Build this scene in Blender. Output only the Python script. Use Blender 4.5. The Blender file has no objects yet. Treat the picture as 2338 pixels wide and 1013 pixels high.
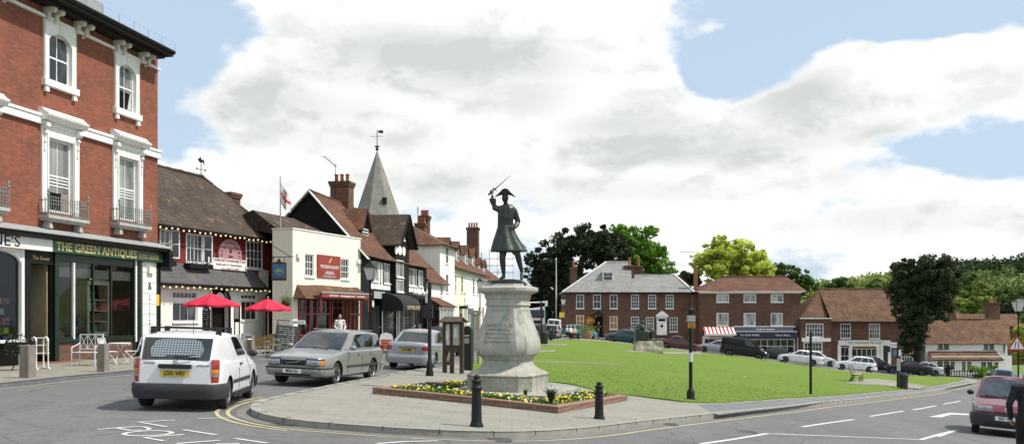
import bpy, bmesh, math, random
import numpy as np
from mathutils import Vector, Matrix, noise as mnoise
from mathutils.geometry import delaunay_2d_cdt
random.seed(7); RNG = np.random.default_rng(11)
C = bpy.data.collections.new("place"); bpy.context.scene.collection.children.link(C)
PI = math.pi
rad = math.radians
# ------------------------------------------------------------------ camera geometry (photo pixels -> places on the ground)
FP, CX, HY, CZ = 2150.0, 1169.0, 720.0, 1.8
CP = np.array([(-5.5,18,0),(-13,24,0),(-12,30,0),(-16.5,33.5,0),(-15,40,0),(-12.4,49,0),(-4.7,25,-.08),(-2.7,33,-.16),(-.65,17,-.30),
 (2,21,-.57),(10.6,25,-1.25),(6.2,32,-1.08),(11.5,35,-1.5),(13,41,-1.75),(3,18,-.58),(0,16,-.33),(15,20,-1.5),(22.8,55,-2.65),(21,58,-2.5),
 (11.9,82,-1.45),(2.6,77,-.5),(6.1,97,-.72),(12.5,104,-1.1),(18,102,-1.85),(21.5,100,-2.1),(24.3,97,-2.6),(30.5,98,-3.2),(33.5,93,-3.7),
 (40.5,95,-4.2),(50.8,105,-5.0),(39,80,-3.8),(27.7,63,-3.05),(-8.4,52,-.03),(-7,59,-.1),(-5,73,-.15),(-1,75,-.3),(0,60,-.35),(-1,45,-.35),(5.6,125,-.2),(8,112,-.7),
 (20,112,-2.0),(30,110,-3.2),(0,5,0),(14,8,-1),(-15,8,.15),(62,118,-6),(70,80,-6.5),(50,50,-5),(30,30,-3),(-40,60,.2),(-40,120,.3),(20,160,-1.2),(85,160,-7),(-40,10,.3),(40,5,-3)], float)
def _U(r2): return np.where(r2 > 1e-9, r2*np.log(r2+1e-12), 0.)
_n = len(CP); _K = _U(((CP[:,None,:2]-CP[None,:,:2])**2).sum(-1)) + np.eye(_n)*60.0
_Pm = np.hstack([np.ones((_n,1)), CP[:,:2]])
_A = np.zeros((_n+3,_n+3)); _A[:_n,:_n] = _K; _A[:_n,_n:] = _Pm; _A[_n:,:_n] = _Pm.T
_W = np.linalg.solve(_A, np.concatenate([CP[:,2], np.zeros(3)]))
def H(x, y):
    x = np.clip(np.asarray(x, float), -90, 110); y = np.clip(np.asarray(y, float), -10, 175)
    p = np.stack([x, y], -1)
    r2 = ((p[...,None,:]-CP[:,:2])**2).sum(-1)
    return _U(r2)@_W[:_n] + _W[_n] + x*_W[_n+1] + y*_W[_n+2]
def h(x, y): return float(H(x, y))
def P(px, py, Y): return Vector(((px-CX)/FP*Y, Y, CZ-(py-HY)/FP*Y))
_Ys = np.arange(8, 260, .2)
def G(px, py, off=0.):
    d = (CZ-(py-HY)/FP*_Ys) - (H((px-CX)/FP*_Ys, _Ys)+off)
    i = np.argmax(d <= 0)
    if d[i] > 0: i = len(_Ys)-1
    if i == 0: Y = _Ys[0]
    else: Y = _Ys[i-1] + .2*d[i-1]/(d[i-1]-d[i])
    return Vector(((px-CX)/FP*Y, Y, CZ-(py-HY)/FP*Y))
def onground(px, Y, off=0.):
    x = (px-CX)/FP*Y
    return Vector((x, Y, h(x, Y)+off))
# ------------------------------------------------------------------ objects
def tag(o, label=None, cat=None, group=None, kind=None):
    if label: o['label'] = label
    if cat: o['category'] = cat
    if group: o['group'] = group
    if kind: o['kind'] = kind
    return o
def thing(name, label, cat, loc=(0,0,0), rz=0, group=None):
    o = bpy.data.objects.new(name, None); C.objects.link(o)
    o.empty_display_size = .3
    o.location = loc; o.rotation_euler = (0,0,rz)
    return tag(o, label, cat, group)
def dup(root, loc=None, rz=None, label=None, group=None, mats=None, parent=None):
    r = root.copy(); C.objects.link(r)
    if parent is not None: r.parent = parent
    if loc is not None: r.location = loc
    if rz is not None: r.rotation_euler = (0,0,rz)
    if label: r['label'] = label
    if group: r['group'] = group
    for ch in list(root.children): dup(ch, parent=r, mats=mats)
    if mats and r.type == 'MESH':
        for a, b in mats.items():
            if a.name in [m.name for m in r.data.materials if m]:
                r.data = r.data.copy()
                for i, m in enumerate(r.data.materials):
                    if m and m.name == a.name: r.data.materials[i] = b
    return r
class MB:
    def __init__(s, mat=None): s.v=[]; s.f=[]; s.mi=[]; s.mats=[]; s.cur=0; s.xf=None; s.m(mat)
    def m(s, mat):
        if mat is not None:
            if mat not in s.mats: s.mats.append(mat)
            s.cur = s.mats.index(mat)
        return s
    def add(s, vs, fs):
        b = len(s.v)
        if s.xf is not None: vs = [s.xf@Vector(p) for p in vs]
        s.v += [tuple(p) for p in vs]
        for f in fs: s.f.append([i+b for i in f]); s.mi.append(s.cur)
        return s
    def box(s, x0,x1,y0,y1,z0,z1, tp=0.):
        t = tp
        return s.add([(x0,y0,z0),(x1,y0,z0),(x1,y1,z0),(x0,y1,z0),(x0+t,y0+t,z1),(x1-t,y0+t,z1),(x1-t,y1-t,z1),(x0+t,y1-t,z1)],
                     [(0,3,2,1),(4,5,6,7),(0,1,5,4),(1,2,6,5),(2,3,7,6),(3,0,4,7)])
    def cbox(s, c, d, R=None):
        q = [Vector((a*d[0]/2,b*d[1]/2,e*d[2]/2)) for e in (-1,1) for a,b in ((-1,-1),(1,-1),(1,1),(-1,1))]
        if R is not None: q = [R@p for p in q]
        return s.add([p+Vector(c) for p in q], [(0,3,2,1),(4,5,6,7),(0,1,5,4),(1,2,6,5),(2,3,7,6),(3,0,4,7)])
    def bar(s, a, b, w, t=None, up=(0,0,1)):
        a=Vector(a); b=Vector(b); t = w if t is None else t
        d=(b-a).normalized(); u=Vector(up)
        if abs(d.dot(u))>.98: u=Vector((0,1,0))
        x=d.cross(u).normalized(); y=x.cross(d)
        q=[a+x*(i*w/2)+y*(j*t/2) for i,j in ((-1,-1),(1,-1),(1,1),(-1,1))]+[b+x*(i*w/2)+y*(j*t/2) for i,j in ((-1,-1),(1,-1),(1,1),(-1,1))]
        return s.add(q, [(0,3,2,1),(4,5,6,7),(0,1,5,4),(1,2,6,5),(2,3,7,6),(3,0,4,7)])
    def tube(s, pts, r, n=8, cap=True, sq=1.):
        pts=[Vector(p) for p in pts]; m=len(pts)
        rs = r if isinstance(r,(list,tuple)) else [r]*m
        vs=[]; pv=None
        for i,p in enumerate(pts):
            d=(pts[min(i+1,m-1)]-pts[max(i-1,0)]).normalized()
            u=pv if pv is not None else (Vector((0,0,1)) if abs(d.z)<.9 else Vector((0,1,0)))
            x=d.cross(u)
            if x.length<1e-4: x=d.cross(Vector((1,0,0)))
            x.normalize(); y=x.cross(d).normalized(); pv=y
            for k in range(n):
                a=2*PI*k/n; vs.append(p+x*(math.cos(a)*rs[i])+y*(math.sin(a)*rs[i]*sq))
        fs=[(i*n+k,i*n+(k+1)%n,(i+1)*n+(k+1)%n,(i+1)*n+k) for i in range(m-1) for k in range(n)]
        if cap: fs += [tuple(range(n))[::-1], tuple((m-1)*n+k for k in range(n))]
        return s.add(vs, fs)
    def lathe(s, prof, c=(0,0,0), n=16, axis='z', rot=0., close=True):
        vs=[]
        for r,z in prof:
            for k in range(n):
                a=2*PI*k/n+rot; p=(math.cos(a)*r, math.sin(a)*r, z)
                if axis=='y': p=(p[0], p[2], p[1])
                if axis=='x': p=(p[2], p[0], p[1])
                vs.append(Vector(p)+Vector(c))
        m=len(prof)
        fs=[(i*n+k,i*n+(k+1)%n,(i+1)*n+(k+1)%n,(i+1)*n+k) for i in range(m-1) for k in range(n)]
        if close: fs += [tuple(range(n))[::-1], tuple((m-1)*n+k for k in range(n))]
        return s.add(vs, fs)
    def rings(s, rs, cap=True, closed=True):
        n=len(rs[0]); m=len(rs); vs=[p for r in rs for p in r]
        kk = n if closed else n-1
        fs=[(i*n+k,i*n+(k+1)%n,(i+1)*n+(k+1)%n,(i+1)*n+k) for i in range(m-1) for k in range(kk)]
        if cap: fs += [tuple(range(n))[::-1], tuple((m-1)*n+k for k in range(n))]
        return s.add(vs, fs)
    def prism(s, poly, a, b, axis='z'):   # poly in the plane perpendicular to the axis
        def q(p, t):
            return (p[0],p[1],t) if axis=='z' else ((p[0],t,p[1]) if axis=='y' else (t,p[0],p[1]))
        n=len(poly)
        vs=[q(p,a) for p in poly]+[q(p,b) for p in poly]
        return s.add(vs, [tuple(range(n))[::-1], tuple(range(n,2*n))]+[(k,(k+1)%n,n+(k+1)%n,n+k) for k in range(n)])
    def slab(s, pts, t=.08):
        pts=[Vector(p) for p in pts]; n=len(pts)
        vs=pts+[p-Vector((0,0,t)) for p in pts]
        return s.add(vs, [tuple(range(n)), tuple(range(2*n-1,n-1,-1))]+[(k,n+k,n+(k+1)%n,(k+1)%n) for k in range(n)])
    def grid(s, a,b,c,d, nu,nv, amp=0., t=.07, seed=0):   # a-b bottom edge, d-c top edge; gently uneven sheet with thickness
        a,b,c,d=[Vector(p) for p in (a,b,c,d)]
        nrm=(b-a).cross(d-a)
        if nrm.length<1e-6: nrm=(b-a).cross(c-b)
        nrm.normalize()
        if nrm.z<0: nrm=-nrm
        vs=[]
        for j in range(nv+1):
            for i in range(nu+1):
                u=i/nu; v=j/nv
                p=(a*(1-u)+b*u)*(1-v)+(d*(1-u)+c*u)*v
                vs.append(p+nrm*amp*mnoise.noise(p*.55+Vector((seed,0,0)))*1.6)
        n=len(vs); vs+= [p-nrm*t for p in vs]; fs=[]
        w=nu+1
        for j in range(nv):
            for i in range(nu):
                q=j*w+i; fs.append((q,q+1,q+w+1,q+w)); fs.append((n+q,n+q+w,n+q+w+1,n+q+1))
        for i in range(nu): fs+= [(i,n+i,n+i+1,i+1),(nv*w+i,nv*w+i+1,n+nv*w+i+1,n+nv*w+i)]
        for j in range(nv): fs+= [(j*w,(j+1)*w,n+(j+1)*w,n+j*w),(j*w+nu,n+j*w+nu,n+(j+1)*w+nu,(j+1)*w+nu)]
        return s.add(vs, fs)
    def ball(s, c, r, n=10, m=7):
        r = r if isinstance(r,(tuple,list)) else (r,r,r); c=Vector(c)
        vs=[c+Vector((0,0,-r[2]))]
        for j in range(1,m):
            t=PI*j/m-PI/2
            for k in range(n):
                a=2*PI*k/n; vs.append(c+Vector((math.cos(a)*math.cos(t)*r[0],math.sin(a)*math.cos(t)*r[1],math.sin(t)*r[2])))
        vs.append(c+Vector((0,0,r[2])))
        fs=[(0,1+(k+1)%n,1+k) for k in range(n)]
        for j in range(m-2):
            for k in range(n):
                fs.append((1+j*n+k,1+j*n+(k+1)%n,1+(j+1)*n+(k+1)%n,1+(j+1)*n+k))
        L=len(vs)-1
        fs += [(1+(m-2)*n+k,1+(m-2)*n+(k+1)%n,L) for k in range(n)]
        return s.add(vs, fs)
    def build(s, name, parent=None, smooth=False, bevel=0., loc=None, rz=None, angle=35, uv=True, fix=True):
        me=bpy.data.meshes.new(name); me.from_pydata(s.v,[],s.f)
        for m in s.mats: me.materials.append(m)
        me.polygons.foreach_set('material_index', s.mi)
        if fix or bevel:
            bm=bmesh.new(); bm.from_mesh(me)
            bmesh.ops.recalc_face_normals(bm, faces=bm.faces)
            if bevel:
                es=[e for e in bm.edges if len(e.link_faces)==2 and e.calc_face_angle(0)>.5]
                bmesh.ops.bevel(bm, geom=es, offset=bevel, segments=2, profile=.6, affect='EDGES', clamp_overlap=True)
            bm.to_mesh(me); bm.free()
        if smooth:
            me.polygons.foreach_set('use_smooth',[True]*len(me.polygons)); me.set_sharp_from_angle(angle=rad(angle))
        if uv: auto_uv(me)
        me.update()
        o=bpy.data.objects.new(name, me); C.objects.link(o)
        if parent is not None: o.parent=parent
        if loc is not None: o.location=loc
        if rz is not None: o.rotation_euler=(0,0,rz)
        return o
def auto_uv(me):
    n=len(me.loops)
    if not n: return
    lay=me.uv_layers.new(name='UVMap')
    co=np.zeros(len(me.vertices)*3); me.vertices.foreach_get('co',co); co=co.reshape(-1,3)
    lv=np.zeros(n,int); me.loops.foreach_get('vertex_index',lv)
    fn=np.zeros(len(me.polygons)*3); me.polygons.foreach_get('normal',fn); fn=fn.reshape(-1,3)
    lt=np.zeros(len(me.polygons),int); me.polygons.foreach_get('loop_total',lt)
    N=np.repeat(fn,lt,axis=0)
    T=np.cross(np.array([0,0,1.]),N); l=np.linalg.norm(T,axis=1)
    flat=l<.15
    T[flat]=(1,0,0); l[flat]=1; T/=l[:,None]
    B=np.cross(N,T); B[flat]=(0,1,0)
    p=co[lv]
    uv=np.stack([(p*T).sum(1),(p*B).sum(1)],-1)
    lay.data.foreach_set('uv',uv.ravel().astype(np.float32))
def mesh_eval(o):   # bake an object's modifiers into its mesh
    dg=bpy.context.evaluated_depsgraph_get(); dg.update()
    me=bpy.data.meshes.new_from_object(o.evaluated_get(dg), preserve_all_data_layers=True, depsgraph=dg)
    o.modifiers.clear(); old=o.data; o.data=me; me.name=old.name
    return o
def remesh(o, vox, smooth=4, fac=.5):
    m=o.modifiers.new('r','REMESH'); m.mode='VOXEL'; m.voxel_size=vox; m.use_smooth_shade=True
    if smooth:
        k=o.modifiers.new('s','SMOOTH'); k.iterations=smooth; k.factor=fac
    mesh_eval(o); o.data.polygons.foreach_set('use_smooth',[True]*len(o.data.polygons))
    return o
FONT=None
def text(root, s, u, z, size, w, mat, sx=1., align='CENTER', name='lettering', ext=.006, rot=None, loc=None, bold=.0, face='-y', hanging=0.):
    cu=bpy.data.curves.new('t','FONT'); cu.body=s; cu.size=size; cu.align_x=align; cu.align_y='CENTER'
    cu.extrude=ext; cu.offset=bold; cu.resolution_u=2
    o=bpy.data.objects.new('t',cu); C.objects.link(o)
    dg=bpy.context.evaluated_depsgraph_get(); me=bpy.data.meshes.new_from_object(o.evaluated_get(dg))
    C.objects.unlink(o); bpy.data.objects.remove(o)
    M4=Matrix.Diagonal((sx,1,1,1)); me.transform(M4)
    R=rot if rot is not None else Matrix.Rotation(PI/2,4,'X')
    me.transform(Matrix.Translation(Vector(loc) if loc is not None else Vector((u,-w,z)))@R)
    me.materials.clear(); me.materials.append(mat); me.name=name
    t=bpy.data.objects.new(name,me); C.objects.link(t); t.parent=root
    return t
# ------------------------------------------------------------------ ground sheets
def resample(poly, step, closed=True):
    out=[]; n=len(poly)
    for i in range(n if closed else n-1):
        a=Vector(poly[i][:2]); b=Vector(poly[(i+1)%n][:2]); k=max(1,int((b-a).length/step))
        for j in range(k): out.append(a.lerp(b,j/k))
    if not closed: out.append(Vector(poly[-1][:2]))
    return out
def inside(p, poly):
    x,y=p; n=len(poly); c=np.zeros(x.shape,bool)
    for i in range(n):
        x0,y0=poly[i]; x1,y1=poly[(i+1)%n]
        if y0==y1: continue
        c ^= ((y0>y)!=(y1>y)) & (x < (x1-x0)*(y-y0)/(y1-y0)+x0)
    return c
def smooth_loop(pts, it=2):
    pts=[Vector(p[:2]) for p in pts]
    for _ in range(it):
        q=[]
        for i in range(len(pts)):
            a=pts[i]; b=pts[(i+1)%len(pts)]; q += [a*.75+b*.25, a*.25+b*.75]
        pts=q
    return pts
def sheet(name, poly, off, step, mat, skirt=0., parent=None, bstep=None, skirt_mat=None, zf=None):
    zf = zf or (lambda x,y: H(x,y))
    bd=resample(poly, bstep or step)
    pl=[(p.x,p.y) for p in bd]
    xs=[p[0] for p in pl]; ys=[p[1] for p in pl]
    gx,gy=np.meshgrid(np.arange(min(xs)+step*.37,max(xs),step), np.arange(min(ys)+step*.41,max(ys),step))
    gx=gx.ravel(); gy=gy.ravel(); k=inside((gx,gy),pl)
    pts=[Vector(p) for p in pl]+[Vector((a,b)) for a,b in zip(gx[k],gy[k])]
    n=len(pl)
    vo,eo,fo,_,_,_=delaunay_2d_cdt(pts,[(i,(i+1)%n) for i in range(n)],[],1,1e-5)
    X=np.array([v.x for v in vo]); Y=np.array([v.y for v in vo]); Z=zf(X,Y)+off
    vs=[(a,b,c) for a,b,c in zip(X,Y,Z)]
    mb=MB(mat); mb.add(vs,[tuple(f) for f in fo])
    me=bpy.data.meshes.new(name)
    fs=[]; 
    for f in fo:
        a,b,c=[vo[i] for i in f[:3]]
        fs.append(tuple(f) if (b-a).cross(c-a)>0 else tuple(f)[::-1])
    mi=[0]*len(fs)
    if skirt:
        cnt={}
        for f in fs:
            for i in range(len(f)):
                e=(f[i],f[(i+1)%len(f)]); cnt[e]=1
        B=[e for e in cnt if (e[1],e[0]) not in cnt]
        for a,b in B:
            q=len(vs); vs += [(vs[a][0],vs[a][1],vs[a][2]-skirt),(vs[b][0],vs[b][1],vs[b][2]-skirt)]
            fs.append((b,a,q,q+1)); mi.append(1 if skirt_mat else 0)
    me.from_pydata(vs,[],fs); me.materials.append(mat)
    if skirt_mat: me.materials.append(skirt_mat)
    me.polygons.foreach_set('material_index',mi)
    auto_uv(me)
    o=bpy.data.objects.new(name,me); C.objects.link(o)
    if parent is not None: o.parent=parent
    return o
def ribbon(mb, pts, w, off, step=.4, closed=False, zf=None):
    pts=resample(pts, step, closed); n=len(pts); vs=[]
    for i,p in enumerate(pts):
        a=pts[i-1] if (i>0 or closed) else p; b=pts[(i+1)%n] if (i<n-1 or closed) else p
        d=(b-a).normalized(); q=Vector((-d.y,d.x))
        for sgn in (-1,1):
            e=p+q*(sgn*w/2); vs.append((e.x,e.y,h(e.x,e.y)+off))
    fs=[(2*i,2*i+1,2*i+3,2*i+2) for i in range(n-1)]
    if closed: fs.append((2*n-2,2*n-1,1,0))
    mb.add(vs,fs)
# ------------------------------------------------------------------ materials
MATS={}
def _nt(name):
    m=bpy.data.materials.new(name); m.use_nodes=True; nt=m.node_tree; nt.nodes.clear()
    out=nt.nodes.new('ShaderNodeOutputMaterial'); b=nt.nodes.new('ShaderNodeBsdfPrincipled'); nt.links.new(b.outputs[0],out.inputs[0])
    return m,nt,b,out
class N:
    def __init__(s,nt): s.nt=nt
    def __call__(s,t,ins={},**kw):
        n=s.nt.nodes.new('ShaderNode'+t)
        for k,v in kw.items(): setattr(n,k,v)
        for k,v in ins.items():
            i=n.inputs[k]
            if hasattr(v,'is_output') or isinstance(v,bpy.types.NodeSocket): s.nt.links.new(v,i)
            else:
                try: i.default_value=v
                except Exception: i.default_value=tuple(v)+(1,) if len(v)==3 else v
        return n
    def noise(s,vec,scale,detail=4,rough=.6,dist=0.):
        return s('TexNoise',{'Vector':vec,'Scale':scale,'Detail':detail,'Roughness':rough,'Distortion':dist}).outputs['Fac']
    def ramp(s,fac,stops):
        r=s('ValToRGB',{'Fac':fac}); e=r.color_ramp.elements
        while len(e)<len(stops): e.new(.5)
        for i,(p,c) in enumerate(stops):
            e[i].position=p; e[i].color=tuple(c)+(1,) if len(c)==3 else c
        return r.outputs[0]
    def mix(s,fac,a,b,mode='MIX'):
        n=s.nt.nodes.new('ShaderNodeMix'); n.data_type='RGBA'; n.blend_type=mode
        for i,v in ((0,fac),(6,a),(7,b)):
            if isinstance(v,bpy.types.NodeSocket): s.nt.links.new(v,n.inputs[i])
            else: n.inputs[i].default_value = v if i==0 else (tuple(v)+(1,) if len(v)==3 else v)
        return n.outputs[2]
    def math(s,op,a,b=0.,c=0.,clamp=False):
        n=s.nt.nodes.new('ShaderNodeMath'); n.operation=op; n.use_clamp=clamp
        for i,v in enumerate((a,b,c)):
            if isinstance(v,bpy.types.NodeSocket): s.nt.links.new(v,n.inputs[i])
            else: n.inputs[i].default_value=v
        return n.outputs[0]
    def rng(s,v,a,b,c,d):
        n=s('MapRange',{'Value':v,'From Min':a,'From Max':b,'To Min':c,'To Max':d}); return n.outputs[0]
    def bump(s,height,strength=.4,dist=.02):
        return s('Bump',{'Height':height,'Strength':strength,'Distance':dist}).outputs[0]
def sc(c,k): return tuple(min(1,x*k) for x in c)
def plain(name, col, rough=.6, var=.18, scale=3., bump=.0, metal=0., coat=0., fine=40., dirt=0., dirtcol=(.08,.07,.055), spec=.5, emit=0.):
    """painted / cast surface: mottled colour, fine grain, streaks of dirt"""
    if name in MATS: return MATS[name]
    m,nt,b,out=_nt(name); n=N(nt)
    tc=n('TexCoord'); o=tc.outputs['Object']; 
    f=n.noise(o,scale,5,.65); g=n.noise(o,fine,3,.6)
    c=n.ramp(f,[(.25,sc(col,1-var)),(.75,sc(col,1+var*.6))])
    c=n.mix(n.math('MULTIPLY',g,.5*var+.05),c,sc(col,.45))
    if dirt>0:
        mp=n('Mapping',{'Vector':o,'Scale':(2.2,2.2,.35)}).outputs[0]
        d=n.noise(mp,1.6,6,.7); d2=n.rng(d,.5,.75,0,dirt)
        c=n.mix(d2,c,dirtcol)
    nt.links.new(c,b.inputs['Base Color'])
    r=n.rng(g,.2,.8,max(.02,rough-.08),min(1,rough+.1)); nt.links.new(r,b.inputs['Roughness'])
    b.inputs['Metallic'].default_value=metal; b.inputs['Coat Weight'].default_value=coat; b.inputs['Coat Roughness'].default_value=.06
    b.inputs['Specular IOR Level'].default_value=spec
    if bump: nt.links.new(n.bump(n.math('ADD',f,g),bump,.01),b.inputs['Normal'])
    if emit: 
        nt.links.new(c,b.inputs['Emission Color']); b.inputs['Emission Strength'].default_value=emit
    MATS[name]=m; return m
def brick(name, c1, c2, mortar=(.3,.27,.23), w=.225, hh=.075, ms=.009, dirt=.5, dark=(.05,.035,.03), bump=.5, var=.5, moss=None, offs=.5, mossamt=.55):
    if name in MATS: return MATS[name]
    m,nt,b,out=_nt(name); n=N(nt)
    uv=n('TexCoord').outputs['UV']; ob=n('TexCoord').outputs['Object']
    br=n('TexBrick',{'Vector':uv,'Color1':c1,'Color2':c2,'Mortar':mortar,'Scale':1.,'Mortar Size':ms,'Mortar Smooth':.2,'Bias':0.,'Brick Width':w,'Row Height':hh})
    br.offset=offs
    # per-brick colour variation from a cell noise stretched to brick size
    mp=n('Mapping',{'Vector':uv,'Scale':(1/w,1/hh,1)}).outputs[0]
    wn=n('TexVoronoi',{'Vector':mp,'Scale':.9},feature='F1').outputs['Color']
    sep=n('SeparateColor',{'Color':wn}).outputs[0]
    c=n.mix(n.rng(sep,0,1,0,var),br.outputs[0],dark)
    big=n.noise(ob,.5,5,.65); c=n.mix(n.rng(big,.38,.72,0,dirt),c,dark)
    st=n('Mapping',{'Vector':ob,'Scale':(2.6,2.6,.22)}).outputs[0]; sv=n.noise(st,1.5,6,.7); c=n.mix(n.rng(sv,.52,.7,0,.42),c,dark)
    bg=n.noise(ob,.9,3,.5); c=n.mix(n.rng(bg,.4,.65,0,.22),c,sc(c1,1.35))
    med=n.noise(ob,5,4,.7); c=n.mix(n.rng(med,.3,.7,0,.25),c,mortar)
    if moss:
        ms_=n.noise(ob,1.7,7,.75); c=n.mix(n.rng(ms_,.56,.66,0,mossamt),c,moss)
        ms2=n.noise(ob,6,5,.7); c=n.mix(n.rng(ms2,.6,.7,0,.4),c,(.25,.24,.2))
    nt.links.new(c,b.inputs['Base Color']); b.inputs['Roughness'].default_value=.88; b.inputs['Specular IOR Level'].default_value=.25
    hgt=n.math('ADD',n.math('MULTIPLY',br.outputs['Fac'],-1.),n.math('MULTIPLY',n.math('ADD',sep,med),.5))
    nt.links.new(n.bump(hgt,bump,.02),b.inputs['Normal'])
    MATS[name]=m; return m
def tile(name, c1, c2, dirt=.45, moss=(.3,.2,.07), dark=(.04,.03,.025), mossamt=.5):
    """plain clay roof tiles: courses shown by a saw-tooth bump and a dark line at each lap"""
    return brick(name,c1,c2,mortar=sc(dark,.6),w=.165,hh=.11,ms=.011,dirt=dirt,dark=dark,bump=.9,var=.65,moss=moss,mossamt=mossamt)
def glassy(name, a=(.012,.014,.016), bcol=(.09,.09,.085), lo=.5, hi=.62, scale=1.3, rough=.03, spec=.6):
    """window seen from outside: dim room with patches of curtain behind a reflecting pane"""
    if name in MATS: return MATS[name]
    m,nt,b,out=_nt(name); n=N(nt)
    o=n('TexCoord').outputs['Object']; mp=n('Mapping',{'Vector':o,'Scale':(1.6,1.6,.35)}).outputs[0]
    f=n.noise(mp,scale,3,.5); c=n.ramp(f,[(lo,a),(hi,bcol)])
    nt.links.new(c,b.inputs['Base Color']); b.inputs['Roughness'].default_value=rough
    b.inputs['Specular IOR Level'].default_value=spec; b.inputs['Coat Weight'].default_value=.2; b.inputs['Coat Roughness'].default_value=.02
    g=n.noise(o,2.2,2,.5); nt.links.new(n.bump(g,.08,.02),b.inputs['Normal'])
    MATS[name]=m; return m
def seethrough(name, tint=(.55,.6,.58), refl=.0):
    if name in MATS: return MATS[name]
    m,nt,b,out=_nt(name); n=N(nt); nt.nodes.remove(b)
    t=n('BsdfTransparent',{'Color':tint}); g=n('BsdfGlossy',{'Roughness':.02,'Color':(1,1,1)})
    fr=n('Fresnel',{'IOR':1.5}); fac=n.math('ADD',fr.outputs[0],refl,clamp=True)
    mx=n('MixShader',{0:fac,1:t.outputs[0],2:g.outputs[0]}); nt.links.new(mx.outputs[0],out.inputs[0])
    MATS[name]=m; return m
# ------------------------------------------------------------------ camera, sun, sky
scn=bpy.context.scene
cam_d=bpy.data.cameras.new('camera'); cam=bpy.data.objects.new('camera',cam_d); scn.collection.objects.link(cam); scn.camera=cam
cam.location=(0,0,CZ); cam.rotation_euler=(PI/2,0,0)
cam_d.sensor_width=36; cam_d.lens=36*FP/2338; cam_d.shift_y=(HY-506.5)/2338; cam_d.clip_end=6000; cam_d.clip_start=.1
SUN_AZ, SUN_EL = rad(97), rad(54)      # azimuth from +Y clockwise
sd=Vector((math.sin(SUN_AZ)*math.cos(SUN_EL), math.cos(SUN_AZ)*math.cos(SUN_EL), math.sin(SUN_EL)))
ld=bpy.data.lights.new('sun','SUN'); ld.energy=4.9; ld.angle=rad(.5); ld.color=(1,.955,.88)
lo=bpy.data.objects.new('sun',ld); scn.collection.objects.link(lo); lo.rotation_euler=sd.to_track_quat('Z','Y').to_euler(); lo.location=(30,0,60)
scn.view_settings.view_transform='Standard'; scn.view_settings.look='None'; scn.view_settings.exposure=0; scn.view_settings.gamma=1
wd=bpy.data.worlds.new('World'); scn.world=wd; wd.use_nodes=True; nt=wd.node_tree; nt.nodes.clear(); n=N(nt)
out=nt.nodes.new('ShaderNodeOutputWorld')
sky=n('TexSky'); sky.sky_type='NISHITA'; sky.sun_disc=False; sky.sun_elevation=SUN_EL; sky.sun_rotation=SUN_AZ; sky.air_density=1.; sky.dust_density=1.2; sky.altitude=50
d=n('TexCoord').outputs['Generated']
def D(px,py): return Vector(((px-CX)/FP,1,-(py-HY)/FP)).normalized()
def blob(px,py,rx,ry,edge=.5):
    """soft elliptical patch of sky around a fixed compass direction"""
    c=D(px,py); q=n('VectorMath',{0:d,1:tuple(c)},operation='SUBTRACT').outputs[0]
    s_=n('VectorMath',{0:q,1:(FP/rx,FP/rx*.6,FP/ry)},operation='MULTIPLY').outputs[0]
    l=n('VectorMath',{0:s_},operation='LENGTH').outputs['Value']
    r=n('MapRange',{'Value':l,'From Min':edge,'From Max':1.4,'To Min':1.,'To Max':0.}); r.interpolation_type='SMOOTHSTEP'
    return r.outputs[0]
sep=n('SeparateXYZ',{0:d}); 
mp=n('Mapping',{'Vector':d,'Scale':(1,1,2.0)}).outputs[0]
mpu=n('Mapping',{'Vector':d,'Scale':(1,1,2.0),'Location':(-.012,0,.03)}).outputs[0]
n1=n.noise(mp,5.5,12,.6,.1); n2=n.noise(mp,17,9,.62,.1); n3=n.noise(mp,2.3,4,.5); n5=n.noise(mpu,5.5,6,.55,.1); n1s=n.noise(mp,5.5,6,.55,.1)
body=n.math('ADD',n.math('MULTIPLY',n1,1.0),n.math('MULTIPLY',n2,.38)); body=n.math('SUBTRACT',body,.16)
acc=None
for (px,py,rx,ry,w) in [(440,70,170,110,-.34),(380,190,110,130,-.22),(1640,60,170,120,-.42),(1740,160,150,80,-.34),(1660,190,120,50,-.2),(2000,40,220,50,-.36),(2250,20,200,60,-.26),
        (2250,330,180,70,-.14),(1960,360,160,45,-.16),(2330,370,120,60,-.12),(2000,440,120,30,-.13),(1700,470,140,25,-.1),(2150,270,90,30,-.1),(430,330,90,60,-.16),(560,330,120,60,-.03),
        (1150,110,620,190,.3),(780,260,480,140,.25),(1500,300,430,130,.25),(2050,180,300,110,.32),(1750,400,380,70,.2),(1000,480,800,110,.18),(1900,520,600,110,.14),(2260,230,170,80,.2),(1330,120,190,150,.12)]:
    t=n.math('MULTIPLY',blob(px,py,rx,ry),w); acc=t if acc is None else n.math('ADD',acc,t)
mask_v=n.math('ADD',body,acc)
mask=n('MapRange',{'Value':mask_v,'From Min':.455,'From Max':.64,'To Min':0.,'To Max':1.}); mask.interpolation_type='SMOOTHSTEP'; mask=mask.outputs[0]
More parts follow.
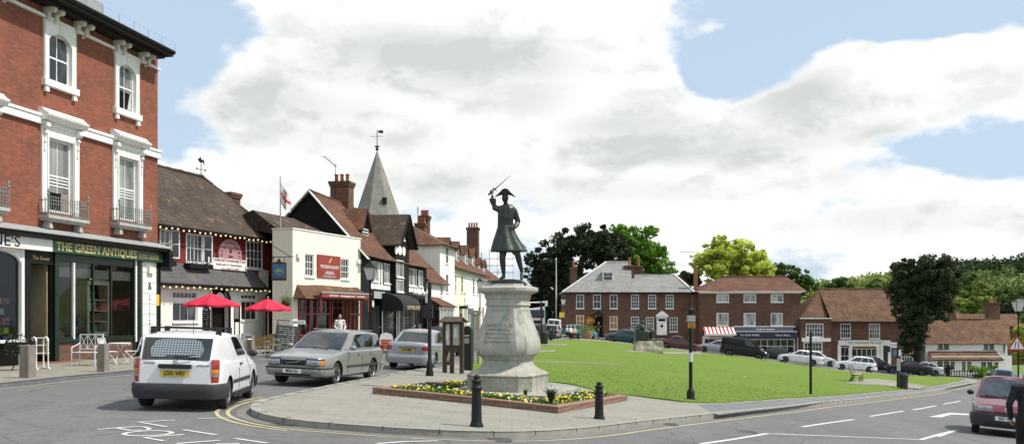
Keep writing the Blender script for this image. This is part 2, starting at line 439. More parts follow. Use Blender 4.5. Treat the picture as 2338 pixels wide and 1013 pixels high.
# grey undersides: fixed soft patches broken up by noise
g=None
for (px,py,rx,ry,w) in [(960,140,370,80,.9),(620,250,300,70,.75),(700,310,330,45,.7),(1160,220,170,70,.5),(1600,330,340,55,.85),(1450,290,200,45,.6),(1860,230,190,75,.8),(1960,290,120,60,.5),(2090,500,330,50,.4),(1350,440,500,40,.45),(900,420,400,40,.3),(2300,500,160,40,.4)]:
    t=n.math('MULTIPLY',blob(px,py,rx,ry,.2),w); g=t if g is None else n.math('MAXIMUM',g,t)
n4=n.noise(mp,4.5,7,.55,.3)
shade=n.math('MULTIPLY',g,n.rng(n4,.36,.60,.55,1.35)); 
shade=n.math('ADD',shade,n.rng(n.math('SUBTRACT',n5,n1s),.0,.10,0,.55),clamp=True)
shade=n.math('SUBTRACT',shade,n.rng(n2,.55,.7,0,.3),clamp=True)
thin=n('MapRange',{'Value':mask_v,'From Min':.50,'From Max':.72,'To Min':.0,'To Max':1.}).outputs[0]
shade=n.math('MULTIPLY',shade,n.rng(thin,0,1,.25,1.))
ccol=n.ramp(shade,[(0,(1.06,1.06,1.04)),(.3,(.90,.915,.90)),(1,(.63,.66,.64))])
bg1=n('Background',{'Color':n.mix(.72,sky.outputs[0],(6.7,8.35,10.2)),'Strength':.1}); bg2=n('Background',{'Color':ccol,'Strength':1.08})
mx=n('MixShader',{0:mask,1:bg1.outputs[0],2:bg2.outputs[0]}); nt.links.new(mx.outputs[0],out.inputs[0])
# ------------------------------------------------------------------ ground materials
def asphalt(name, base, rough=.85, patch=.25):
    m,nt,b,out=_nt(name); n=N(nt); o=n('TexCoord').outputs['Object']
    f=n.noise(o,.22,5,.6); g=n.noise(o,90,2,.8); k=n.noise(o,1.6,6,.7)
    c=n.ramp(f,[(.3,sc(base,1-patch)),(.7,sc(base,1+patch))])
    c=n.mix(n.rng(g,.35,.65,0,.6),c,sc(base,2.0)); c=n.mix(n.rng(n.noise(o,38,2,.7),.35,.5,.6,0),c,sc(base,.4))
    c=n.mix(n.rng(k,.5,.75,0,.3),c,sc(base,.6))
    sc2=n('Mapping',{'Vector':o,'Rotation':(0,0,rad(-38)),'Scale':(.9,.05,1)}).outputs[0]
    w_=n.noise(sc2,1.2,3,.5); c=n.mix(n.rng(w_,.48,.66,0,.42),c,sc(base,1.5)); pn_=n.noise(o,13,4,.75); c=n.mix(n.rng(pn_,.4,.62,0,.45),c,sc(base,.62)); bl_=n.noise(o,.9,3,.5,1.5); c=n.mix(n.rng(bl_,.60,.68,0,.4),c,sc(base,.5))
    vo=n('TexVoronoi',{'Vector':n.mix(.08,o,n('TexNoise',{'Vector':o,'Scale':1.2,'Detail':5}).outputs['Color']),'Scale':.28},feature='DISTANCE_TO_EDGE').outputs['Distance']
    c=n.mix(n.rng(vo,.0,.006,.55,0),c,sc(base,.3))
    nt.links.new(c,b.inputs['Base Color']); b.inputs['Roughness'].default_value=rough; b.inputs['Specular IOR Level'].default_value=.3
    nt.links.new(n.bump(g,.5,.01),b.inputs['Normal']); MATS[name]=m; return m
M_ROAD=asphalt('asphalt',(.125,.124,.122))
M_TAR=asphalt('footway_tarmac',(.15,.155,.155),patch=.15)
M_GRASS=None
def grassmat(name,a,b_,c_):
    m,nt,b,out=_nt(name); n=N(nt); o=n('TexCoord').outputs['Object']
    st=n('Mapping',{'Vector':o,'Scale':(1,.35,1)}).outputs[0]
    f=n.noise(o,.35,6,.65); g=n.noise(st,3.2,6,.7); k=n.noise(o,30,3,.8)
    c=n.ramp(f,[(.3,a),(.7,b_)]); c=n.mix(n.rng(g,.45,.75,0,.5),c,c_); c=n.mix(n.rng(k,.3,.7,0,.6),c,sc(a,.6))
    dry=n.noise(o,1.1,5,.7); c=n.mix(n.rng(dry,.58,.74,0,.28),c,(.28,.23,.09))
    far=n.noise(st,9,4,.8); c=n.mix(n.rng(far,.5,.66,0,.35),c,sc(b_,1.25))
    nt.links.new(c,b.inputs['Base Color']); b.inputs['Roughness'].default_value=.9; b.inputs['Specular IOR Level'].default_value=.15
    nt.links.new(n.bump(n.math('ADD',k,g),.8,.05),b.inputs['Normal']); MATS[name]=m; return m
M_GRASS=grassmat('grass',(.125,.205,.028),(.17,.255,.036),(.215,.25,.06))
M_FIELD=grassmat('field',(.12,.19,.06),(.16,.23,.075),(.19,.22,.08))
M_PAVE=brick('paving_slabs',(.27,.262,.222),(.225,.22,.188),mortar=(.14,.137,.115),w=.6,hh=.45,ms=.009,dirt=.25,dark=(.23,.22,.175),bump=.25,var=.22,offs=.4)
M_PAVE2=brick('paving_slabs_small',(.29,.275,.225),(.24,.23,.185),mortar=(.14,.125,.09),w=.4,hh=.4,ms=.012,dirt=.25,dark=(.18,.165,.13),bump=.35,var=.3)
M_KERB=plain('kerb_stone',(.30,.29,.25),.85,.25,2.5,.4,dirt=.3)
M_KERB2=plain('kerb_stone_dark',(.15,.155,.17),.8,.25,2.5,.4,dirt=.3)
M_WHITEL=plain('road_paint_white',(.58,.585,.55),.7,.25,7,.2,dirt=.35,dirtcol=(.2,.2,.2))
M_YELL=plain('road_paint_yellow',(.50,.43,.23),.7,.3,7,.2,dirt=.35,dirtcol=(.2,.19,.16))
M_GUT=plain('gutter_worn',(.17,.165,.15),.9,.25,1.5,.3,dirt=.3)
# ------------------------------------------------------------------ ground sheets
tag(sheet('ground',[(-900,-60),(900,-60),(900,1500),(-900,1500)],-1.1,25,M_FIELD,bstep=300),kind='structure')
tag(sheet('road',[(-36,3),(45,3),(75,60),(75,118),(-36,140)],0,1.6,M_ROAD,bstep=3),kind='structure')
g2=lambda *a: [tuple(G(*p)[:2]) for p in a]
# ---- island (the green with its footway)
isl_px=[(1200,1000),(1330,991),(1460,973),(1620,955),(1764,939),(1880,924),(2000,910.5),(2113,898.5),(2180,884),(2240,874)]
isl=g2(*isl_px)
tipR=isl[-1]
back=g2((2218,864),(2150,861.5),(2040,859),(1995,853),(1900,845),(1750,821),(1600,806),(1500,795),(1400,781.5),(1330,774))
back=[(x,y) for x,y in back]
left=g2((1262,775),(1240,781),(1190,795),(1120,815),(1060,832),(1000,842),(896,860),(800,878),(725,894),(650,911),(600,922),(575,935),(571,943),(580,951),(615,963),(690,975),(800,984),(930,993),(1060,999))
island=isl+back+left
sm=smooth_loop(island,2)
KERBW=.16
isl_o=sheet('pavement',sm,.11,1.2,M_PAVE,skirt=.2,bstep=.5,skirt_mat=M_KERB); tag(isl_o,kind='structure')
mb=MB(M_KERB)
def inset(poly,dist):
    n_=len(poly); out=[]
    for i in range(n_):
        a=Vector(poly[i-1][:2]); b=Vector(poly[i][:2]); c=Vector(poly[(i+1)%n_][:2])
        d=(c-a).normalized(); out.append(b+Vector((-d.y,d.x))*dist)
    return out
def area(p): return sum(p[i-1][0]*p[i][1]-p[i][0]*p[i-1][1] for i in range(len(p)))
if area(sm)<0: sm=sm[::-1]
ki=inset(sm,.075); ribbon(mb,ki,.17,.118,.5,True)
tag(mb.build('kerb',fix=False),kind='structure')
# joints between kerb stones
mj=MB(plain('kerb_joint',(.07,.068,.06),.9))
pts=resample(sm,.05); acc_l=0; prev=pts[0]
for i in range(1,len(pts)):
    acc_l+=(pts[i]-prev).length; prev=pts[i]
    if acc_l>.92 and pts[i].y<48:
        acc_l=0; d_=(pts[(i+1)%len(pts)]-pts[i-1]).normalized(); q=Vector((-d_.y,d_.x)); p=pts[i]; z=h(p.x,p.y)
        a=p-q*.004; b=p+q*.16
        mj.bar((a.x,a.y,z+.05),(a.x,a.y,z+.12),.012,.01); mj.bar((a.x,a.y,z+.118),(b.x,b.y,z+.118),.012,.008)
tag(mj.build('kerb_joints'),kind='structure')
# gutter
mb=MB(M_GUT); ribbon(mb,inset(sm,-.14),.26,.004,.5,True); tag(mb.build('gutter',fix=False),kind='structure')
# ---- grass of the green
gr_px=[(1340,884),(1366,894),(1420,900),(1460,904),(1594,921),(1700,915),(1880,904),(2000,893),(2113,883),(2207,867)]
gr=[tuple(G(px,py,.12)[:2]) for px,py in gr_px]
gback=g2((2195,863.5),(2100,861),(2040,860.5),(1995,855),(1900,847),(1750,823),(1600,808),(1500,797),(1400,783.5),(1300,777))
gleft=g2((1262,779),(1244,786),(1200,800),(1130,818),(1080,829),(1062,838))
green=gr+gback+gleft+[tuple(G(1100,862,.12)[:2]),tuple(G(1200,868,.12)[:2]),tuple(G(1290,874,.12)[:2])]
sg=[p+Vector((mnoise.noise(Vector((p.x*1.7,p.y*1.7,1))),mnoise.noise(Vector((p.x*1.7,p.y*1.7,7)))))*.16 for p in resample(smooth_loop(green,1),.45)]
def zgreen(x,y): return H(x,y)+.02*np.sin(x*1.3+y*.7)*np.sin(y*.9)
tag(sheet('green',sg,.15,1.0,M_GRASS,skirt=.2,bstep=.45,zf=zgreen),kind='structure')
# tarmac strip of the footway along the main road
tar=[tuple(G(px,py,.12)[:2]) for px,py in [(1594,923),(1700,917),(1880,906),(2000,895),(2113,885),(2205,869),(2222,874),(2113,892),(2000,904),(1880,917),(1764,932),(1640,946)]]
tag(sheet('footway',tar,.116,1.2,M_TAR,bstep=1.0),kind='structure')
# paved spur behind the bus stop and stone strips set into the turf
sp=[tuple(G(px,py,.17)[:2]) for px,py in [(1962,866),(2000,863.5),(2060,871),(2118,881),(2098,887),(2040,881.5),(1995,878),(1930,874)]]
tag(sheet('path',sp,.185,1.,M_PAVE2,skirt=.05,bstep=1.),kind='structure')
for q in ([(1238,786.5),(1254,784.5),(1297,786.6),(1290,788.6)],[(1231,800),(1268,799.5),(1266,802.5),(1226,802.5)],[(1418,800.5),(1445,799.5),(1600,803.5),(1603,807),(1520,806.5)],[(1190,824.2),(1300,826),(1420,832),(1420,832.9),(1300,827.2),(1190,825.2)]):
    pp=[tuple(G(px,py,.17)[:2]) for px,py in q]; tag(sheet('paving_strip',pp,.19,1.,M_PAVE2,skirt=.05),kind='structure')
# ---- left footway in front of the shops
lk=[tuple(G(px,py)[:2]) for px,py in [(-260,908),(0,885),(150,868),(310,852.5)]]
a_=Vector(lk[-1]); dirL=(Vector(lk[-1])-Vector(lk[1])).normalized()
lk2=[tuple(G(px,py)[:2]) for px,py in [(440,836),(560,823),(640,812),(700,804)]]
lk3=[(-6.4,48),(-5.2,56),(-3.6,66),(-2.6,76),(-.9,90),(1.5,108),(4,130),(-10,135),(-12,90),(-14,60),(-24,55),(-24,8)]
Lp=lk+lk2+lk3
if area(Lp)<0: Lp=Lp[::-1]
tag(sheet('pavement',Lp,.11,1.2,M_PAVE2,skirt=.2,bstep=.8,skirt_mat=M_KERB2),kind='structure')
mb=MB(M_KERB2); ribbon(mb,[Vector(p)+Vector((-.07,.01)) for p in lk+lk2+lk3[:6]],.17,.118,.5); tag(mb.build('kerb',fix=False),kind='structure')
# far side footway before the brick row
fp=[(3,107),(10,106.8),(20,105.3),(31,103.2),(43,101.5),(58,99),(70,96),(72,135),(2,135)]
tag(sheet('pavement',fp,.11,2.5,M_PAVE2,skirt=.2,skirt_mat=M_KERB),kind='structure')
# ---- markings
mk=MB(M_YELL)
edge=[Vector(p) for p in inset(sm,-.42)]; edge2=[Vector(p) for p in inset(sm,-.62)]
def near(poly,f): return [p for p in poly if f(p)]
def seg_on(poly,px0,px1,ymax):   # consecutive run of the loop between two picture columns, near side
    out=[]
    for p in poly:
        px=CX+FP*p.x/p.y
        if px0<px<px1 and p.y<ymax(px): out.append(p)
    return out
def run(poly):  # rotate the loop so that it starts far away, keep the near part
    k=max(range(len(poly)),key=lambda i: poly[i].y); q=poly[k:]+poly[:k]; return q
e1=run(resample(edge,.4)); e2=run(resample(edge2,.4))
def px_of(p): return CX+FP*p.x/p.y
for e in (e1,e2):
    main=[]; 
    for p in e:
        c_=px_of(p); py=HY+FP*(CZ-h(p.x,p.y))/p.y
        keep = (py>866 and c_>1150) or (py>938) or (c_<840 and py>905)
        if e is e2: keep = keep and c_<900 and py<985
        if keep: main.append(p)
        else:
            if len(main)>2: ribbon(mk,main,.075,.007,.4)
            main=[]
    if len(main)>2: ribbon(mk,main,.075,.007,.4)
for dx in (.26,):
    ribbon(mk,[Vector(p)+Vector((dx,-.03)) for p in lk+lk2[:3]],.075,.007,.5)
tag(mk.build('yellow_lines',fix=False),kind='structure')
mw=MB(M_WHITEL)
def mline(pts,w=.1): ribbon(mw,[G(*p) for p in pts],w,.008,.4)
mline([(1832,974),(1950,957)],.12); mline([(1986,950),(2063,938)],.12); mline([(2084,935),(2137,925.5)],.12); mline([(2154,922),(2193,914.5)],.12)
mline([(1600,1013),(1670,1003),(1751,989.5),(2103,1003),(2185,981)],.12); mline([(2140,995.6),(2183,981.5)],.14)
mline([(2178,918.5),(2230,923)],.1); mline([(2196,915.5),(2240,919)],.1); mline([(2215,910),(2240,913)],.1)
# road lettering near the van (stretched letters seen from behind)
def rl(*pts,w=.1): ribbon(mw,[G(200+a/4.175,870+b/4.175) for a,b in pts],w,.008,.15)
rl((830,370),(488,390),(755,434),w=.075)
rl((97,461),(290,445),(460,432),(540,436),(590,450),(575,462),(480,470),(400,468),(290,449),w=.075)
el=[(575+230*math.cos(t),497+23*math.sin(t)-7*math.cos(t)) for t in [2*PI*k/24 for k in range(25)]]
rl(*el,w=.08)
rl((918,508),(540,536),(725,569),w=.075); rl((912,462),(1228,512),w=.085); rl((1405,545),(1715,590),w=.085); rl((845,595),(1262,563),w=.085); rl((1048,357),(1360,347),w=.07)
rl((1230,600),(1450,597),w=.1)
ribbon(mw,[G(860,1012.5),G(920,1008),G(1000,1006)],.09,.008,.3)
# straight-ahead / turn arrow
ar=[(2120,951),(2168,941.5),(2212,944),(2212,947),(2172,945.5),(2150,952)]
g_=[G(*p) for p in ar]; mw.add([(p.x,p.y,h(p.x,p.y)+.008) for p in g_],[(0,1,5),(1,4,5),(1,2,3,4)])
tag(mw.build('white_lines',fix=False),kind='structure')
# road repair patches
M_PATCH=asphalt('asphalt_patch',(.12,.118,.112),patch=.1)
for q in ([(1700,952),(1800,941),(1925,948),(1850,960)],[(1500,1010),(1640,985),(1690,993),(1600,1012)]):
    tag(sheet('road_patch',[tuple(G(*p)[:2]) for p in q],.004,1.0,M_PATCH),kind='structure')
for (px,py,r_,lab) in ((1130,1004,.3,'round'),(790,930,.3,'round'),(1700,985,.28,'round')):
    p=G(px,py); q=MB(plain('cast_iron_cover',(.06,.058,.055),.6,.3,12,.6)); q.lathe([(r_,0),(r_*.98,.006),(.001,.006)],n=22)
    o=q.build('manhole_cover',loc=(p.x,p.y,p.z+.004)); tag(o,kind='structure')
for (px,py) in ((640,968),(1520,968)):
    p=G(px,py); q=MB(plain('cast_iron_cover',(.06,.058,.055))); 
    for k in range(7): q.box(-.22+k*.065,-.19+k*.065,-.2,.2,.0,.008)
    q.box(-.26,.26,-.23,.23,-.01,.003); o=q.build('drain_grate',loc=(p.x,p.y,p.z+.004)); tag(o,kind='structure')
mo=MB(plain('oil_stain',(.045,.045,.045),.5,.5,3))

# ------------------------------------------------------------------ building kit: local x along the front, -y towards the street, z up
class Fac:
    def __init__(s, ax, ay, th, z0, name, label, cat, group=None):
        s.ax,s.ay,s.th,s.z0=ax,ay,rad(th),z0
        s.rz=PI/2-s.th
        s.root=thing(name,label,cat,(ax,ay,z0),s.rz,group)
    def p(s, px, py, w=0.):
        dx,dy=math.sin(s.th),math.cos(s.th); ox=s.ax+math.cos(s.th)*w; oy=s.ay-math.sin(s.th)*w
        k=(px-CX)/FP
        u=(k*oy-ox)/(dx-k*dy); Y=oy+dy*u
        return u, CZ-(py-HY)/FP*Y-s.z0
    def R(s, x0, x1, yt, yb, w=0.):     # left/right columns, top/bottom measured at the left column
        u0,zt=s.p(x0,yt,w); _,zb=s.p(x0,yb,w); u1,_=s.p(x1,yt,w)
        return u0,u1,zb,zt
M_WHITE=plain('white_paint',(.80,.80,.77),.6,.09,2,.15,dirt=.35,dirtcol=(.4,.38,.32))
M_WHITEF=plain('window_white',(.78,.79,.77),.4,.05,4,.02)
M_WALLW=plain('white_render',(.80,.80,.75),.85,.07,1.2,.25,dirt=.22,dirtcol=(.42,.40,.34))
M_CREAM=plain('cream_render',(.80,.78,.66),.85,.07,1.2,.25,dirt=.2,dirtcol=(.4,.36,.26))
M_CREAM2=plain('pale_yellow_render',(.80,.77,.58),.85,.07,1.2,.2,dirt=.15,dirtcol=(.4,.36,.26))
M_BLACK=plain('black_paint',(.008,.008,.008),.5,.3,3,.05,spec=.25)
M_IRON=plain('black_iron',(.009,.009,.0085),.5,.3,6,.15,spec=.3)
M_TIMB=plain('black_timber',(.012,.011,.010),.75,.3,4,.2,spec=.2)
M_LEAD=plain('lead_flashing',(.32,.33,.33),.6,.2,3,.1,dirt=.3)
M_DGREEN=plain('dark_green_paint',(.007,.022,.011),.35,.25,3,.03)
M_SIGNG=plain('sign_green',(.015,.07,.03),.35,.12,3,.02)
M_RED=plain('red_paint',(.25,.03,.02),.45,.2,3,.05)
M_SIGNR=plain('sign_red',(.27,.035,.02),.4,.12,3,.02)
M_GOLD=plain('gold_letters',(.62,.50,.22),.5,.1,5)
M_WLET=plain('white_letters',(.8,.8,.78),.5,.05,5)
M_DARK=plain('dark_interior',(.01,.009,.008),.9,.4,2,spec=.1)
M_GLASS=glassy('window_glass')
M_GLASSC=glassy('curtained_glass',(.05,.055,.055),(.42,.43,.41),.42,.6,1.0,.08,.6)
M_GLASSB=glassy('blind_glass',(.1,.105,.1),(.3,.31,.3),.35,.6,.8,.08,.6)
M_SHOPG=seethrough('shop_glass',(.82,.86,.84))
B_RED=brick('red_brick',(.34,.092,.050),(.21,.056,.034),mortar=(.24,.14,.095),ms=.009,dirt=.35,dark=(.12,.045,.032),var=.6)
B_DARK=brick('brown_brick',(.17,.07,.045),(.12,.052,.036),mortar=(.17,.13,.10),dirt=.35,dark=(.05,.028,.022),var=.6)
B_DARK2=brick('far_brown_brick',(.19,.085,.054),(.14,.064,.042),mortar=(.18,.135,.105),dirt=.35,dark=(.045,.024,.018),var=.6)
T_DARK=tile('dark_roof_tiles',(.115,.08,.06),(.085,.064,.05),moss=(.30,.19,.08),mossamt=.6)
T_RED=tile('red_roof_tiles',(.27,.11,.06),(.19,.082,.05),moss=(.27,.19,.09),mossamt=.5)
T_MIX=tile('mottled_roof_tiles',(.29,.145,.08),(.20,.11,.066),moss=(.28,.21,.10),mossamt=.4)
T_ORANGE=tile('orange_brown_tiles',(.24,.115,.055),(.17,.085,.045),moss=(.26,.2,.09))
T_HUNG=brick('hung_red_tiles',(.36,.050,.045),(.27,.040,.036),mortar=(.08,.016,.015),w=.17,hh=.12,ms=.012,dirt=.3,dark=(.07,.018,.016),bump=.9,var=.5)
T_SLATE=brick('grey_slates',(.13,.125,.12),(.10,.10,.10),mortar=(.05,.05,.05),w=.3,hh=.22,ms=.008,dirt=.3,dark=(.07,.07,.068),bump=.6,var=.5,moss=(.2,.19,.14),mossamt=.3)
T_PSLATE=brick('pale_slates',(.29,.29,.275),(.21,.215,.21),mortar=(.15,.15,.14),w=.3,hh=.22,ms=.008,dirt=.25,dark=(.16,.16,.15),bump=.5,var=.4,moss=(.36,.34,.24),mossamt=.4)
def wall(root,u0,u1,z0,z1,holes,mat,w=0.,depth=.14,name='wall',rev=None,tops=None):
    """front wall with real openings; holes are (u0,u1,z0,z1)"""
    us=sorted({u0,u1}|{round(max(u0,min(u1,q)),4) for hh in holes for q in hh[:2]}); zs=sorted({z0,z1}|{round(max(z0,min(z1,q)),4) for hh in holes for q in hh[2:4]})
    mb=MB(mat); y=-w
    for i in range(len(us)-1):
        for j in range(len(zs)-1):
            a,b,c,d=us[i],us[i+1],zs[j],zs[j+1]; m=(a+b)/2; k=(c+d)/2
            if b-a<1e-4 or d-c<1e-4: continue
            if any(q[0]<m<q[1] and q[2]<k<q[3] for q in holes): continue
            mb.add([(a,y,c),(b,y,c),(b,y,d),(a,y,d)],[(0,1,2,3)])
    if rev: mb.m(rev)
    for a,b,c,d in [q[:4] for q in holes]:
        for v in ([(a,y,c),(a,y+depth,c),(a,y+depth,d),(a,y,d)],[(b,y,c),(b,y,d),(b,y+depth,d),(b,y+depth,c)],
                  [(a,y,d),(a,y+depth,d),(b,y+depth,d),(b,y,d)],[(a,y,c),(b,y,c),(b,y+depth,c),(a,y+depth,c)]):
            mb.add(v,[(0,1,2,3)])
    return mb.build(name,root,fix=False)
def shell(root,u0,u1,depth,z1,mat,w=0.,z0=0.,name='wall',front=False):
    mb=MB(mat); t=.2
    mb.box(u0,u0+t,-w+.004,depth,z0,z1); mb.box(u1-t,u1,-w+.004,depth,z0,z1); mb.box(u0+t,u1-t,depth-t,depth,z0,z1)
    mb.box(u0+t,u1-t,-w+.45 if not front else -w,depth-t,max(z0,z1-.3),z1-.05)
    return mb.build(name,root)
def window(root,u0,u1,z0,z1,nx=2,ny=2,w=0.,rec=.07,fr=.055,bar=.022,sill=.07,mat=None,glass=None,sash=True,sillmat=None,name='window',arch=0.,silldrop=.08,sillp=.06):
    """one window: white frame (mesh), its pane and sill as sub-parts"""
    M=mat or M_WHITEF; y=-w+rec; mb=MB(M)
    f=fr
    mb.box(u0,u0+f,y-.02,y+.05,z0,z1); mb.box(u1-f,u1,y-.02,y+.05,z0,z1); mb.box(u0+f,u1-f,y-.02,y+.05,z0,z0+f); mb.box(u0+f,u1-f,y-.02,y+.05,z1-f,z1)
    a,b,c,d=u0+f,u1-f,z0+f,z1-f
    for i in range(1,nx):
        x=a+(b-a)*i/nx; mb.box(x-bar/2,x+bar/2,y,y+.035,c,d)
    for j in range(1,ny):
        z=c+(d-c)*j/ny; t=bar/2
        if sash and abs(j/ny-.5)<.01: t=.03
        mb.box(a,b,y-(.012 if t>bar else -.003),y+.038,z-t,z+t)
    if arch>0:   # white spandrels that turn the square head into a segmental arch
        n_=8
        for sgn in (0,1):
            pts=[(u0,z1)]; m=(u0+u1)/2; R_=((u1-u0)**2/4+arch**2)/(2*arch); zc=z1-R_
            for k in range(n_+1):
                x=u0+(m-u0)*k/n_; pts.append((x, zc+math.sqrt(max(0,R_*R_-(x-m)**2))))
            if sgn: pts=[(2*m-x,zz) for x,zz in pts][::-1]
            mb.prism(pts,y-.05,y+.0,axis='y')
    o=mb.build(name,root)
    g=MB(glass or M_GLASS); g.add([(a-.01,y+.028,c-.01),(b+.01,y+.028,c-.01),(b+.01,y+.028,d+.01),(a-.01,y+.028,d+.01)],[(0,1,2,3)]); g.build('pane',o,fix=False)
    if sill:
        s=MB(sillmat or M); s.box(u0-sillp,u1+sillp,-w-sill,y-.02,z0-silldrop,z0-.002); s.build('sill',o)
    return o
def door(root,u0,u1,z0,z1,mat,w=0.,rec=.1,panels=True,glass=None,glassz=None):
    y=-w+rec; mb=MB(mat); mb.box(u0,u1,y,y+.05,z0,z1)
    if panels:
        pw=(u1-u0)/2
        for i in range(2):
            for (c,d) in ((.08,.42),(.48,.92)):
                mb.box(u0+pw*i+.1*pw*2,u0+pw*(i+1)-.1*pw*2,y-.015,y,z0+(z1-z0)*c,z0+(z1-z0)*d)
    o=mb.build('door',root)
    if glass: g=MB(glass); g.box(u0+.15,u1-.15,y-.02,y-.016,*glassz); g.build('pane',o)
    k=MB(M_GOLD); k.ball((u1-.1,y-.05,z0+1.0),.035,6,5); k.build('handle',o)
    return o
def chimney(root,cx,cy,z0,z1,wx,wy,mat,pots=2,potmat=None,poth=.45,cap=True,name='chimney',along='x'):
    mb=MB(mat); a,b=wx/2,wy/2
    mb.box(cx-a,cx+a,cy-b,cy+b,z0,z1-.3); 
    mb.box(cx-a-.06,cx+a+.06,cy-b-.06,cy+b+.06,z1-.3,z1-.16); mb.box(cx-a-.1,cx+a+.1,cy-b-.1,cy+b+.1,z1-.16,z1)
    o=mb.build(name,root)
    pm=potmat or plain('terracotta',(.36,.12,.06),.8,.25,4,.2)
    q=MB(pm)
    for i in range(pots):
        t=(i+.5)/pots-.5; x,y=(cx+t*wx*.9,cy) if along=='x' else (cx,cy+t*wy*.9)
        q.lathe([(.13,z1),(.12,z1+.06),(.1,z1+poth*.75),(.13,z1+poth*.85),(.13,z1+poth),(.09,z1+poth),(.09,z1+poth-.1)],(x,y,0),10)
    if pots: q.build('chimney_pot',o,smooth=True)
    return o
def gutter(root,u0,u1,y,z,mat=None,name='gutter'):
    mb=MB(mat or M_BLACK); mb.tube([(u0,y,z),(u1,y,z)],.055,8); return mb.build(name,root,smooth=True)
def ridge(root,a,b,mat,r=.11,name='ridge_tiles'):
    mb=MB(mat); a=Vector(a); b=Vector(b); L=(b-a).length; k=max(2,int(L/.33)); 
    for i in range(k):
        p=a.lerp(b,i/k); q=a.lerp(b,(i+.93)/k); j=.012*math.sin(i*2.3)
        mb.tube([p+Vector((0,0,j)),q+Vector((0,0,j))],r*(1+.05*math.sin(i*5.1)),8)
    return mb.build(name,root,smooth=True)

# =========================================================== 1. the tall red brick antiques shop
F=Fac(-16.5,33.5,10.6,.1,'shop_building','tall three storey red brick building with white window surrounds over green antiques shopfront','building')
R1=F.root; UE=F.p(360,400)[0]; UL=-5.2
ztop=F.p(360,128)[1]+.15; 
zled=F.p(118,549)[1]
win2=[F.R(108.6,160.9,70,181),F.R(268.7,307.6,141,246)]
win1=[F.R(107,164,313,481),F.R(267.4,312,355,499)]
holes=[]
for (a,b,c,d) in win2+win1: holes.append((a,b,c,d))
# third bay, mostly outside the picture
off3=win2[1][0]-win2[0][0]
for L_,k in ((win2,0),(win1,0)):
    a,b,c,d=L_[0]; L_.insert(0,(a-off3,b-off3,c,d)); holes.append((a-off3,b-off3,c,d))
wall(R1,UL,UE,zled-.2,ztop,holes,B_RED,rev=M_WHITE)
shell(R1,UL,UE,9,ztop,B_RED,z0=0)
piers=MB(B_RED)
# upper windows: surround, sash, sill
for i,(a,b,c,d) in enumerate(win2):
    o=window(R1,a,b,c,d,2,2,rec=.1,fr=.07,bar=.035,sill=0,arch=.28,glass=M_GLASSC if i==2 else M_GLASS)
    if i==2: 
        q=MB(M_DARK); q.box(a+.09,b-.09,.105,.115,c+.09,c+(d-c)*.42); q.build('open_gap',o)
        q=MB(plain('net_curtain',(.5,.5,.47),.9,.2,6)); q.prism([(b-.12,c+.1),(b-.38,c+.1),(b-.2,c+.42*(d-c)),(b-.12,c+.42*(d-c))],.085,.1,axis='y'); q.build('curtain',o)
    s=MB(M_WHITE); e=.24
    s.box(a-e,a,-.075,.0,c-.02,d+.42); s.box(b,b+e,-.075,.0,c-.02,d+.42); 
    # arched head plate
    m=(a+b)/2; R_=((b-a)**2/4+.28**2)/(.56); zc=d-R_
    top=[(a,d+.42)]+[(a+(b-a)*k/12, zc+math.sqrt(R_*R_-(a+(b-a)*k/12-m)**2)) for k in range(13)]+[(b,d+.42)]
    s.prism(top,-.075,0.,axis='y'); s.box(m-.07,m+.07,-.105,-.075,d-.02,d+.36,tp=.012)
    s.box(a-e+.02,a-e+.05,-.095,-.075,c,d+.4); s.box(b+e-.05,b+e-.02,-.095,-.075,c,d+.4)
    s.build('surround',o,bevel=.008)
    s=MB(M_WHITE); s.box(a-e-.08,b+e+.08,-.16,.02,c-.26,c-.02); s.box(a-e+.0,a-e+.2,-.13,0,c-.46,c-.26,tp=.02); s.box(b+e-.2,b+e,-.13,0,c-.46,c-.26,tp=.02); s.build('sill',o,bevel=.01)
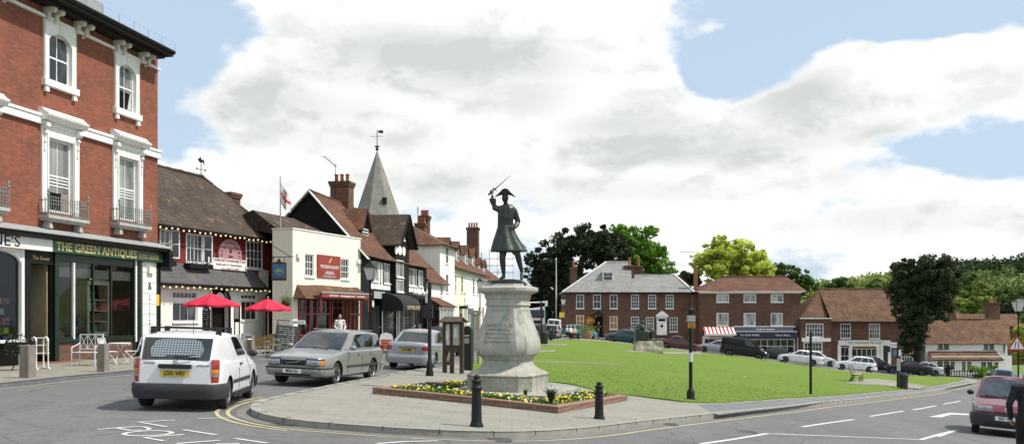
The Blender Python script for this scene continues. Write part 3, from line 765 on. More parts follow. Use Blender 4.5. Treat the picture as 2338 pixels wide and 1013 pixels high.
# first floor windows with hoods and scroll brackets
def scroll(mb,x,z,w_=.17,hh=.6,dp=.2):
    prof=[(0,z),(-dp,z-.02)]+[(-dp+.02+.10*(1-math.cos(t)) if 0 else -dp*.55-dp*.45*math.cos(t)+0, z-.16-.14*math.sin(t)) for t in [k*PI/6 for k in range(-3,8)]]+[(-dp*.3,z-hh*.75),(-.03,z-hh),(0,z-hh)]
    mb.prism([(p[0],p[1]) for p in prof],x-w_/2,x+w_/2,axis='x')
zh=0
for i,(a,b,c,d) in enumerate(win1):
    o=window(R1,a,b,c,d,2,2,rec=.1,fr=.07,bar=.035,sill=0,glass=M_GLASSB)
    q=MB(M_WHITEF)
    for k in range(3): q.box(a+.07,b-.07,.105,.118,c+(d-c)*(.36+.045*k),c+(d-c)*(.375+.045*k))
    q.build('shutter_slats',o)
    if i==1:
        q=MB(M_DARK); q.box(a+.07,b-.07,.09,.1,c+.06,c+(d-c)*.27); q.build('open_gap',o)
        q=MB(plain('brown_curtain',(.3,.24,.17),.9,.3,6)); q.box(b-.5,b-.12,.07,.088,c+.08,c+(d-c)*.27); q.build('curtain',o)
    s=MB(M_WHITE); e=.34; ht=d+.62
    s.box(a-e,a-.0,-.08,0,c-.1,d+.55); s.box(b,b+e,-.08,0,c-.1,d+.55); s.box(a,b,-.1,0,d,d+.14); s.box(a,b,-.06,0,d+.14,d+.55)
    s.box(a-.1,a-.02,-.12,-.08,c,d+.1); s.box(b+.02,b+.1,-.12,-.08,c,d+.1)
    s.lathe([(.13,0),(.1,.03),(.06,.03)],((a+b)/2,-.07,d+.35),14,axis='y'); s.box((a+b)/2-.5,(a+b)/2-.18,-.085,-.06,d+.27,d+.43); s.box((a+b)/2+.18,(a+b)/2+.5,-.085,-.06,d+.27,d+.43)
    s.build('surround',o,bevel=.008)
    s=MB(M_WHITE)
    for x in (a-e+.12,b+e-.12):
        scroll(s,x,d+.53,.2,.62,.26); s.ball((x,-.22,d+.36),(.115,.08,.1),10,6); s.ball((x,-.14,d+.12),(.085,.06,.08),8,6); s.box(x-.05,x+.05,-.12,-.08,d-.5,d-.05,tp=.015)
        s.ball((x,-.12,d-.18),(.05,.04,.06),8,5)
    s.build('scroll_bracket',o,smooth=True)
    s=MB(M_WHITE)
    hp=[(0,d+.55),(-.28,d+.55),(-.34,d+.62),(-.4,d+.70),(-.42,d+.78),(-.36,d+.80),(-.26,d+.86),(-.16,d+.97),(0,d+.99)]
    s.prism(hp,a-e-.12,b+e+.12,axis='x'); s.build('hood',o)
    zh=d+.62
    # balconette ledge, brackets and iron railing
    zb=c-.02; s=MB(plain('balcony_stone',(.42,.42,.38),.85,.2,3,.3,dirt=.5,dirtcol=(.2,.19,.16)))
    s.box(a-e-.12,b+e+.12,-.42,0,zb-.28,zb-.16); s.box(a-e-.06,b+e+.06,-.36,0,zb-.36,zb-.28)
    for x in (a-.15,b+.15): s.box(x-.1,x+.1,-.3,0,zb-.62,zb-.36,tp=.03)
    s.build('balcony',o,bevel=.01)
    s=MB(plain('railing_grey_iron',(.20,.225,.21),.6,.3,6,.2)); x0=a-e-.08;x1=b+e+.08;y=-.38
    s.bar((x0,y,zb+.36),(x1,y,zb+.36),.025); s.bar((x0,y,zb-.1),(x1,y,zb-.1),.025); s.bar((x0,y,zb+.24),(x1,y,zb+.24),.018)
    for xx in (x0,x1): 
        s.bar((xx,y,zb+.36),(xx,0,zb+.36),.025); s.bar((xx,y,zb-.1),(xx,0,zb-.1),.025)
        for yy in (-.25,-.12): s.bar((xx,yy,zb-.12),(xx,yy,zb+.45),.02)
        s.bar((xx,y,zb-.16),(xx,y,zb+.5),.035); s.lathe([(.035,zb+.5),(.05,zb+.54),(.02,zb+.6),(.045,zb+.66),(.0,zb+.78)],(xx,y,0),8)
    k=int((x1-x0)/.13)
    for j in range(1,k):
        xx=x0+(x1-x0)*j/k; s.bar((xx,y,zb-.1),(xx,y,zb+.44),.02); s.lathe([(.01,zb+.42),(.028,zb+.46),(0,zb+.54)],(xx,y,0),6)
        if j%2: s.tube([(xx-.06,y,zb+.02),(xx,y,zb+.1),(xx+.06,y,zb+.02),(xx,y,zb-.06),(xx-.06,y,zb+.02)],.009,4)
    s.build('railing',o)
# string courses
s=MB(M_WHITE); s.box(UL,UE+.06,-.12,0,zh-.28,zh-.02); s.box(UL,UE+.1,-.16,0,zh-.02,zh+.08); s.build('string_course',R1,bevel=.01)
u_,zc_=F.p(363,160); s=MB(M_WHITE); s.box(UL,UE+.08,-.11,0,zc_-.05,zc_+.05); s.build('upper_string_course',R1)
# cornice, eaves, gutter, brackets
ue,ze=F.p(397,128,.85); 
s=MB(M_TIMB); s.box(UL,ue-.05,-.85,.0,ze-.06,ze+.04); s.box(UL,ue-.2,-.55,0.,ze-.16,ze-.06); s.prism([(-.9,ze+.04),(-.95,ze+.14),(-.9,ze+.2),(0,ze+.2),(0,ze+.04)],UL,ue,axis='x'); s.build('eaves',R1)
s=MB(plain('aged_white',(.62,.60,.50),.7,.2,4,.2,dirt=.5,dirtcol=(.2,.17,.12)))
xs_=[]
for (px,py) in [(108,30),(126,30),(176,62),(195,62),(266,104),(281,104),(323,130),(337,130)]:
    xs_.append(F.p(px,py,.1)[0])
for x in [xs_[0]-off3,xs_[1]-off3,xs_[2]-off3,xs_[3]-off3]+xs_:
    zt=ze-.14; s.prism([(0,zt),(-.42,zt),(-.46,zt-.07),(-.44,zt-.16),(-.34,zt-.2),(-.24,zt-.17),(-.2,zt-.27),(-.24,zt-.36),(-.16,zt-.46),(-.05,zt-.44),(0,zt-.5)],x-.085,x+.085,axis='x')
    s.ball((x,-.37,zt-.11),(.1,.09,.1),8,6); s.ball((x,-.15,zt-.36),(.095,.075,.09),8,6)
s.build('eaves_bracket',R1,smooth=True)
s=MB(T_SLATE); 
s.slab([(UL,-.92,ze+.2),(ue,-.92,ze+.2),(UE-2.4,3.2,ze+2.2),(UL,3.2,ze+2.2)],.06); s.slab([(ue,-.92,ze+.2),(ue,9,ze+.2),(UE-2.4,3.2,ze+2.2)],.06); s.build('roof',R1)
s=MB(M_IRON)
for i in range(12):
    x=ue-.05-i*1.0; s.bar((x,-.93,ze+.2),(x,-.93,ze+.5),.008)
s.bar((ue-.05,-.93,ze+.5),(UE-11,-.93,ze+.5),.003)
s.build('bird_spikes',R1)
uc,zc=F.p(200,14,-3)
chimney(R1,F.p(150,0,-2)[0],2.4,ze+.8,ze+3.1,2.4,.9,B_DARK,4)
s=MB(M_LEAD); s.box(F.p(110,0,-1.5)[0],F.p(205,0,-1.5)[0],.9,2.5,ze+.9,ze+1.55); s.build('roof_dormer_box',R1)
# ledge over the shops
zb_=F.p(118,549)[1]
s=MB(M_LEAD); s.prism([(0,zb_+.42),(-.3,zb_+.33),(-.62,zb_+.2),(-.62,zb_+.16),(0,zb_+.16)],UL,UE+.1,axis='x'); s.build('lead_ledge',R1)
s=MB(M_BLACK); s.prism([(0,zb_+.158),(-.6,zb_+.158),(-.56,zb_+.04),(-.4,zb_-.02),(0,zb_-.02)],UL,UE+.08,axis='x'); s.box(UE-.12,UE+.16,-.62,0,zb_-.6,zb_+.1); s.build('shop_cornice',R1)
us,zs1=F.p(119,574,.3); zs0=zs1; zs2=zb_-.02
s=MB(M_SIGNG); s.box(F.p(119,560,.3)[0],UE-.02,-.32,-.02,zs0,zs2); s.build('sign_board',R1)
s2=MB(M_WHITE); s2.box(UL,F.p(119,560,.3)[0]-.01,-.33,-.02,zs0,zs2); s2.build('white_sign_board',R1)
zm=(zs0+zs2)/2
ua=F.p(127,560,.3)[0]; ub=F.p(311,560,.3)[0]
def fit(root,s_,u0,u1,z,size,w,mat,**k):
    t=text(root,s_,0,0,size,w,mat,align='LEFT',**k); xs=[v.co.x for v in t.data.vertices]; sx=(u1-u0)/(max(xs)-min(xs))
    mn=min(xs)
    for v in t.data.vertices: v.co.x=(v.co.x-mn)*sx+u0; v.co.z+=z
    return t
fit(R1,'THE GREEN ANTIQUES',ua,ub,zm,.42,.325,M_GOLD,bold=.006)
fit(R1,'01959 569393',F.p(317,560,.3)[0],F.p(361,560,.3)[0],zm-.03,.24,.325,M_GOLD)
fit(R1,"BROWNE'S",F.p(42,560,.3)[0]-3.4,F.p(44,560,.3)[0],zm,.5,.335,M_BLACK)
# ---- shopfront
zw0=F.p(118,775)[1]; zw1=F.p(118,597)[1]
uw0=F.p(128,700)[0]; uw1=F.p(301,700)[0]
ud0=F.p(52,700)[0]; ud1=F.p(118,700)[0]
s=MB(M_DGREEN)
for px,wd in ((124,.22),(303,.16)): x=F.p(px,700)[0]; s.box(x-wd/2,x+wd/2,-.12,.05,.0,zs0)
s.box(uw0,uw1,-.1,.05,zs0-.3,zs0); s.box(uw0-.1,uw1+.1,-.14,.05,zw0-.1,zw0); s.box(uw0,uw1,-.06,.02,zw0,zw0+.07)
for px in (211,252): x=F.p(px,700)[0]; s.box(x-.035,x+.035,-.05,.03,zw0,zs0-.3)
s.box(F.p(311,700)[0],F.p(318,700)[0],-.1,0,0,zs0); s.box(F.p(351,700)[0],UE,-.12,0,0,zs0)
shf=s.build('shopfront_frame',R1)
s=MB(M_WHITE); x=F.p(165,700)[0]; s.box(x-.04,x+.04,-.09,.03,zw0,zs0-.3); x=F.p(303.5,700)[0]; s.box(x-.05,x+.05,-.16,-.11,zw0-.2,zs0); s.build('white_mullion',shf)
s=MB(M_SHOPG); s.add([(uw0,-.01,zw0),(uw1,-.01,zw0),(uw1,-.01,zs0-.3),(uw0,-.01,zs0-.3)],[(0,1,2,3)]); s.build('pane',shf,fix=False)
s=MB(B_DARK); s.box(uw0-.1,uw1+.15,-.06,.1,0,zw0-.1); s.build('stall_riser',R1)
# white pilaster with painted letters
x0=F.p(319,700)[0]; x1=F.p(350,700)[0]
s=MB(M_WALLW); s.box(x0,x1,-.14,.1,0,zs0-.02); 
pil=s.build('white_pilaster',R1)
s=MB(plain('joint_grey',(.4,.4,.37),.9)); 
for k in range(1,9): s.box(x0,x1,-.146,-.141,k*zs0/9-.01,k*zs0/9+.01)
s.build('course_joints',pil)
text(pil,'&',(x0+x1)/2,F.p(330,653)[1],.45,.15,M_BLACK)
for k,ch in enumerate('COLLECTABLES'): text(pil,ch,(x0+x1)/2,F.p(330,675)[1]-k*.145,.13,.15,M_BLACK)
s=MB(M_CREAM); s.cbox(((x0+x1)/2,-.2,zs0-.35),(.42,.14,.26)); s.build('alarm_box',R1)
s=MB(plain('yellow_plate',(.75,.5,.04),.5,.1)); s.box(F.p(350,690)[0],F.p(361,690)[0],-.135,-.125,F.p(355,697)[1],F.p(355,672)[1]); s.build('yellow_notice',R1)
# interior of the shop
s=MB(plain('shop_interior',(.34,.29,.17),.9,.3,1.5)); s.box(uw0-.3,uw1+.3,2.2,2.25,0,zs0); s.box(uw0-.3,uw1+.3,.12,2.2,.3,.42); s.box(uw0-.3,uw1+.3,.12,2.2,zs0-.02,zs0+.03)
s.box(uw0-.35,uw0-.3,.12,2.2,.3,zs0); s.box(uw1+.3,uw1+.35,.12,2.2,.3,zs0); s.build('shop_interior',R1)
s=MB(plain('cream_cabinet_paint',(.85,.80,.60),.6,.15,4))
ca=F.p(178,700,-.7)[0]; cb=F.p(231,700,-.7)[0]; zc0=zw0-.1; zc1=F.p(200,650,-.7)[1]
s.box(ca,ca+.14,.3,.8,zc0,zc1); s.box(cb-.14,cb,.3,.8,zc0,zc1); s.box(ca-.06,cb+.06,.25,.8,zc1,zc1+.14); s.box(ca,cb,.3,.8,zc0,zc0+.3)
m=(ca+cb)/2; s.prism([(ca+.1,zc1+.14),(m-.15,zc1+.26),(m,zc1+.36),(m+.15,zc1+.26),(cb-.1,zc1+.14)],.28,.4,axis='y')
for k in range(4): s.box(ca+.14,cb-.14,.35,.78,zc0+.3+k*.42,zc0+.33+k*.42)
cabinet=s.build('display_cabinet',R1)
s=MB(M_DARK); s.box(ca+.14,cb-.14,.76,.79,zc0+.3,zc1); s.build('cabinet_back',cabinet)
cols=[(.6,.6,.55),(.3,.1,.06),(.5,.35,.1),(.1,.15,.25),(.05,.05,.05),(.35,.3,.2),(.15,.25,.12)]
for i in range(46):
    x=random.uniform(uw0,uw1); 
    if ca-.1<x<cb+.1: 
        z=zc0+.33+random.randrange(4)*.42; y=.55
        x=random.uniform(ca+.3,cb-.3)
    else: z=zw0-.05+(random.choice([0,0,.5,1.1]) ); y=random.uniform(.4,1.9)
    c=random.choice(cols); q=MB(plain('antique_'+str(cols.index(c)),c,.5,.2,5))
    t=random.random(); r_=random.uniform(.06,.14)
    if t<.5: q.lathe([(r_*.5,0),(r_,.1),(r_*1.1,.2),(r_*.5,.3),(r_*.6,.36)],(x,y,z),10)
    else: q.cbox((x,y,z+.15),(r_*2,r_*2,.3))
    q.build('antique',R1,smooth=t<.5)
for x_,z_,y_ in ((.6,.3,.9),(1.5,.5,1.4),(3.4,.45,.8),(4.2,.8,1.2),(2.6,.2,.6)):
    q=MB(plain('shop_spotlight',(1,.75,.4),.5,.05,emit=3.)); q.ball((uw0+x_*(uw1-uw0)/5,y_,zs0-.35-z_),.045,7,5); q.build('spot_lamp',R1)
# pale blind at the top of the windows
s=MB(plain('pale_blind',(.42,.40,.34),.9,.15,4)); s.box(uw0,uw1,.05,.06,F.p(118,630)[1],F.p(118,608)[1]); s.build('blind',R1)
# door recess
s=MB(M_BLACK); s.box(ud0,ud0+.3,-.08,.05,0,zs0); s.box(ud0,ud1,-.06,.9,zs0-.45,zs0); s.box(ud0-.02,ud0+.05,0,.9,0,zs0); s.box(ud1-.05,ud1,0,.9,0,zs0); rec_=s.build('porch_recess',R1)
text(rec_,'The Green',(ud0+ud1)/2+.1,zs0-.25,.2,.065,M_GOLD)
d_=door(R1,ud0+.35,ud1-.1,.02,zs0-.5,M_DGREEN,rec=.9,glass=plain('frosted_pane',(.22,.23,.22),.15,.2,2),glassz=(1.35,2.6))
s=MB(M_IRON)
for k in range(8): x=ud0+.42+k*.13; s.bar((x,.85,.1),(x,.85,1.3),.02)
s.bar((ud0+.4,.85,1.3),(ud1-.15,.85,1.3),.03); s.build('gate_bars',d_)
s=MB(plain('red_step_tiles',(.25,.09,.06),.8,.2,6)); s.box(ud0,ud1+.9,-.35,.85,0,.06); s.build('step',R1)
# neighbouring shopfront at the far left
ul=UL; ur=F.p(49,700)[0]
s=MB(M_WHITE); s.box(ur-.14,ur,-.12,.03,0,zs0); s.box(ul,ur,-.1,.03,zs0-.12,zs0); s.box(ul,ur,-.14,.03,F.p(20,775)[1]-.1,F.p(20,775)[1])
# arched head
m=ur-1.2; pts=[(ur-.14,zs0-.12),(ur-.14,zs0-.5)]+[(ur-.14-.9*(1-math.cos(t)),zs0-.5+.36*math.sin(t)) for t in [k*PI/16 for k in range(9)]]
s.prism(pts,-.1,.02,axis='y'); wf=s.build('white_shopfront',R1)
s=MB(M_SHOPG); s.add([(ul,0,.8),(ur-.1,0,.8),(ur-.1,0,zs0-.1),(ul,0,zs0-.1)],[(0,1,2,3)]); s.build('pane',wf,fix=False)
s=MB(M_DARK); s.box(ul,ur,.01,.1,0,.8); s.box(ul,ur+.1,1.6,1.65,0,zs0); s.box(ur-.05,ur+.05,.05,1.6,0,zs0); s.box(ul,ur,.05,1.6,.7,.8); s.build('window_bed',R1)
for i in range(40):
    x=random.uniform(ul+3.2,ur-.3); z=.8+random.choice([0,.3,.62,.95,1.3]); c=random.choice([(.5,.06,.04),(.6,.5,.1),(.6,.6,.6),(.1,.2,.4),(.45,.12,.2),(.2,.3,.1)])
    q=MB(plain('shop_goods_%d'%int(c[0]*100+c[1]*10),c,.5,.2,5)); q.cbox((x,random.uniform(.2,1.2),z+.1),(.22,.2,.2)); q.build('goods',R1)
s=MB(plain('shelf_wood',(.4,.28,.14),.7,.2,6)); 
for z in (1.08,1.4,1.73): s.box(ur-2.3,ur-.4,.3,.9,z,z+.03)
s.build('shelf',R1)
# drain pipe at the corner
s=MB(M_BLACK); s.tube([(UE-.05,-.12,.1),(UE-.05,-.12,zs0)],.05,8); s.build('drainpipe',R1,smooth=True)

# =========================================================== 2. the red tile-hung pub
F=Fac(-15.82,40.6,17,.12,'pub_building','low pub with red tile hung upper wall, white ground floor and sagging brown tiled roof','building')
R2=F.root; U0=.02; U1=F.p(627,600)[0]
ze=F.p(625,548,.45)[1]
ws=[F.R(364,388,521,587),F.R(424,462,531,598),F.R(561,599,548,611)]
zj=F.p(576,614)[1]
wall(R2,U0,U1,zj-.3,ze+.1,[(w_[0],w_[1],w_[2],w_[3]) for w_ in ws],T_HUNG,rev=M_WHITE)
shell(R2,U0,U1,7.2,ze,B_DARK)
window(R2,*ws[0],2,2,rec=.0,fr=.07,bar=.035,glass=M_GLASSC); 
window(R2,*ws[1],4,2,rec=.0,fr=.07,bar=.035); window(R2,*ws[2],4,3,rec=.0,fr=.07,bar=.035)
# open casements
def casement(root,u,z0,z1,wd,ang,sgn):
    mb=MB(M_WHITEF); f=.055
    for q in ((0,f,0,z1-z0),(wd-f,wd,0,z1-z0),(f,wd-f,0,f),(f,wd-f,z1-z0-f,z1-z0),(f,wd-f,(z1-z0)/2-.012,(z1-z0)/2+.012)): mb.box(q[0],q[1],-.02,.02,q[2],q[3])
    mb.m(M_GLASS); mb.box(f,wd-f,-.004,.004,f,z1-z0-f)
    o=mb.build('casement',root); o.location=(u,-.03,z0); o.rotation_euler=(0,0,ang); return o
casement(R2,ws[0][1]+.02,ws[0][2],ws[0][3],.42,rad(-28),1); casement(R2,ws[1][1]+.02,ws[1][2],ws[1][3],.45,rad(-38),1)
# roof
us,s_=F.p(463,405,-3.3); zr=CZ-(405-HY)/FP*(F.ay+math.cos(F.th)*us+math.sin(F.th)*3.3)-F.z0
uL=U0; 
s=MB(T_DARK)
s.grid((uL,-.5,ze),(U1+.25,-.5,ze),(us,3.3,zr),(uL,3.3,zr+.06),22,10,.06,seed=3)
s.grid((U1+.25,-.5,ze),(U1+.25,7.3,ze),(us,3.35,zr),(us,3.3,zr),8,8,.03,seed=4)
s.slab([(uL,3.3,zr),(us,3.3,zr),(U1+.25,7.3,ze),(uL,7.3,ze)],.06)
s.build('roof',R2)
ridge(R2,(uL,3.3,zr+.05),(us,3.3,zr+.02),T_DARK); ridge(R2,(us,3.3,zr+.0),(U1+.25,-.45,ze+.02),T_DARK,.09)
gutter(R2,uL,U1+.3,-.56,ze-.04)
uc=F.p(521,452,-5.2)[0]; zc=CZ-(441-HY)/FP*(F.ay+math.cos(F.th)*uc+math.sin(F.th)*5.2)-F.z0
chimney(R2,uc,5.2,ze,zc,1.0,1.0,B_DARK,0)
# weather vane
s=MB(M_IRON); uv_,zv=F.p(459,405,-3.3); zv=zr
s.bar((uv_,3.3,zv),(uv_,3.3,zv+.95),.03); 
for a in (0,PI/2): s.bar((uv_-.3*math.cos(a),3.3-.3*math.sin(a),zv+.4),(uv_+.3*math.cos(a),3.3+.3*math.sin(a),zv+.4),.015)
s.prism([(uv_-.3,zv+.9),(uv_-.1,zv+.75),(uv_+.15,zv+.78),(uv_+.32,zv+.68),(uv_+.22,zv+.95),(uv_+.05,zv+.92),(uv_-.05,zv+1.06),(uv_-.14,zv+.98)],3.29,3.31,axis='y')
for q,dx in (('N',.36),('S',-.36)): s.cbox((uv_+dx,3.3,zv+.4),(.08,.02,.12))
s.build('weather_vane',R2)
# ground floor, pushed forward under a slate pent roof
wg=.25; zg=F.p(367,644,.65)[1]
gw=[F.R(394.5,451,664,681,wg),F.R(394.5,451,689,734,wg),F.R(551,588,671,682,wg),F.R(551,588,686,730,wg),F.R(481,525,660,771,wg),F.R(611,622,655,764,wg)]
gw[4]=(gw[4][0],gw[4][1],0.,gw[4][3]); gw[5]=(gw[5][0],gw[5][1],0.,gw[5][3])
U1g=F.p(600,700,wg)[0]
wall(R2,U0,U1g,0,zg+.05,[g_ for g_ in gw[:5]],M_WALLW,w=wg,name='ground_floor_wall',depth=.3)
s=MB(M_WALLW); s.box(U0,U0+.1,-wg+.003,0,0,zg); s.box(U1g-.1,U1g,-wg+.003,0,0,zg); s.box(U1g,F.p(611,700)[0]+.05,-.02,.1,0,zj); s.build('return_wall',R2)
s=MB(M_BLACK); s.box(F.p(611,700)[0]+.05,U1,-.0,.1,0,zj-.28); s.build('side_door',R2)
window(R2,*gw[0],6,1,w=wg,rec=.08,sill=0,sash=False,bar=.03); window(R2,*gw[1],3,1,w=wg,rec=.08,sash=False,bar=.015,mat=M_WHITEF)
window(R2,*gw[2],4,1,w=wg,rec=.08,sill=0,sash=False,bar=.03); window(R2,*gw[3],3,1,w=wg,rec=.08,sash=False,bar=.015)
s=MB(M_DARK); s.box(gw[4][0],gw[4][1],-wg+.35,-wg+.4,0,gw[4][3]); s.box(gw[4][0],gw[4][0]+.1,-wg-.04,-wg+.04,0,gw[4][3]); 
s.build('doorway',R2)
# fan arch over the door
m=(gw[4][0]+gw[4][1])/2; s=MB(M_BLACK); s.tube([(m+.62*math.cos(t),-wg-.03,gw[4][3]-.35+.42*math.sin(t)) for t in [k*PI/12 for k in range(13)]],.05,6); 
s.box(gw[4][1]-.08,gw[4][1]+.02,-wg-.04,-wg+.02,0,gw[4][3]-.3); s.build('door_arch',R2)
s=MB(M_WHITEF); s.prism([(m+.36*math.cos(t),gw[4][3]-.42+.3*math.sin(t)) for t in [k*PI/12 for k in range(13)]],-wg+.02,-wg+.04,axis='y'); s.build('fanlight',R2)
s=MB(T_SLATE); s.grid((U0,-.7,zg),(F.p(612,658,.7)[0],-.7,zg),(F.p(576,614)[0],0,zj),(U0,0,zj),18,5,.035,seed=9)
s.slab([(F.p(612,658,.7)[0],-.7,zg),(F.p(612,658,.7)[0]+.0,0,zg+.0),(F.p(576,614)[0],0,zj)],.05); s.build('pent_roof',R2)
gutter(R2,U0,F.p(612,658,.7)[0],-.76,zg-.05)
s=MB(M_BLACK); s.box(U0,F.p(608,658,.6)[0],-.68,-.5,zg-.14,zg-.05); s.build('fascia',R2)
s=MB(M_BLACK); s.tube([(U1-.1,-.12,zj),(U1-.1,-.12,ze-.1)],.05,8); s.build('drainpipe',R2,smooth=True)
# strings of warm lamps along both eaves
lampm=plain('warm_bulb',(1,.8,.42),.4,.05,emit=.9)
for nm,n_,uu,yy,zz in (('string of warm bulbs under the upper eaves of the red pub',26,U1-.1,-.62,ze-.14),('string of warm bulbs along the slate pent roof of the red pub',22,U1g+.3,-.8,zg-.16)):
    ls=thing('light_string',nm,'string lights',(F.ax,F.ay,F.z0),F.rz)
    q=MB(M_BLACK); q.tube([(.1+k*uu/10,yy,zz+.03) for k in range(11)],.008,4); q.build('cable',ls)
    for k in range(n_):
        q=MB(lampm); q.ball((.2+k*(uu-.1)/(n_-.5),yy,zz-.02-.03*math.sin(k*1.9)),.042,6,5); q.build('bulb',ls,smooth=True)
# arched pink name board and the white banner
M_PINK=plain('pink_board',(.42,.23,.25),.6,.15,4); a,b,c,d=F.R(494,547,542,590); m=(a+b)/2; rr=(b-a)/2
s=MB(M_PINK); s.prism([(m+rr*math.cos(t),c+.05+(d-c-.05)*math.sin(t)**.8 if math.sin(t)>0 else c+.05) for t in [k*PI/18 for k in range(19)]]+[(a,c),(b,c)],-.14,-.04,axis='y')
pb=s.build('arched_board',R2)
M_MAR=plain('maroon_letters',(.18,.03,.06),.6)
for k,ch in enumerate('Grasshopper'):
    t=PI*(1-(k+.5)/11); R_=Matrix.Translation((m+rr*.74*math.cos(t),-.15,c+.05+(d-c)*.74*math.sin(t)))@Matrix.Rotation(PI/2-t,4,'Y').inverted()@Matrix.Rotation(PI/2,4,'X')
    text(pb,ch,0,0,.24,0,M_MAR,rot=Matrix.Identity(4)@Matrix.Rotation(-(t-PI/2),4,'Y')@Matrix.Rotation(PI/2,4,'X'),loc=(m+rr*.78*math.cos(t),-.15,c+.08+(d-c)*.74*math.sin(t)))
text(pb,'INN',m,c+.14,.2,.15,M_MAR); s=MB(M_MAR); s.lathe([(.12,0),(.1,.02)],(m,-.15,c+.42),12,axis='y'); s.build('crest',pb)
b0=F.p(475,586,.2); b1=F.p(561,592,.2); zb0=F.p(475,613,.2)[1]; 
s=MB(M_WHITE); s.box(b0[0],b1[0],-.22,-.19,zb0+.02,b0[1]); bn=s.build('banner',R2)
zz=(zb0+b0[1])/2; text(bn,'Traditional Homemade Food',(b0[0]+b1[0])/2+.1,zz+.2,.24,.225,M_MAR); text(bn,'Sunday Lunch 12-3  Function Room',(b0[0]+b1[0])/2+.1,zz-.02,.15,.225,M_MAR); text(bn,'Tel: 01959 563926',(b0[0]+b1[0])/2+.2,zz-.25,.2,.225,M_MAR)
# =========================================================== pub sign, hanging
def flowerbox(px0,px1,py,F_,w,label,n=60):
    a=F_.p(px0,py,w)[0]; b=F_.p(px1,py,w)[0]; z=F_.p(px0,py,w)[1]
    t=thing('flower_box',label,'flower box',F_.root.matrix_basis@Vector(((a+b)/2,-w,z)),F_.rz,'window boxes on the pub')
    q=MB(M_BLACK); L=(b-a)/2; q.box(-L,L,-.18,.14,-.22,0); q.build('trough',t,bevel=.01)
    q=MB(plain('box_leaf',(.03,.07,.02),.8)); f=MB(plain('box_flower',(.65,.6,.6),.7))
    for i in range(n):
        p=Vector((random.uniform(-L,L),random.uniform(-.16,.12),random.uniform(0,.16))); u=Vector((random.gauss(0,1),random.gauss(0,1),random.gauss(0,1))).normalized()*.06; v=u.orthogonal().normalized()*.05
        (f if i%4==0 else q).add([p-u,p-v,p+u,p+v],[(0,1,2,3)])
    q.build('foliage',t,fix=False); f.build('blossom',t,fix=False)
    return t
bpy.context.view_layer.update()
flowerbox(426,480,600,F,.3,'long black flower box under the wide open window of the red pub')
flowerbox(370,396,594,F,.3,'short black flower box under the leftmost window of the red pub',35)
sp=F.root.matrix_basis@Vector((U1+.1,-.9,F.p(636,600)[1]))
# =========================================================== 3. cream gallery shop
F=Fac(-10.95,47,20,.12,'gallery_building','cream rendered two storey shop with flat parapet and red sign between its windows','building')
R3=F.root; U1=F.p(823,600)[0]; zp=F.p(668,522)[1]
gw=[F.R(697,717,579,630),F.R(779,797,590,636)]
shop=F.R(680,824,678,775); 
wall(R3,0,U1,0,zp,[gw[0],gw[1],(shop[0],shop[1],0,shop[3]+.15)],M_CREAM,depth=.2)
s=MB(M_CREAM); s.box(0,.2,.003,1.18,0,zp-.003); s.prism([(0.01,1.17),(2.75,3.0),(2.75,6.5),(2.95,6.5),(2.95,2.9),(.3,1.1)],0,zp-.25); s.box(U1-.2,U1,.003,6.5,0,zp-.003); s.box(2.95,U1-.2,6.3,6.5,0,zp); s.build('side_wall',R3)
s=MB(M_WHITE); s.box(-.04,U1+.04,-.04,.3,zp,zp+.06); s.box(-.04,.24,.3,1.2,zp,zp+.06); s.build('coping',R3)
s=MB(T_DARK); rz_=zp+1.15
s.slab([(.2,.6,zp-.25),(U1-.2,.6,zp-.25),(U1-1.6,3.4,rz_),(.9,3.0,rz_)],.08); s.slab([(.2,.6,zp-.25),(.9,3.0,rz_),(1.9,5.6,zp+.6)],.06); s.slab([(.9,3.,rz_),(U1-1.6,3.4,rz_),(U1-.2,6.3,zp-.2),(1.9,5.6,zp+.6)],.06); s.build('roof',R3)
window(R3,*gw[0],3,3,rec=.06,fr=.06,bar=.03); window(R3,*gw[1],3,3,rec=.06,fr=.06,bar=.03)
a,b,c,d=F.R(725,778,580,632,.05); sm_=MB(M_SIGNR); sm_.box(a,b-.04,-.07,-.0,c,d); sb=sm_.build('sign_board',R3)
text(sb,'THE DESIGN GALLERY',(a+b)/2,(c+d)/2-.03,.24,.075,M_WLET,sx=(b-a)/2.95); text(sb,'01959 561234',(a+b)/2,(c+d)/2-.3,.13,.075,M_WLET); text(sb,'www.designgallery.co.uk',(a+b)/2,c+.22,.1,.075,M_WLET); text(sb,'Fine Glass   Wood Furniture   Ceramics',(a+b)/2,c+.07,.08,.075,M_WLET)
s=MB(M_GOLD); m=(a+b)/2; s.prism([(m-.05,d-.42),(m+.1,d-.3),(m+.22,d-.1),(m+.05,d-.2),(m-.08,d-.36)],-.085,-.072,axis='y'); s.build('leaf_emblem',sb)
for px,py in ((680,584),(817,597)):
    q=MB(M_WHITE); u,z=F.p(px,py); q.box(u-.16,u+.16,-.14,0,z-.12,z+.12); q.build('alarm_box',R3,bevel=.02)
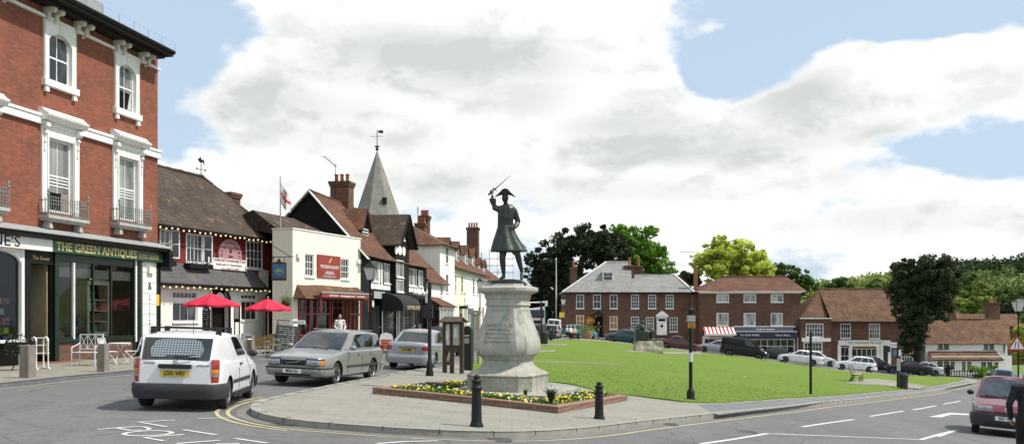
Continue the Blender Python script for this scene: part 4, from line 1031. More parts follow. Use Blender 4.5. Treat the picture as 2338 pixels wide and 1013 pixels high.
# tiled pent over the shop and the red fascia
za=F.p(694,649)[1]; zb=F.p(676,679,.7)[1]
s=MB(T_ORANGE); s.grid((.02,-.75,zb),(U1-.1,-.75,zb),(U1-.35,0,za-.0),(.4,0,za),14,5,.03,seed=2); s.slab([(.02,-.75,zb),(.4,0,za),(.02,0,zb)],.04); s.build('pent_roof',R3)
u0=F.p(731,670,1.0)[0]; u1=F.p(843,680,1.0)[0]; zf0=F.p(731,678,1.)[1]; zf1=F.p(731,669,1.)[1]
s=MB(M_SIGNR); s.box(u0,u1,-1.1,-.95,zf0,zf1+.02); fa=s.build('awning_box',R3)
s=MB(M_LEAD); s.box(u0-.03,u1+.03,-1.13,-.7,zf1+.02,zf1+.1); s.build('awning_cover',fa)
text(fa,'01959 561234     www.designgallery.co.uk      fine art & gifts',(u0+u1)/2,(zf0+zf1)/2,.15,1.105,M_WLET)
for px in (732,840):
    q=MB(M_RED); u=F.p(px,680,1.)[0]; q.box(u-.05,u+.05,-1.04,-1.0,zf0-.7,zf0,tp=.01); q.build('awning_end',fa)
# red bay shopfront
s=MB(M_RED); a,b=shop[0]+.02,shop[1]-.02; zt=shop[3]+.12; zr_=F.p(690,716)[1]; zs=.72
for px in (682,706,722,752,757,790,797,808,822): x=F.p(px,720)[0]; s.box(x-.035,x+.035,-.06,.06,0 if px in (682,752,757,822,797) else zs,zt)
s.box(a,F.p(752,720)[0],-.05,.04,zr_-.04,zr_+.04); s.box(F.p(797,720)[0],b,-.05,.04,zr_-.04,zr_+.04)
for x0_,x1_ in ((a,F.p(752,720)[0]),(F.p(797,720)[0],b)): s.box(x0_,x1_,-.12,.05,zs-.08,zs); s.box(x0_,x1_,-.02,.04,0,zs-.08)
for k in (1,2): s.box(a,b,-.01,.02,zr_+(zt-zr_)*k/3-.012,zr_+(zt-zr_)*k/3+.012)
for k in range(14): x=a+(b-a)*(k+.5)/14; s.box(x-.01,x+.01,-.01,.02,zr_,zt)
fr_=s.build('red_shopfront',R3)
s=MB(M_SHOPG); s.add([(a,.045,zs),(F.p(752,720)[0],.045,zs),(F.p(752,720)[0],.045,zt),(a,.045,zt)],[(0,1,2,3)]); s.add([(F.p(797,720)[0],.045,zs),(b,.045,zs),(b,.045,zt),(F.p(797,720)[0],.045,zt)],[(0,1,2,3)]); s.build('pane',fr_,fix=False)
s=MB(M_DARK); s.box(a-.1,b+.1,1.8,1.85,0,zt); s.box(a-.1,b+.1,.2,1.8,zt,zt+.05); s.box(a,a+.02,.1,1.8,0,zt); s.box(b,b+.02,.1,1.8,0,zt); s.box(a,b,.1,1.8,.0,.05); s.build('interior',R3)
for i in range(18):
    x=random.choice([random.uniform(a+.2,a+2.0),random.uniform(b-.8,b-.15)]); q=MB(plain('gallery_ware_%d'%(i%5),[(.5,.5,.48),(.3,.1,.05),(.2,.3,.35),(.5,.35,.1),(.6,.6,.62)][i%5],.4,.2,5)); r_=random.uniform(.07,.15)
    q.lathe([(r_*.4,0),(r_,.1),(r_*.8,.25),(r_*.4,.35)],(x,random.uniform(.3,1.2),zs+random.choice([-.05,.3,.6])),9); q.build('gallery_ware',R3,smooth=True)
hb=F
# =========================================================== 4. black and white timbered row
F=Fac(-8.62,53.45,9.5,.1,'timbered_building','black and white half timbered row with steep red roof, gabled bay and black awning','building')
R4=F.root; U1=F.p(974,600)[0]; Ua=F.p(905,600)[0]; Ub=F.p(937,600)[0]
ze=F.p(909,596,.3)[1]+.05; zj=F.p(860,662)[1]
wsA=[F.R(848.6,862.5,595,641),F.R(876,894,600,646)]; wsC=[F.R(932.5,951,611,651),F.R(955,965,616,653)]
wall(R4,0,U1,zj,ze+.15,wsA+wsC,M_TIMB,depth=.1,rev=M_BLACK)
shell(R4,.0,U1,6.3,ze+.1,B_DARK)
for w_ in wsA: window(R4,*w_,4,1,rec=.0,sash=False,glass=M_GLASSC)
for w_ in wsC: window(R4,*w_,4,1,rec=.0,sash=False,glass=M_GLASSC)
def wpanel(a,b,c,d,w=.02,name='white_panel',root=R4):
    q=MB(M_WHITE); q.box(a,b,-w,-w+.015,c,d); return q.build(name,root)
def woval(u,z,rx,rz_,w=.02,root=R4):
    q=MB(M_WHITE); q.prism([(u+rx*math.cos(t)*(1.0),z+rz_*math.sin(t)) for t in [k*PI/6 for k in range(12)]],-w,-w+.015,axis='y'); return q.build('white_panel',root)
for px in (865.5,871,897.5): u=F.p(px,620)[0]; wpanel(u-.17,u+.17,wsA[0][2]-.05,wsA[0][3]+.0)
for px in (928.5,): u=F.p(px,620)[0]; wpanel(u-.22,u+.22,wsC[0][2]-.05,wsC[0][3]+.1)
zo=F.p(850,654)[1]
ux0=F.p(850,654)[0]; ux1=F.p(898,654)[0]
for k in range(8): woval(ux0+(ux1-ux0)*k/7,zo,.31,.29)
vx0=F.p(928,660)[0]; vx1=F.p(965,660)[0]; 
for k in range(7): woval(vx0+(vx1-vx0)*k/6,zo,.31,.29)
# main roof
zr=8.8; dp=3.0
s=MB(T_RED); s.grid((-.1,-.45,ze-.12),(Ua,-.45,ze-.12),(Ua,dp,zr),(-.1,dp,zr),24,10,.04,seed=5); s.grid((Ua,-.45,ze-.12),(U1+.15,-.45,ze-.12),(U1+.15,dp,zr-.3),(Ua,dp,zr),14,10,.04,seed=6)
s.slab([(-.1,dp,zr),(U1+.15,dp,zr-.3),(U1+.15,6.6,ze),(-.1,6.6,ze)],.07); s.build('roof',R4)
ridge(R4,(-.1,dp,zr+.04),(U1,dp,zr-.25),T_RED,.1)
# gable end: brick triangle and white bargeboards
s=MB(M_TIMB); s.prism([(-.3,ze-.3),(6.2,ze-.3),(dp,zr-.12)],.0,.12,axis='x'); s.build('gable_wall',R4)
for a,b in (((-.13,-.55,ze-.32),(-.13,dp+.02,zr+.05)),((-.13,6.7,ze-.2),(-.13,dp-.02,zr+.05))):
    q=MB(M_WHITE); q.bar(a,b,.05,.3,up=(1,0,0)); q.build('bargeboard',R4)
# big chimney
uc=F.p(775,450,-3.1)[0]
Yc=F.ay+math.cos(F.th)*uc+math.sin(F.th)*3.1; ztop=CZ-(415-HY)/FP*Yc-F.z0
chimney(R4,uc+.2,3.0,zr-1.2,ztop,1.0,1.2,B_DARK,3,poth=.5,along='y')
# TV aerial on the chimney
s=MB(M_IRON); x0=uc-.75; s.bar((x0,3.1,ztop-1),(x0,3.1,ztop+1.0),.03); s.bar((x0-1.9,3.1,ztop+1.15),(x0+.2,3.1,ztop+.85),.03)
for k in range(7): t=k/6; s.bar((x0-1.9+2.*t,2.8,ztop+1.15-.28*t),(x0-1.9+2.*t,3.4,ztop+1.15-.28*t),.015)
s.build('aerial',R4)
# dormer
def gable_dormer(root,u,w_,y0,z0,z1,zap,yback,wallm,roofm,win=True,gl=None,cheek=True):
    s=MB(wallm); h_=w_/2; s.box(u-h_,u+h_,y0,y0+1.6,z0,z1); s.prism([(u-h_,z1),(u+h_,z1),(u,zap-.1)],y0,y0+.1,axis='y'); o=s.build('dormer',root)
    q=MB(roofm); q.slab([(u-h_-.18,y0-.2,z1-.12),(u,y0-.2,zap),(u,yback,zap),(u-h_-.18,yback-1,z1-.12)],.07); q.slab([(u+h_+.18,y0-.2,z1-.12),(u+h_+.18,yback-1,z1-.12),(u,yback,zap),(u,y0-.2,zap)],.07); q.build('dormer_roof',o)
    if win: window(o,u-h_*.7,u+h_*.7,z0+.25,z1-.02,2,2,w=-y0+.03,rec=0,sill=.04,glass=gl)
    return o
ud=F.p(833,500,-1.0)[0]; gable_dormer(R4,ud,1.5,1.0,ze+1.1,F.p(828,520,-1.)[1]+.0,F.p(834,476,-1.)[1],3.6,M_BLACK,T_RED)
# jettied gabled bay
wb=.35; g0,g1=F.p(903,600,wb)[0],F.p(934,600,wb)[0]; gm=(g0+g1)/2; zap=F.p(921,490,wb)[1]; zft=F.p(903,550,wb)[1]
s=MB(M_TIMB); s.box(g0,g1,-wb,.3,2.9,zft); s.prism([(g0,zft),(g1,zft),(gm,zap-.15)],-wb,-wb+.15,axis='y'); s.box(g0,g1,.3,4,ze-.1,zft); s.build('gabled_bay',R4)
s=MB(T_DARK); s.slab([(g0-.35,-wb-.4,zft-.25),(gm,-wb-.4,zap),(gm,5.5,zap),(g0-.35,5.5,zft-.25)],.08); s.slab([(g1+.35,-wb-.4,zft-.25),(g1+.35,5.5,zft-.25),(gm,5.5,zap),(gm,-wb-.4,zap)],.08); s.build('bay_roof',R4)
for sx in (-1,1):
    q=MB(M_BLACK); q.bar((gm+sx*(g1-g0+.7)/2,-wb-.43,zft-.33),(gm,-wb-.43,zap-.03),.04,.22,up=(0,1,0)); q.build('bargeboard',R4)
window(R4,*[v+0 for v in (gm-.55,gm+.35)],F.p(910,545,wb)[1],F.p(910,524,wb)[1],2,1,w=wb+.03,rec=0,sash=False)
for px,a_,b_ in ((904.5,562,580),(913,561,582),(922,563,584)):
    u,z1_=F.p(px,a_,wb); z0_=F.p(px,b_,wb)[1]; woval(u,(z0_+z1_)/2,.36 if px!=913 else .46,(z1_-z0_)/2,wb+.02)
for ya,yb in ((592,631),(637,665)):
    a,b,c,d=F.R(904,920,ya,yb,wb); window(R4,a,b,c,d,2,1,w=wb+.03,rec=0,sash=False,glass=M_GLASSB)
# ground floor: door, shop windows, black curved awning
zg=zj
s=MB(M_BLACK); s.box(0,U1,-.06,.1,0,.35); s.box(0,F.p(848,700)[0],-.06,.1,0,zg); 
for px in (848,873,905,960,972): x=F.p(px,700)[0]; s.box(x-.12,x+.12,-.1,.1,0,zg)
s.box(0,U1,-.1,.1,zg-.35,zg+.05); gf=s.build('ground_floor_frame',R4)
s=MB(M_GLASS); s.box(F.p(875,700)[0],F.p(958,700)[0],.0,.02,.35,zg-.3); s.build('pane',gf)
door(R4,F.p(850,700)[0],F.p(867,700)[0],0,2.3,M_BLACK,rec=.0)
s=MB(M_WHITE)
for px in (869,902,907): x=F.p(px,700)[0]; s.box(x-.07,x+.07,-.13,-.1,0,zg-.35); s.build('white_post',R4); s=MB(M_WHITE)
s=MB(plain('stone_lintel',(.35,.36,.35),.8)); s.box(F.p(849,700)[0],F.p(874,700)[0],-.14,-.1,zg-.5,zg-.08); s.build('lintel',R4)
s=MB(plain('cream_notice',(.6,.6,.52),.6)); u,z=F.p(852,693,.14); s.lathe([(.22,0),(.2,.02)],(u,-.14,z),12,axis='y'); s.build('round_notice',R4)
a=F.p(874,680,.2)[0]; b=F.p(951,690,1.2)[0]; zt_=F.p(880,669,.2)[1]; zb_=F.p(905,708,1.3)[1]
s=MB(plain('black_canvas',(.012,.012,.013),.85,.2,3)); rs=[]
for k in range(9):
    t=k/8*PI/2; rs.append([(x,-.12-1.35*math.sin(t),zb_+.25+(zt_-zb_-.25)*math.cos(t)) for x in (a,b)])
rs.append([(x,-1.47,zb_) for x in (a,b)])
vs=[p for r in rs for p in r]; s.add(vs,[(2*i,2*i+1,2*i+3,2*i+2) for i in range(len(rs)-1)])
for x in (a,b): s.add([(x,p[0][1],p[0][2]) for p in rs]+[(x,-.12,zb_)],[tuple(range(len(rs)+1))])
aw=s.build('awning',R4,smooth=True,fix=False); text(aw,'THE WOOL SHOP',a+(b-a)*.58,zb_+.17,.34,1.485,M_GOLD,sx=1.1)
# baskets / white ironwork by the end
s=MB(M_WHITEF)
for k in range(7): 
    u=F.p(942+4.3*k,668,.5)[0]; s.ball((u,-.6+.1*math.sin(k*3),zg-.0+.05*math.sin(k*2)),(.22,.2,.14),7,5)
ob_=s.build('white_basket',R4,smooth=True)
# =========================================================== 5. low white cottage shop
F=Fac(F.ax+math.sin(F.th)*(U1+.02),F.ay+math.cos(F.th)*(U1+.02),9.5,.05,'cottage_shop','low white cottage shop with red tiled roof and tiled pent, beside the timbered row','building')
R5=F.root; U1=F.p(1018,650)[0]+.3; ze=F.p(1017,646,.3)[1]; U1=F.p(1017.5,650)[0]
w5=[F.R(975,979,648,667),F.R(1006,1011,650,675)]
wall(R5,0,U1,0,ze,w5+[(.3,U1-.3,.6,2.2)],M_WALLW); shell(R5,0,U1,6,ze,M_WALLW)
for w_ in w5: window(R5,*w_,2,3,rec=.03)
window(R5,.3,U1-.3,.6,2.2,5,1,rec=.03,sash=False,mat=M_WHITEF)
s=MB(T_RED); s.grid((-.1,-.35,ze-.1),(U1+.1,-.35,ze-.1),(U1+.1,3.6,ze+3.6),(-.1,3.6,ze+3.6),8,8,.04,seed=11); s.slab([(-.1,3.6,ze+3.6),(U1+.1,3.6,ze+3.6),(U1+.1,6.5,ze),(-.1,6.5,ze)],.07); s.build('roof',R5)
za,zb=F.p(985,677,.0)[1],F.p(985,697,1.2)[1]
u1_=F.p(1044,699,1.2)[0]; s=MB(T_RED); s.grid((-.1,-1.2,zb),(u1_,-1.2,zb),(u1_-1.2,0,za),(-.1,0,za),8,4,.02,seed=12); s.slab([(u1_,-1.2,zb),(u1_,0,zb),(u1_-1.2,0,za)],.05); s.build('pent_roof',R5)
s=MB(M_WHITEF); s.box(0,u1_-.3,-1.0,-.9,zb-.25,zb-.05)
for k in range(5): x=.1+k*(u1_-.6)/4; s.box(x-.05,x+.05,-1.0,-.92,.6,zb-.2)
s.box(0,u1_-.3,-1.,-.1,.0,.6); f_=s.build('bay_window',R5); s=MB(M_GLASSC); s.box(.1,u1_-.4,-.95,-.94,.6,zb-.25); s.build('pane',f_)
s=MB(M_CREAM); s.box(U1,u1_-.3,-1.0,.5,.0,zb-.03); s.build('side_block',R5)
# =========================================================== 6. tall white house
F=Fac(-5.67,74.0,9.5,-.05,'tall_white_house','tall white rendered house with blank side wall and hipped orange brown roof','building')
R6=F.root; U1=F.p(1038,600)[0]; ze=F.p(1004,557)[1]
w6=[F.R(1018,1024,562,601),F.R(1018,1024,625,667),F.R(1019,1025,688,722)]
wall(R6,0,U1,0,ze,w6,M_WALLW,depth=.1); shell(R6,0,U1,6.5,ze,M_WALLW)
for w_ in w6: window(R6,*w_,2,2,rec=.03)
s=MB(T_ORANGE); A_=[(-.3,-.35,ze-.05),(U1+.3,-.35,ze-.05),(U1+.3,6.8,ze-.05),(-.3,6.8,ze-.05)]; r0=(2.4,3.3,9.35); r1=(U1-1.,3.3,9.35)
s.grid(A_[3],A_[0],r0,r0,14,8,.03,seed=14); s.grid(A_[0],A_[1],r1,r0,14,8,.03,seed=15); s.slab([A_[1],A_[2],r1],.06); s.slab([A_[2],A_[3],r0,r1],.06); s.build('roof',R6)
gutter(R6,-.3,U1+.3,-.4,ze-.05)
uc=F.p(970,500,-3)[0]; chimney(R6,uc,3.0,8.3,F.p(970,493,-3)[1]+.0,.8,.75,B_DARK,3,poth=.5,along='y')
uc=F.p(1009,520,-3)[0]; chimney(R6,min(uc,U1+.5),3.0,8.0,F.p(1009,520,-3)[1]-.3,1.0,.8,B_DARK,3,poth=.5,along='y')
for px,top in ((954,472),(981,495)):
    u=F.p(px,500,-3)[0]; z=F.p(px,top,-3)[1]; q=MB(M_IRON); q.bar((u,3,8.5),(u,3,z),.04); 
    for k in range(4): q.bar((u-.3,3,z-.1-k*.09),(u+.3,3,z-.1-k*.09),.02)
    q.build('aerial',R6)
# =========================================================== 7. cream and white terrace
F=Fac(-4.82,79.2,7,-.1,'terrace_building','long white and pale yellow terrace with dormers in its rusty tiled roof','building')
R7=F.root; U1=F.p(1109,620)[0]; ze=5.9; uy=F.p(1063,620)[0]
def px3(px,t0,b0,w=0.): return F.R(px-2.6,px+2.6,t0,b0,w)
w7=[F.R(1053,1057.3,628,667),F.R(1059.5,1063,629,668),F.R(1079.5,1083.5,633,671),F.R(1090,1093.5,635,672),F.R(1104,1107,640,672),F.R(1039,1042,627,666)]
g7=[F.R(1064,1073,700,738),F.R(1092,1095,700,730),F.R(1101,1105,700,735),F.R(1040,1044,705,735)]
wa=[w for w in w7 if w[0]<uy]; wall(R7,0,uy,0,ze,[w for w in w7+g7 if w[1]<uy],M_CREAM2,depth=.1); wall(R7,uy,U1,0,ze,[w for w in w7+g7 if w[0]>uy],M_WALLW,depth=.1)
shell(R7,0,U1,6,ze,M_WALLW)
for w_ in w7: window(R7,*w_,2,2,rec=.02)
for w_ in g7: window(R7,*w_,2,4,rec=.02,sash=False)
s=MB(T_RED); s.grid((-.1,-.35,ze-.05),(U1+.2,-.35,ze-.05),(U1+.2,3.9,9.35),(-.1,3.9,9.35),26,9,.04,seed=21); s.slab([(-.1,3.9,9.35),(U1+.2,3.9,9.35),(U1+.2,7,ze),(-.1,7,ze)],.07); s.build('roof',R7)
gutter(R7,0,U1,-.42,ze-.07)
s=MB(B_DARK); s.prism([(-.3,ze),(7,ze),(3.9,9.25)],-.12,-.02,axis='x'); s.build('gable_wall',R7)
for u in (1.8,6.2,11.,15.2):
    gable_dormer(R7,u,1.5,.9,ze+.7,ze+1.95,ze+2.75,3.2,M_WALLW,T_RED,glass if False else True)
uc=F.p(1080,540,-3.9)[0]; Yc=F.ay+math.cos(F.th)*uc; chimney(R7,uc,3.9,8.6,CZ-(519-HY)/FP*Yc-F.z0,1.2,1.35,B_DARK,4,poth=.6,along='y')
# shop canopy and porch at street level
s=MB(M_WHITEF); s.box(F.p(1058,700)[0],F.p(1074,700)[0],-.4,0,2.55,2.9); s.box(F.p(1058,700)[0],F.p(1059,700)[0]+.1,-.35,0,0,2.55); s.box(F.p(1074,700)[0]-.2,F.p(1074,700)[0],-.35,0,0,2.55); s.build('porch',R7)
s=MB(M_BLACK); s.box(F.p(1048,700)[0],F.p(1056,700)[0],-.5,0,2.5,2.75); s.build('canopy',R7)
door(R7,F.p(1050,720)[0],F.p(1055,720)[0],0,2.1,M_DGREEN,rec=-.03)
# =========================================================== 8. last white house of the row
ax,ay=F.ax+math.sin(F.th)*(U1+.1),F.ay+math.cos(F.th)*(U1+.1)
F=Fac(ax,ay,6,-.15,'end_terrace_house','last white house of the left hand row, its tiled roof just left of the statue','building')
R8=F.root; U1=19; ze=5.6
w8=[F.R(1114,1117,640,670),F.R(1121,1124,642,670),F.R(1129,1131.5,644,670),F.R(1114,1117,700,735),F.R(1122,1126,700,735)]
wall(R8,0,U1,0,ze,w8,M_WALLW,depth=.1); shell(R8,0,U1,6,ze,M_WALLW)
for w_ in w8: window(R8,*w_,2,2,rec=.02)
s=MB(T_RED); s.grid((-.1,-.35,ze-.05),(U1+.2,-.35,ze-.05),(U1+.2,3.2,8.3),(-.1,3.2,8.3),16,7,.04,seed=23); s.slab([(-.1,3.2,8.3),(U1+.2,3.2,8.3),(U1+.2,6.4,ze),(-.1,6.4,ze)],.07); s.build('roof',R8)
for u in (1.5,5.5): gable_dormer(R8,u,1.4,.9,ze+.6,ze+1.7,ze+2.4,2.9,M_WALLW,T_RED)
s=MB(M_WHITEF); s.box(1,1.7,-.7,0,.0,3.0); s.build('bay',R8)
# =========================================================== church spire
S=P(861,490,118)
t=thing('church_spire','grey shingled church spire with louvred opening and weathervane, behind the timbered roofs','church spire',(S.x,S.y,0),rad(12))
sh=brick('wood_shingles',(.33,.32,.28),(.25,.24,.215),mortar=(.13,.125,.11),w=.16,hh=.16,ms=.014,dirt=.3,dark=(.15,.145,.125),bump=.6,var=.5)
zt=CZ+(720-346)/FP*118; zbs=CZ+(720-490)/FP*118
s=MB(sh); s.lathe([(3.7,zbs-2.5),(2.9,zbs),(.08,zt)],(0,0,0),8,rot=PI/8); s.build('spire',t)
s=MB(plain('church_stone',(.3,.28,.24),.9,.2,2,.3)); s.box(-3.2,3.2,-3.2,3.2,0,zbs-2.2); s.build('tower',t)
s=MB(M_TIMB); s.cbox((.75,-2.32,zbs+1.5),(.55,.3,.8)); s.build('louvre',t)
s=MB(M_IRON); s.bar((0,0,zt-.3),(0,0,zt+2.7),.09); s.ball((0,0,zt+.3),.2,8,6); s.lathe([(.28,zt+.55),(.28,zt+.7)],(0,0,0),8); s.bar((-.75,.2,zt+1.9),(.75,-.2,zt+1.9),.05); s.prism([(.15,zt+2.35),(.75,zt+2.3),(.75,zt+2.7),(.15,zt+2.65)],-.03,.03,axis='y'); s.build('weathervane',t)
# scaffolding around a far chimney
S=P(1135,640,130); t=thing('scaffolding','grey tube scaffolding frame rising beside the far chimneys, left of the statue legs','scaffolding',(S.x,S.y,0))
s=MB(plain('galvanised_tube',(.28,.29,.3),.5,.1))
for i in range(5):
    for j in range(3):
        x=-2.2+i*1.1; s.bar((x,j*1.,.0),(x,j*1.,CZ+(720-(575-8*(i%3)))/FP*130),.035)
for k in range(7):
    z=4+k*.95
    for j in range(3): s.bar((-2.4,j*1.,z),(2.4,j*1.,z),.03)
s.bar((-2.2,0,4),(1.1,0,9.5),.045); s.build('tubes',t)
s=MB(plain('scaffold_board',(.35,.28,.18),.8)); s.box(-2.3,2.3,0,2,5.85,5.9); s.build('boards',t)
S=P(1140,640,134); 
# =========================================================== far side of the green
def far(ax_px,Y,z0,name,label): 
    F=Fac((ax_px-CX)/FP*Y,Y,90,z0,name,label,'building'); return F
# ---- grey roofed brick house
Y=112; F=far(1290,Y,-2.2,'brick_house','long two storey brown brick house with pale slate hipped roofs and white sash windows')
R=F.root; x1=F.p(1578,700)[0]; ze=F.p(1290,667)[1]; xm=F.p(1443,700)[0]
W=[]; 
for i,px in enumerate((1324.5,1363,1401,1450,1489,1529)): W.append(F.R(px-9,px+9,672,704)+((3 if i>2 else 2,),))
L=[]
for px,a,b in ((1324.5,719,745),(1401,721.5,751),(1450,722,753),(1484,723,753),(1538,724,757)): L.append(F.R(px-9,px+9,a,b))
M_ORB=glassy('orange_blind_glass',(.38,.17,.06),(.30,.13,.05),.4,.6,1,.1,.5)
wall(R,0,x1,0,ze,[w[:4] for w in W]+L,B_DARK2,depth=.12); shell(R,0,x1,9,ze,B_DARK2)
for i,w in enumerate(W): window(R,*w[:4],w[4][0],2 if i<3 else 4,rec=.04,bar=.035,fr=.08,arch=.28 if i==1 else 0)
for i,w in enumerate(L): window(R,*w,2 if i<2 else 3,2 if i<2 else 4,rec=.04,bar=.035,fr=.08,glass=M_ORB if i<2 else None)
zr=F.p(1400,598,-4.5)[1]; xa=F.p(1384,599,-4.5)[0]; xb=F.p(1440,599,-4.5)[0]; zr2=F.p(1500,628,-4.)[1]; xc=F.p(1541,630,-4)[0]
s=MB(T_PSLATE); s.grid((-.3,-.45,ze),(xm,-.45,ze),(xb,4.5,zr),(xa,4.5,zr),14,8,.02); s.slab([(-.3,-.45,ze),(xa,4.5,zr),(-.3,9.2,ze)],.06); s.slab([(xa,4.5,zr),(xb,4.5,zr),(xm,9.2,ze),(-.3,9.2,ze)],.06)
s.slab([(xb,4.5,zr),(xm+.0,-.45,ze),(xm+.02,9.2,ze)],.06); s.build('roof',R)
s=MB(T_PSLATE); s.grid((xm+.01,-.45,ze),(x1+.3,-.45,ze),(xc,4.,zr2),(xm+.01,4.,zr2),14,7,.02,seed=5); s.slab([(x1+.3,-.45,ze),(x1+.3,8.4,ze),(xc,4.,zr2)],.05); s.slab([(xc,4,zr2),(x1+.3,8.4,ze),(xm,8.4,ze),(xm,4,zr2)],.05); s.build('lower_roof',R)
for a,b in (((-.35,-.5,ze+.05),(xa,4.5,zr+.05)),((xa,4.5,zr+.05),(xb,4.5,zr+.05)),((xm,4,zr2+.05),(xc,4,zr2+.05)),((xc,4,zr2+.05),(x1+.3,-.5,ze+.05))):
    q=MB(plain('white_lead',(.6,.61,.6),.6,.1)); q.bar(a,b,.22,.12); q.build('hip_flashing',R)
for px in (1345,1393,1420): 
    u,z=F.p(px,640,-2); q=MB(M_LEAD); q.bar((F.p(px,667,.4)[0],-.48,ze+.06),(F.p(px+14,632,-2)[0],2.,ze+(zr-ze)*2.45/4.95+.05),.12,.03); q.build('lead_strip',R)
s=MB(M_BLACK); s.box(-.3,x1+.3,-.55,-.45,ze-.12,ze+.02); s.build('gutter',R)
u,z0_=F.p(1389,641,-1.4); u1_=F.p(1401,641,-1.4)[0]; z1_=F.p(1389,621,-1.4)[1]; u0_=F.p(1376,641,-1.4)[0]
s=MB(M_WHITEF); s.box(u0_,u1_,1.4,3.2,z0_,z1_); s.box(u0_-.1,u1_+.1,1.25,3.8,z1_,z1_+.1); dm=s.build('dormer',R); window(dm,u0_+.08,u1_-.12,z0_+.08,z1_-.05,2,2,w=-1.38+.02,rec=0,sill=0)
chimney(R,F.p(1309.5,630,-4.5)[0],4.5,ze-.5,F.p(1309,612,-4.5)[1]+.1,.8,.8,B_DARK,1,poth=1.0)
chimney(R,F.p(1437,620,-3.5)[0],3.6,ze+1.5,F.p(1437,606,-3.5)[1],1.1,.9,B_DARK,1,poth=1.0); chimney(R,F.p(1458,620,-5)[0],5,ze+1.5,F.p(1458,607,-5)[1],1.0,.9,B_DARK,1,poth=1.0)
# porches and doors
a,b,c,d=F.R(1355,1376,722,760); s=MB(M_DARK); s.box(a,b,-.05,0,0.6,d); s.build('door_recess',R)
s=MB(T_SLATE); m,za=F.p(1366,706,.8); u0_,zb=F.p(1348,716,.8); u1_=F.p(1382,716,.8)[0]; s.slab([(u0_,-1,zb),(m,-1,za),(m,0,za),(u0_,0,zb)],.08); s.slab([(m,-1,za),(u1_,-1,zb),(u1_,0,zb),(m,0,za)],.08); s.build('porch_roof',R)
a,b,c,d=F.R(1501,1520,727,764); s=MB(M_WHITEF); s.box(a-.12,b+.12,-.22,-.02,c,d+.15); s.box(a-.25,b+.25,-.45,-.02,d+.15,d+.35); s.prism([(a-.3,d+.35),(b+.3,d+.35),((a+b)/2,d+.95)],-.5,-.02,axis='y'); pc=s.build('white_porch',R,bevel=.02)
dd=door(R,a+.1,b-.1,c,d-.35,M_WHITE,w=.24,rec=0); q=MB(M_DARK); q.lathe([(.17,0),(.15,.03)],((a+b)/2,-.27,(c+d)/2+.1),12,axis='y'); q.build('oval_pane',dd); q=MB(M_DARK); q.box(a+.1,b-.1,-.25,-.23,d-.28,d-.02); q.build('fanlight',dd)
s=MB(M_DARK); s.bar((F.p(1360,700)[0],-.02,0),(F.p(1360,700)[0]+.0,-.02,.01),.02); s.build('boot_scraper',R)
# cream wing to the right of the house
s=MB(plain('buff_render',(.50,.42,.26),.85,.1,2,.2,dirt=.3)); xw=F.p(1597,700)[0]; s.box(x1+.02,xw,.6,8,0,F.p(1590,672)[1]); wg_=s.build('cream_wing',R)
s=MB(T_MIX); s.slab([(x1-.5,3.5,zr2-.1),(F.p(1592,668)[0],.3,ze),(F.p(1592,668)[0],8,ze),(x1-.5,8,zr2-.1)],.08); s.build('wing_roof',wg_)
window(wg_,F.p(1588,690)[0]-.1,F.p(1592,690)[0],F.p(1590,705)[1],F.p(1590,683)[1],1,2,w=-.56,rec=0)
s=MB(plain('orange_stack_brick',(.26,.12,.07),.9,.3,5)); u=F.p(1591,640,.3)[0]; s.box(u-.22,u+.22,.2,.6,0,F.p(1591,608,-.3)[1]); s.bar((u-1.9,.4,F.p(1591,588)[1]+.7),(u+.4,.4,F.p(1591,588)[1]+.65),.06); s.bar((u,.4,F.p(1591,608)[1]-.1),(u,.4,F.p(1591,583)[1]),.06); s.build('tall_flue',wg_)
# ---- three storey brick shops
Y=110; F=far(1598,Y,-3.6,'brick_shops','three storey brown brick shop building with red tiled hipped roof, striped and navy awnings')
R=F.root; x1=F.p(1828,700)[0]; ze=F.p(1598,666)[1]
W=[F.R(px-15,px+13,671,689.5) for px in (1651,1713,1775)]+[F.R(px-14,px+13,714,743) for px in (1650,1712,1774)]
SH=[F.R(1604,1660,772,803),F.R(1690,1815,773,806)]
wall(R,0,x1,0,ze,W+SH,B_DARK2,depth=.12); shell(R,0,x1,10,ze,B_DARK2)
for i,w in enumerate(W): window(R,*w,2,1,rec=.02,fr=.09,sash=False,glass=M_GLASSC)
s=MB(M_WHITE); s.box(-.1,x1+.1,-.12,0,ze-.18,ze+.02); s.box(-.4,x1+.4,-.5,-.1,ze-.02,ze+.08); s.build('fascia',R)
zr=F.p(1700,632,-4.7)[1]; xa=F.p(1650,632,-4.7)[0]; xb=F.p(1797,632,-4.7)[0]
s=MB(T_RED); s.grid((-.4,-.5,ze+.05),(x1+.7,-.5,ze+.05),(xb,4.7,zr),(xa,4.7,zr),22,8,.03,seed=31); s.slab([(-.4,-.5,ze+.05),(xa,4.7,zr),(-.4,10.2,ze+.05)],.06); s.slab([(x1+.7,-.5,ze+.05),(x1+.9,10.2,ze+.05),(xb,4.7,zr)],.06); s.slab([(xa,4.7,zr),(xb,4.7,zr),(x1+.7,10.2,ze+.05),(-.4,10.2,ze+.05)],.06); s.build('roof',R)
ridge(R,(xa,4.7,zr+.05),(xb,4.7,zr+.05),T_RED)
window(R,*SH[0],4,1,rec=.02,sash=False); window(R,*SH[1],8,2,rec=.02,sash=False,bar=.06,fr=.12)
for px in (1606,1674): q=MB(M_WHITE); u=F.p(px,780)[0]; q.box(u-.12,u+.12,-.1,0,0,2.7); q.build('pilaster',R)
for px in (1682,1822): q=MB(M_WHITE if px>1700 else M_BLACK); u=F.p(px,780)[0]; q.box(u-.12,u+.12,-.12,0,0,2.9); q.build('pilaster',R)
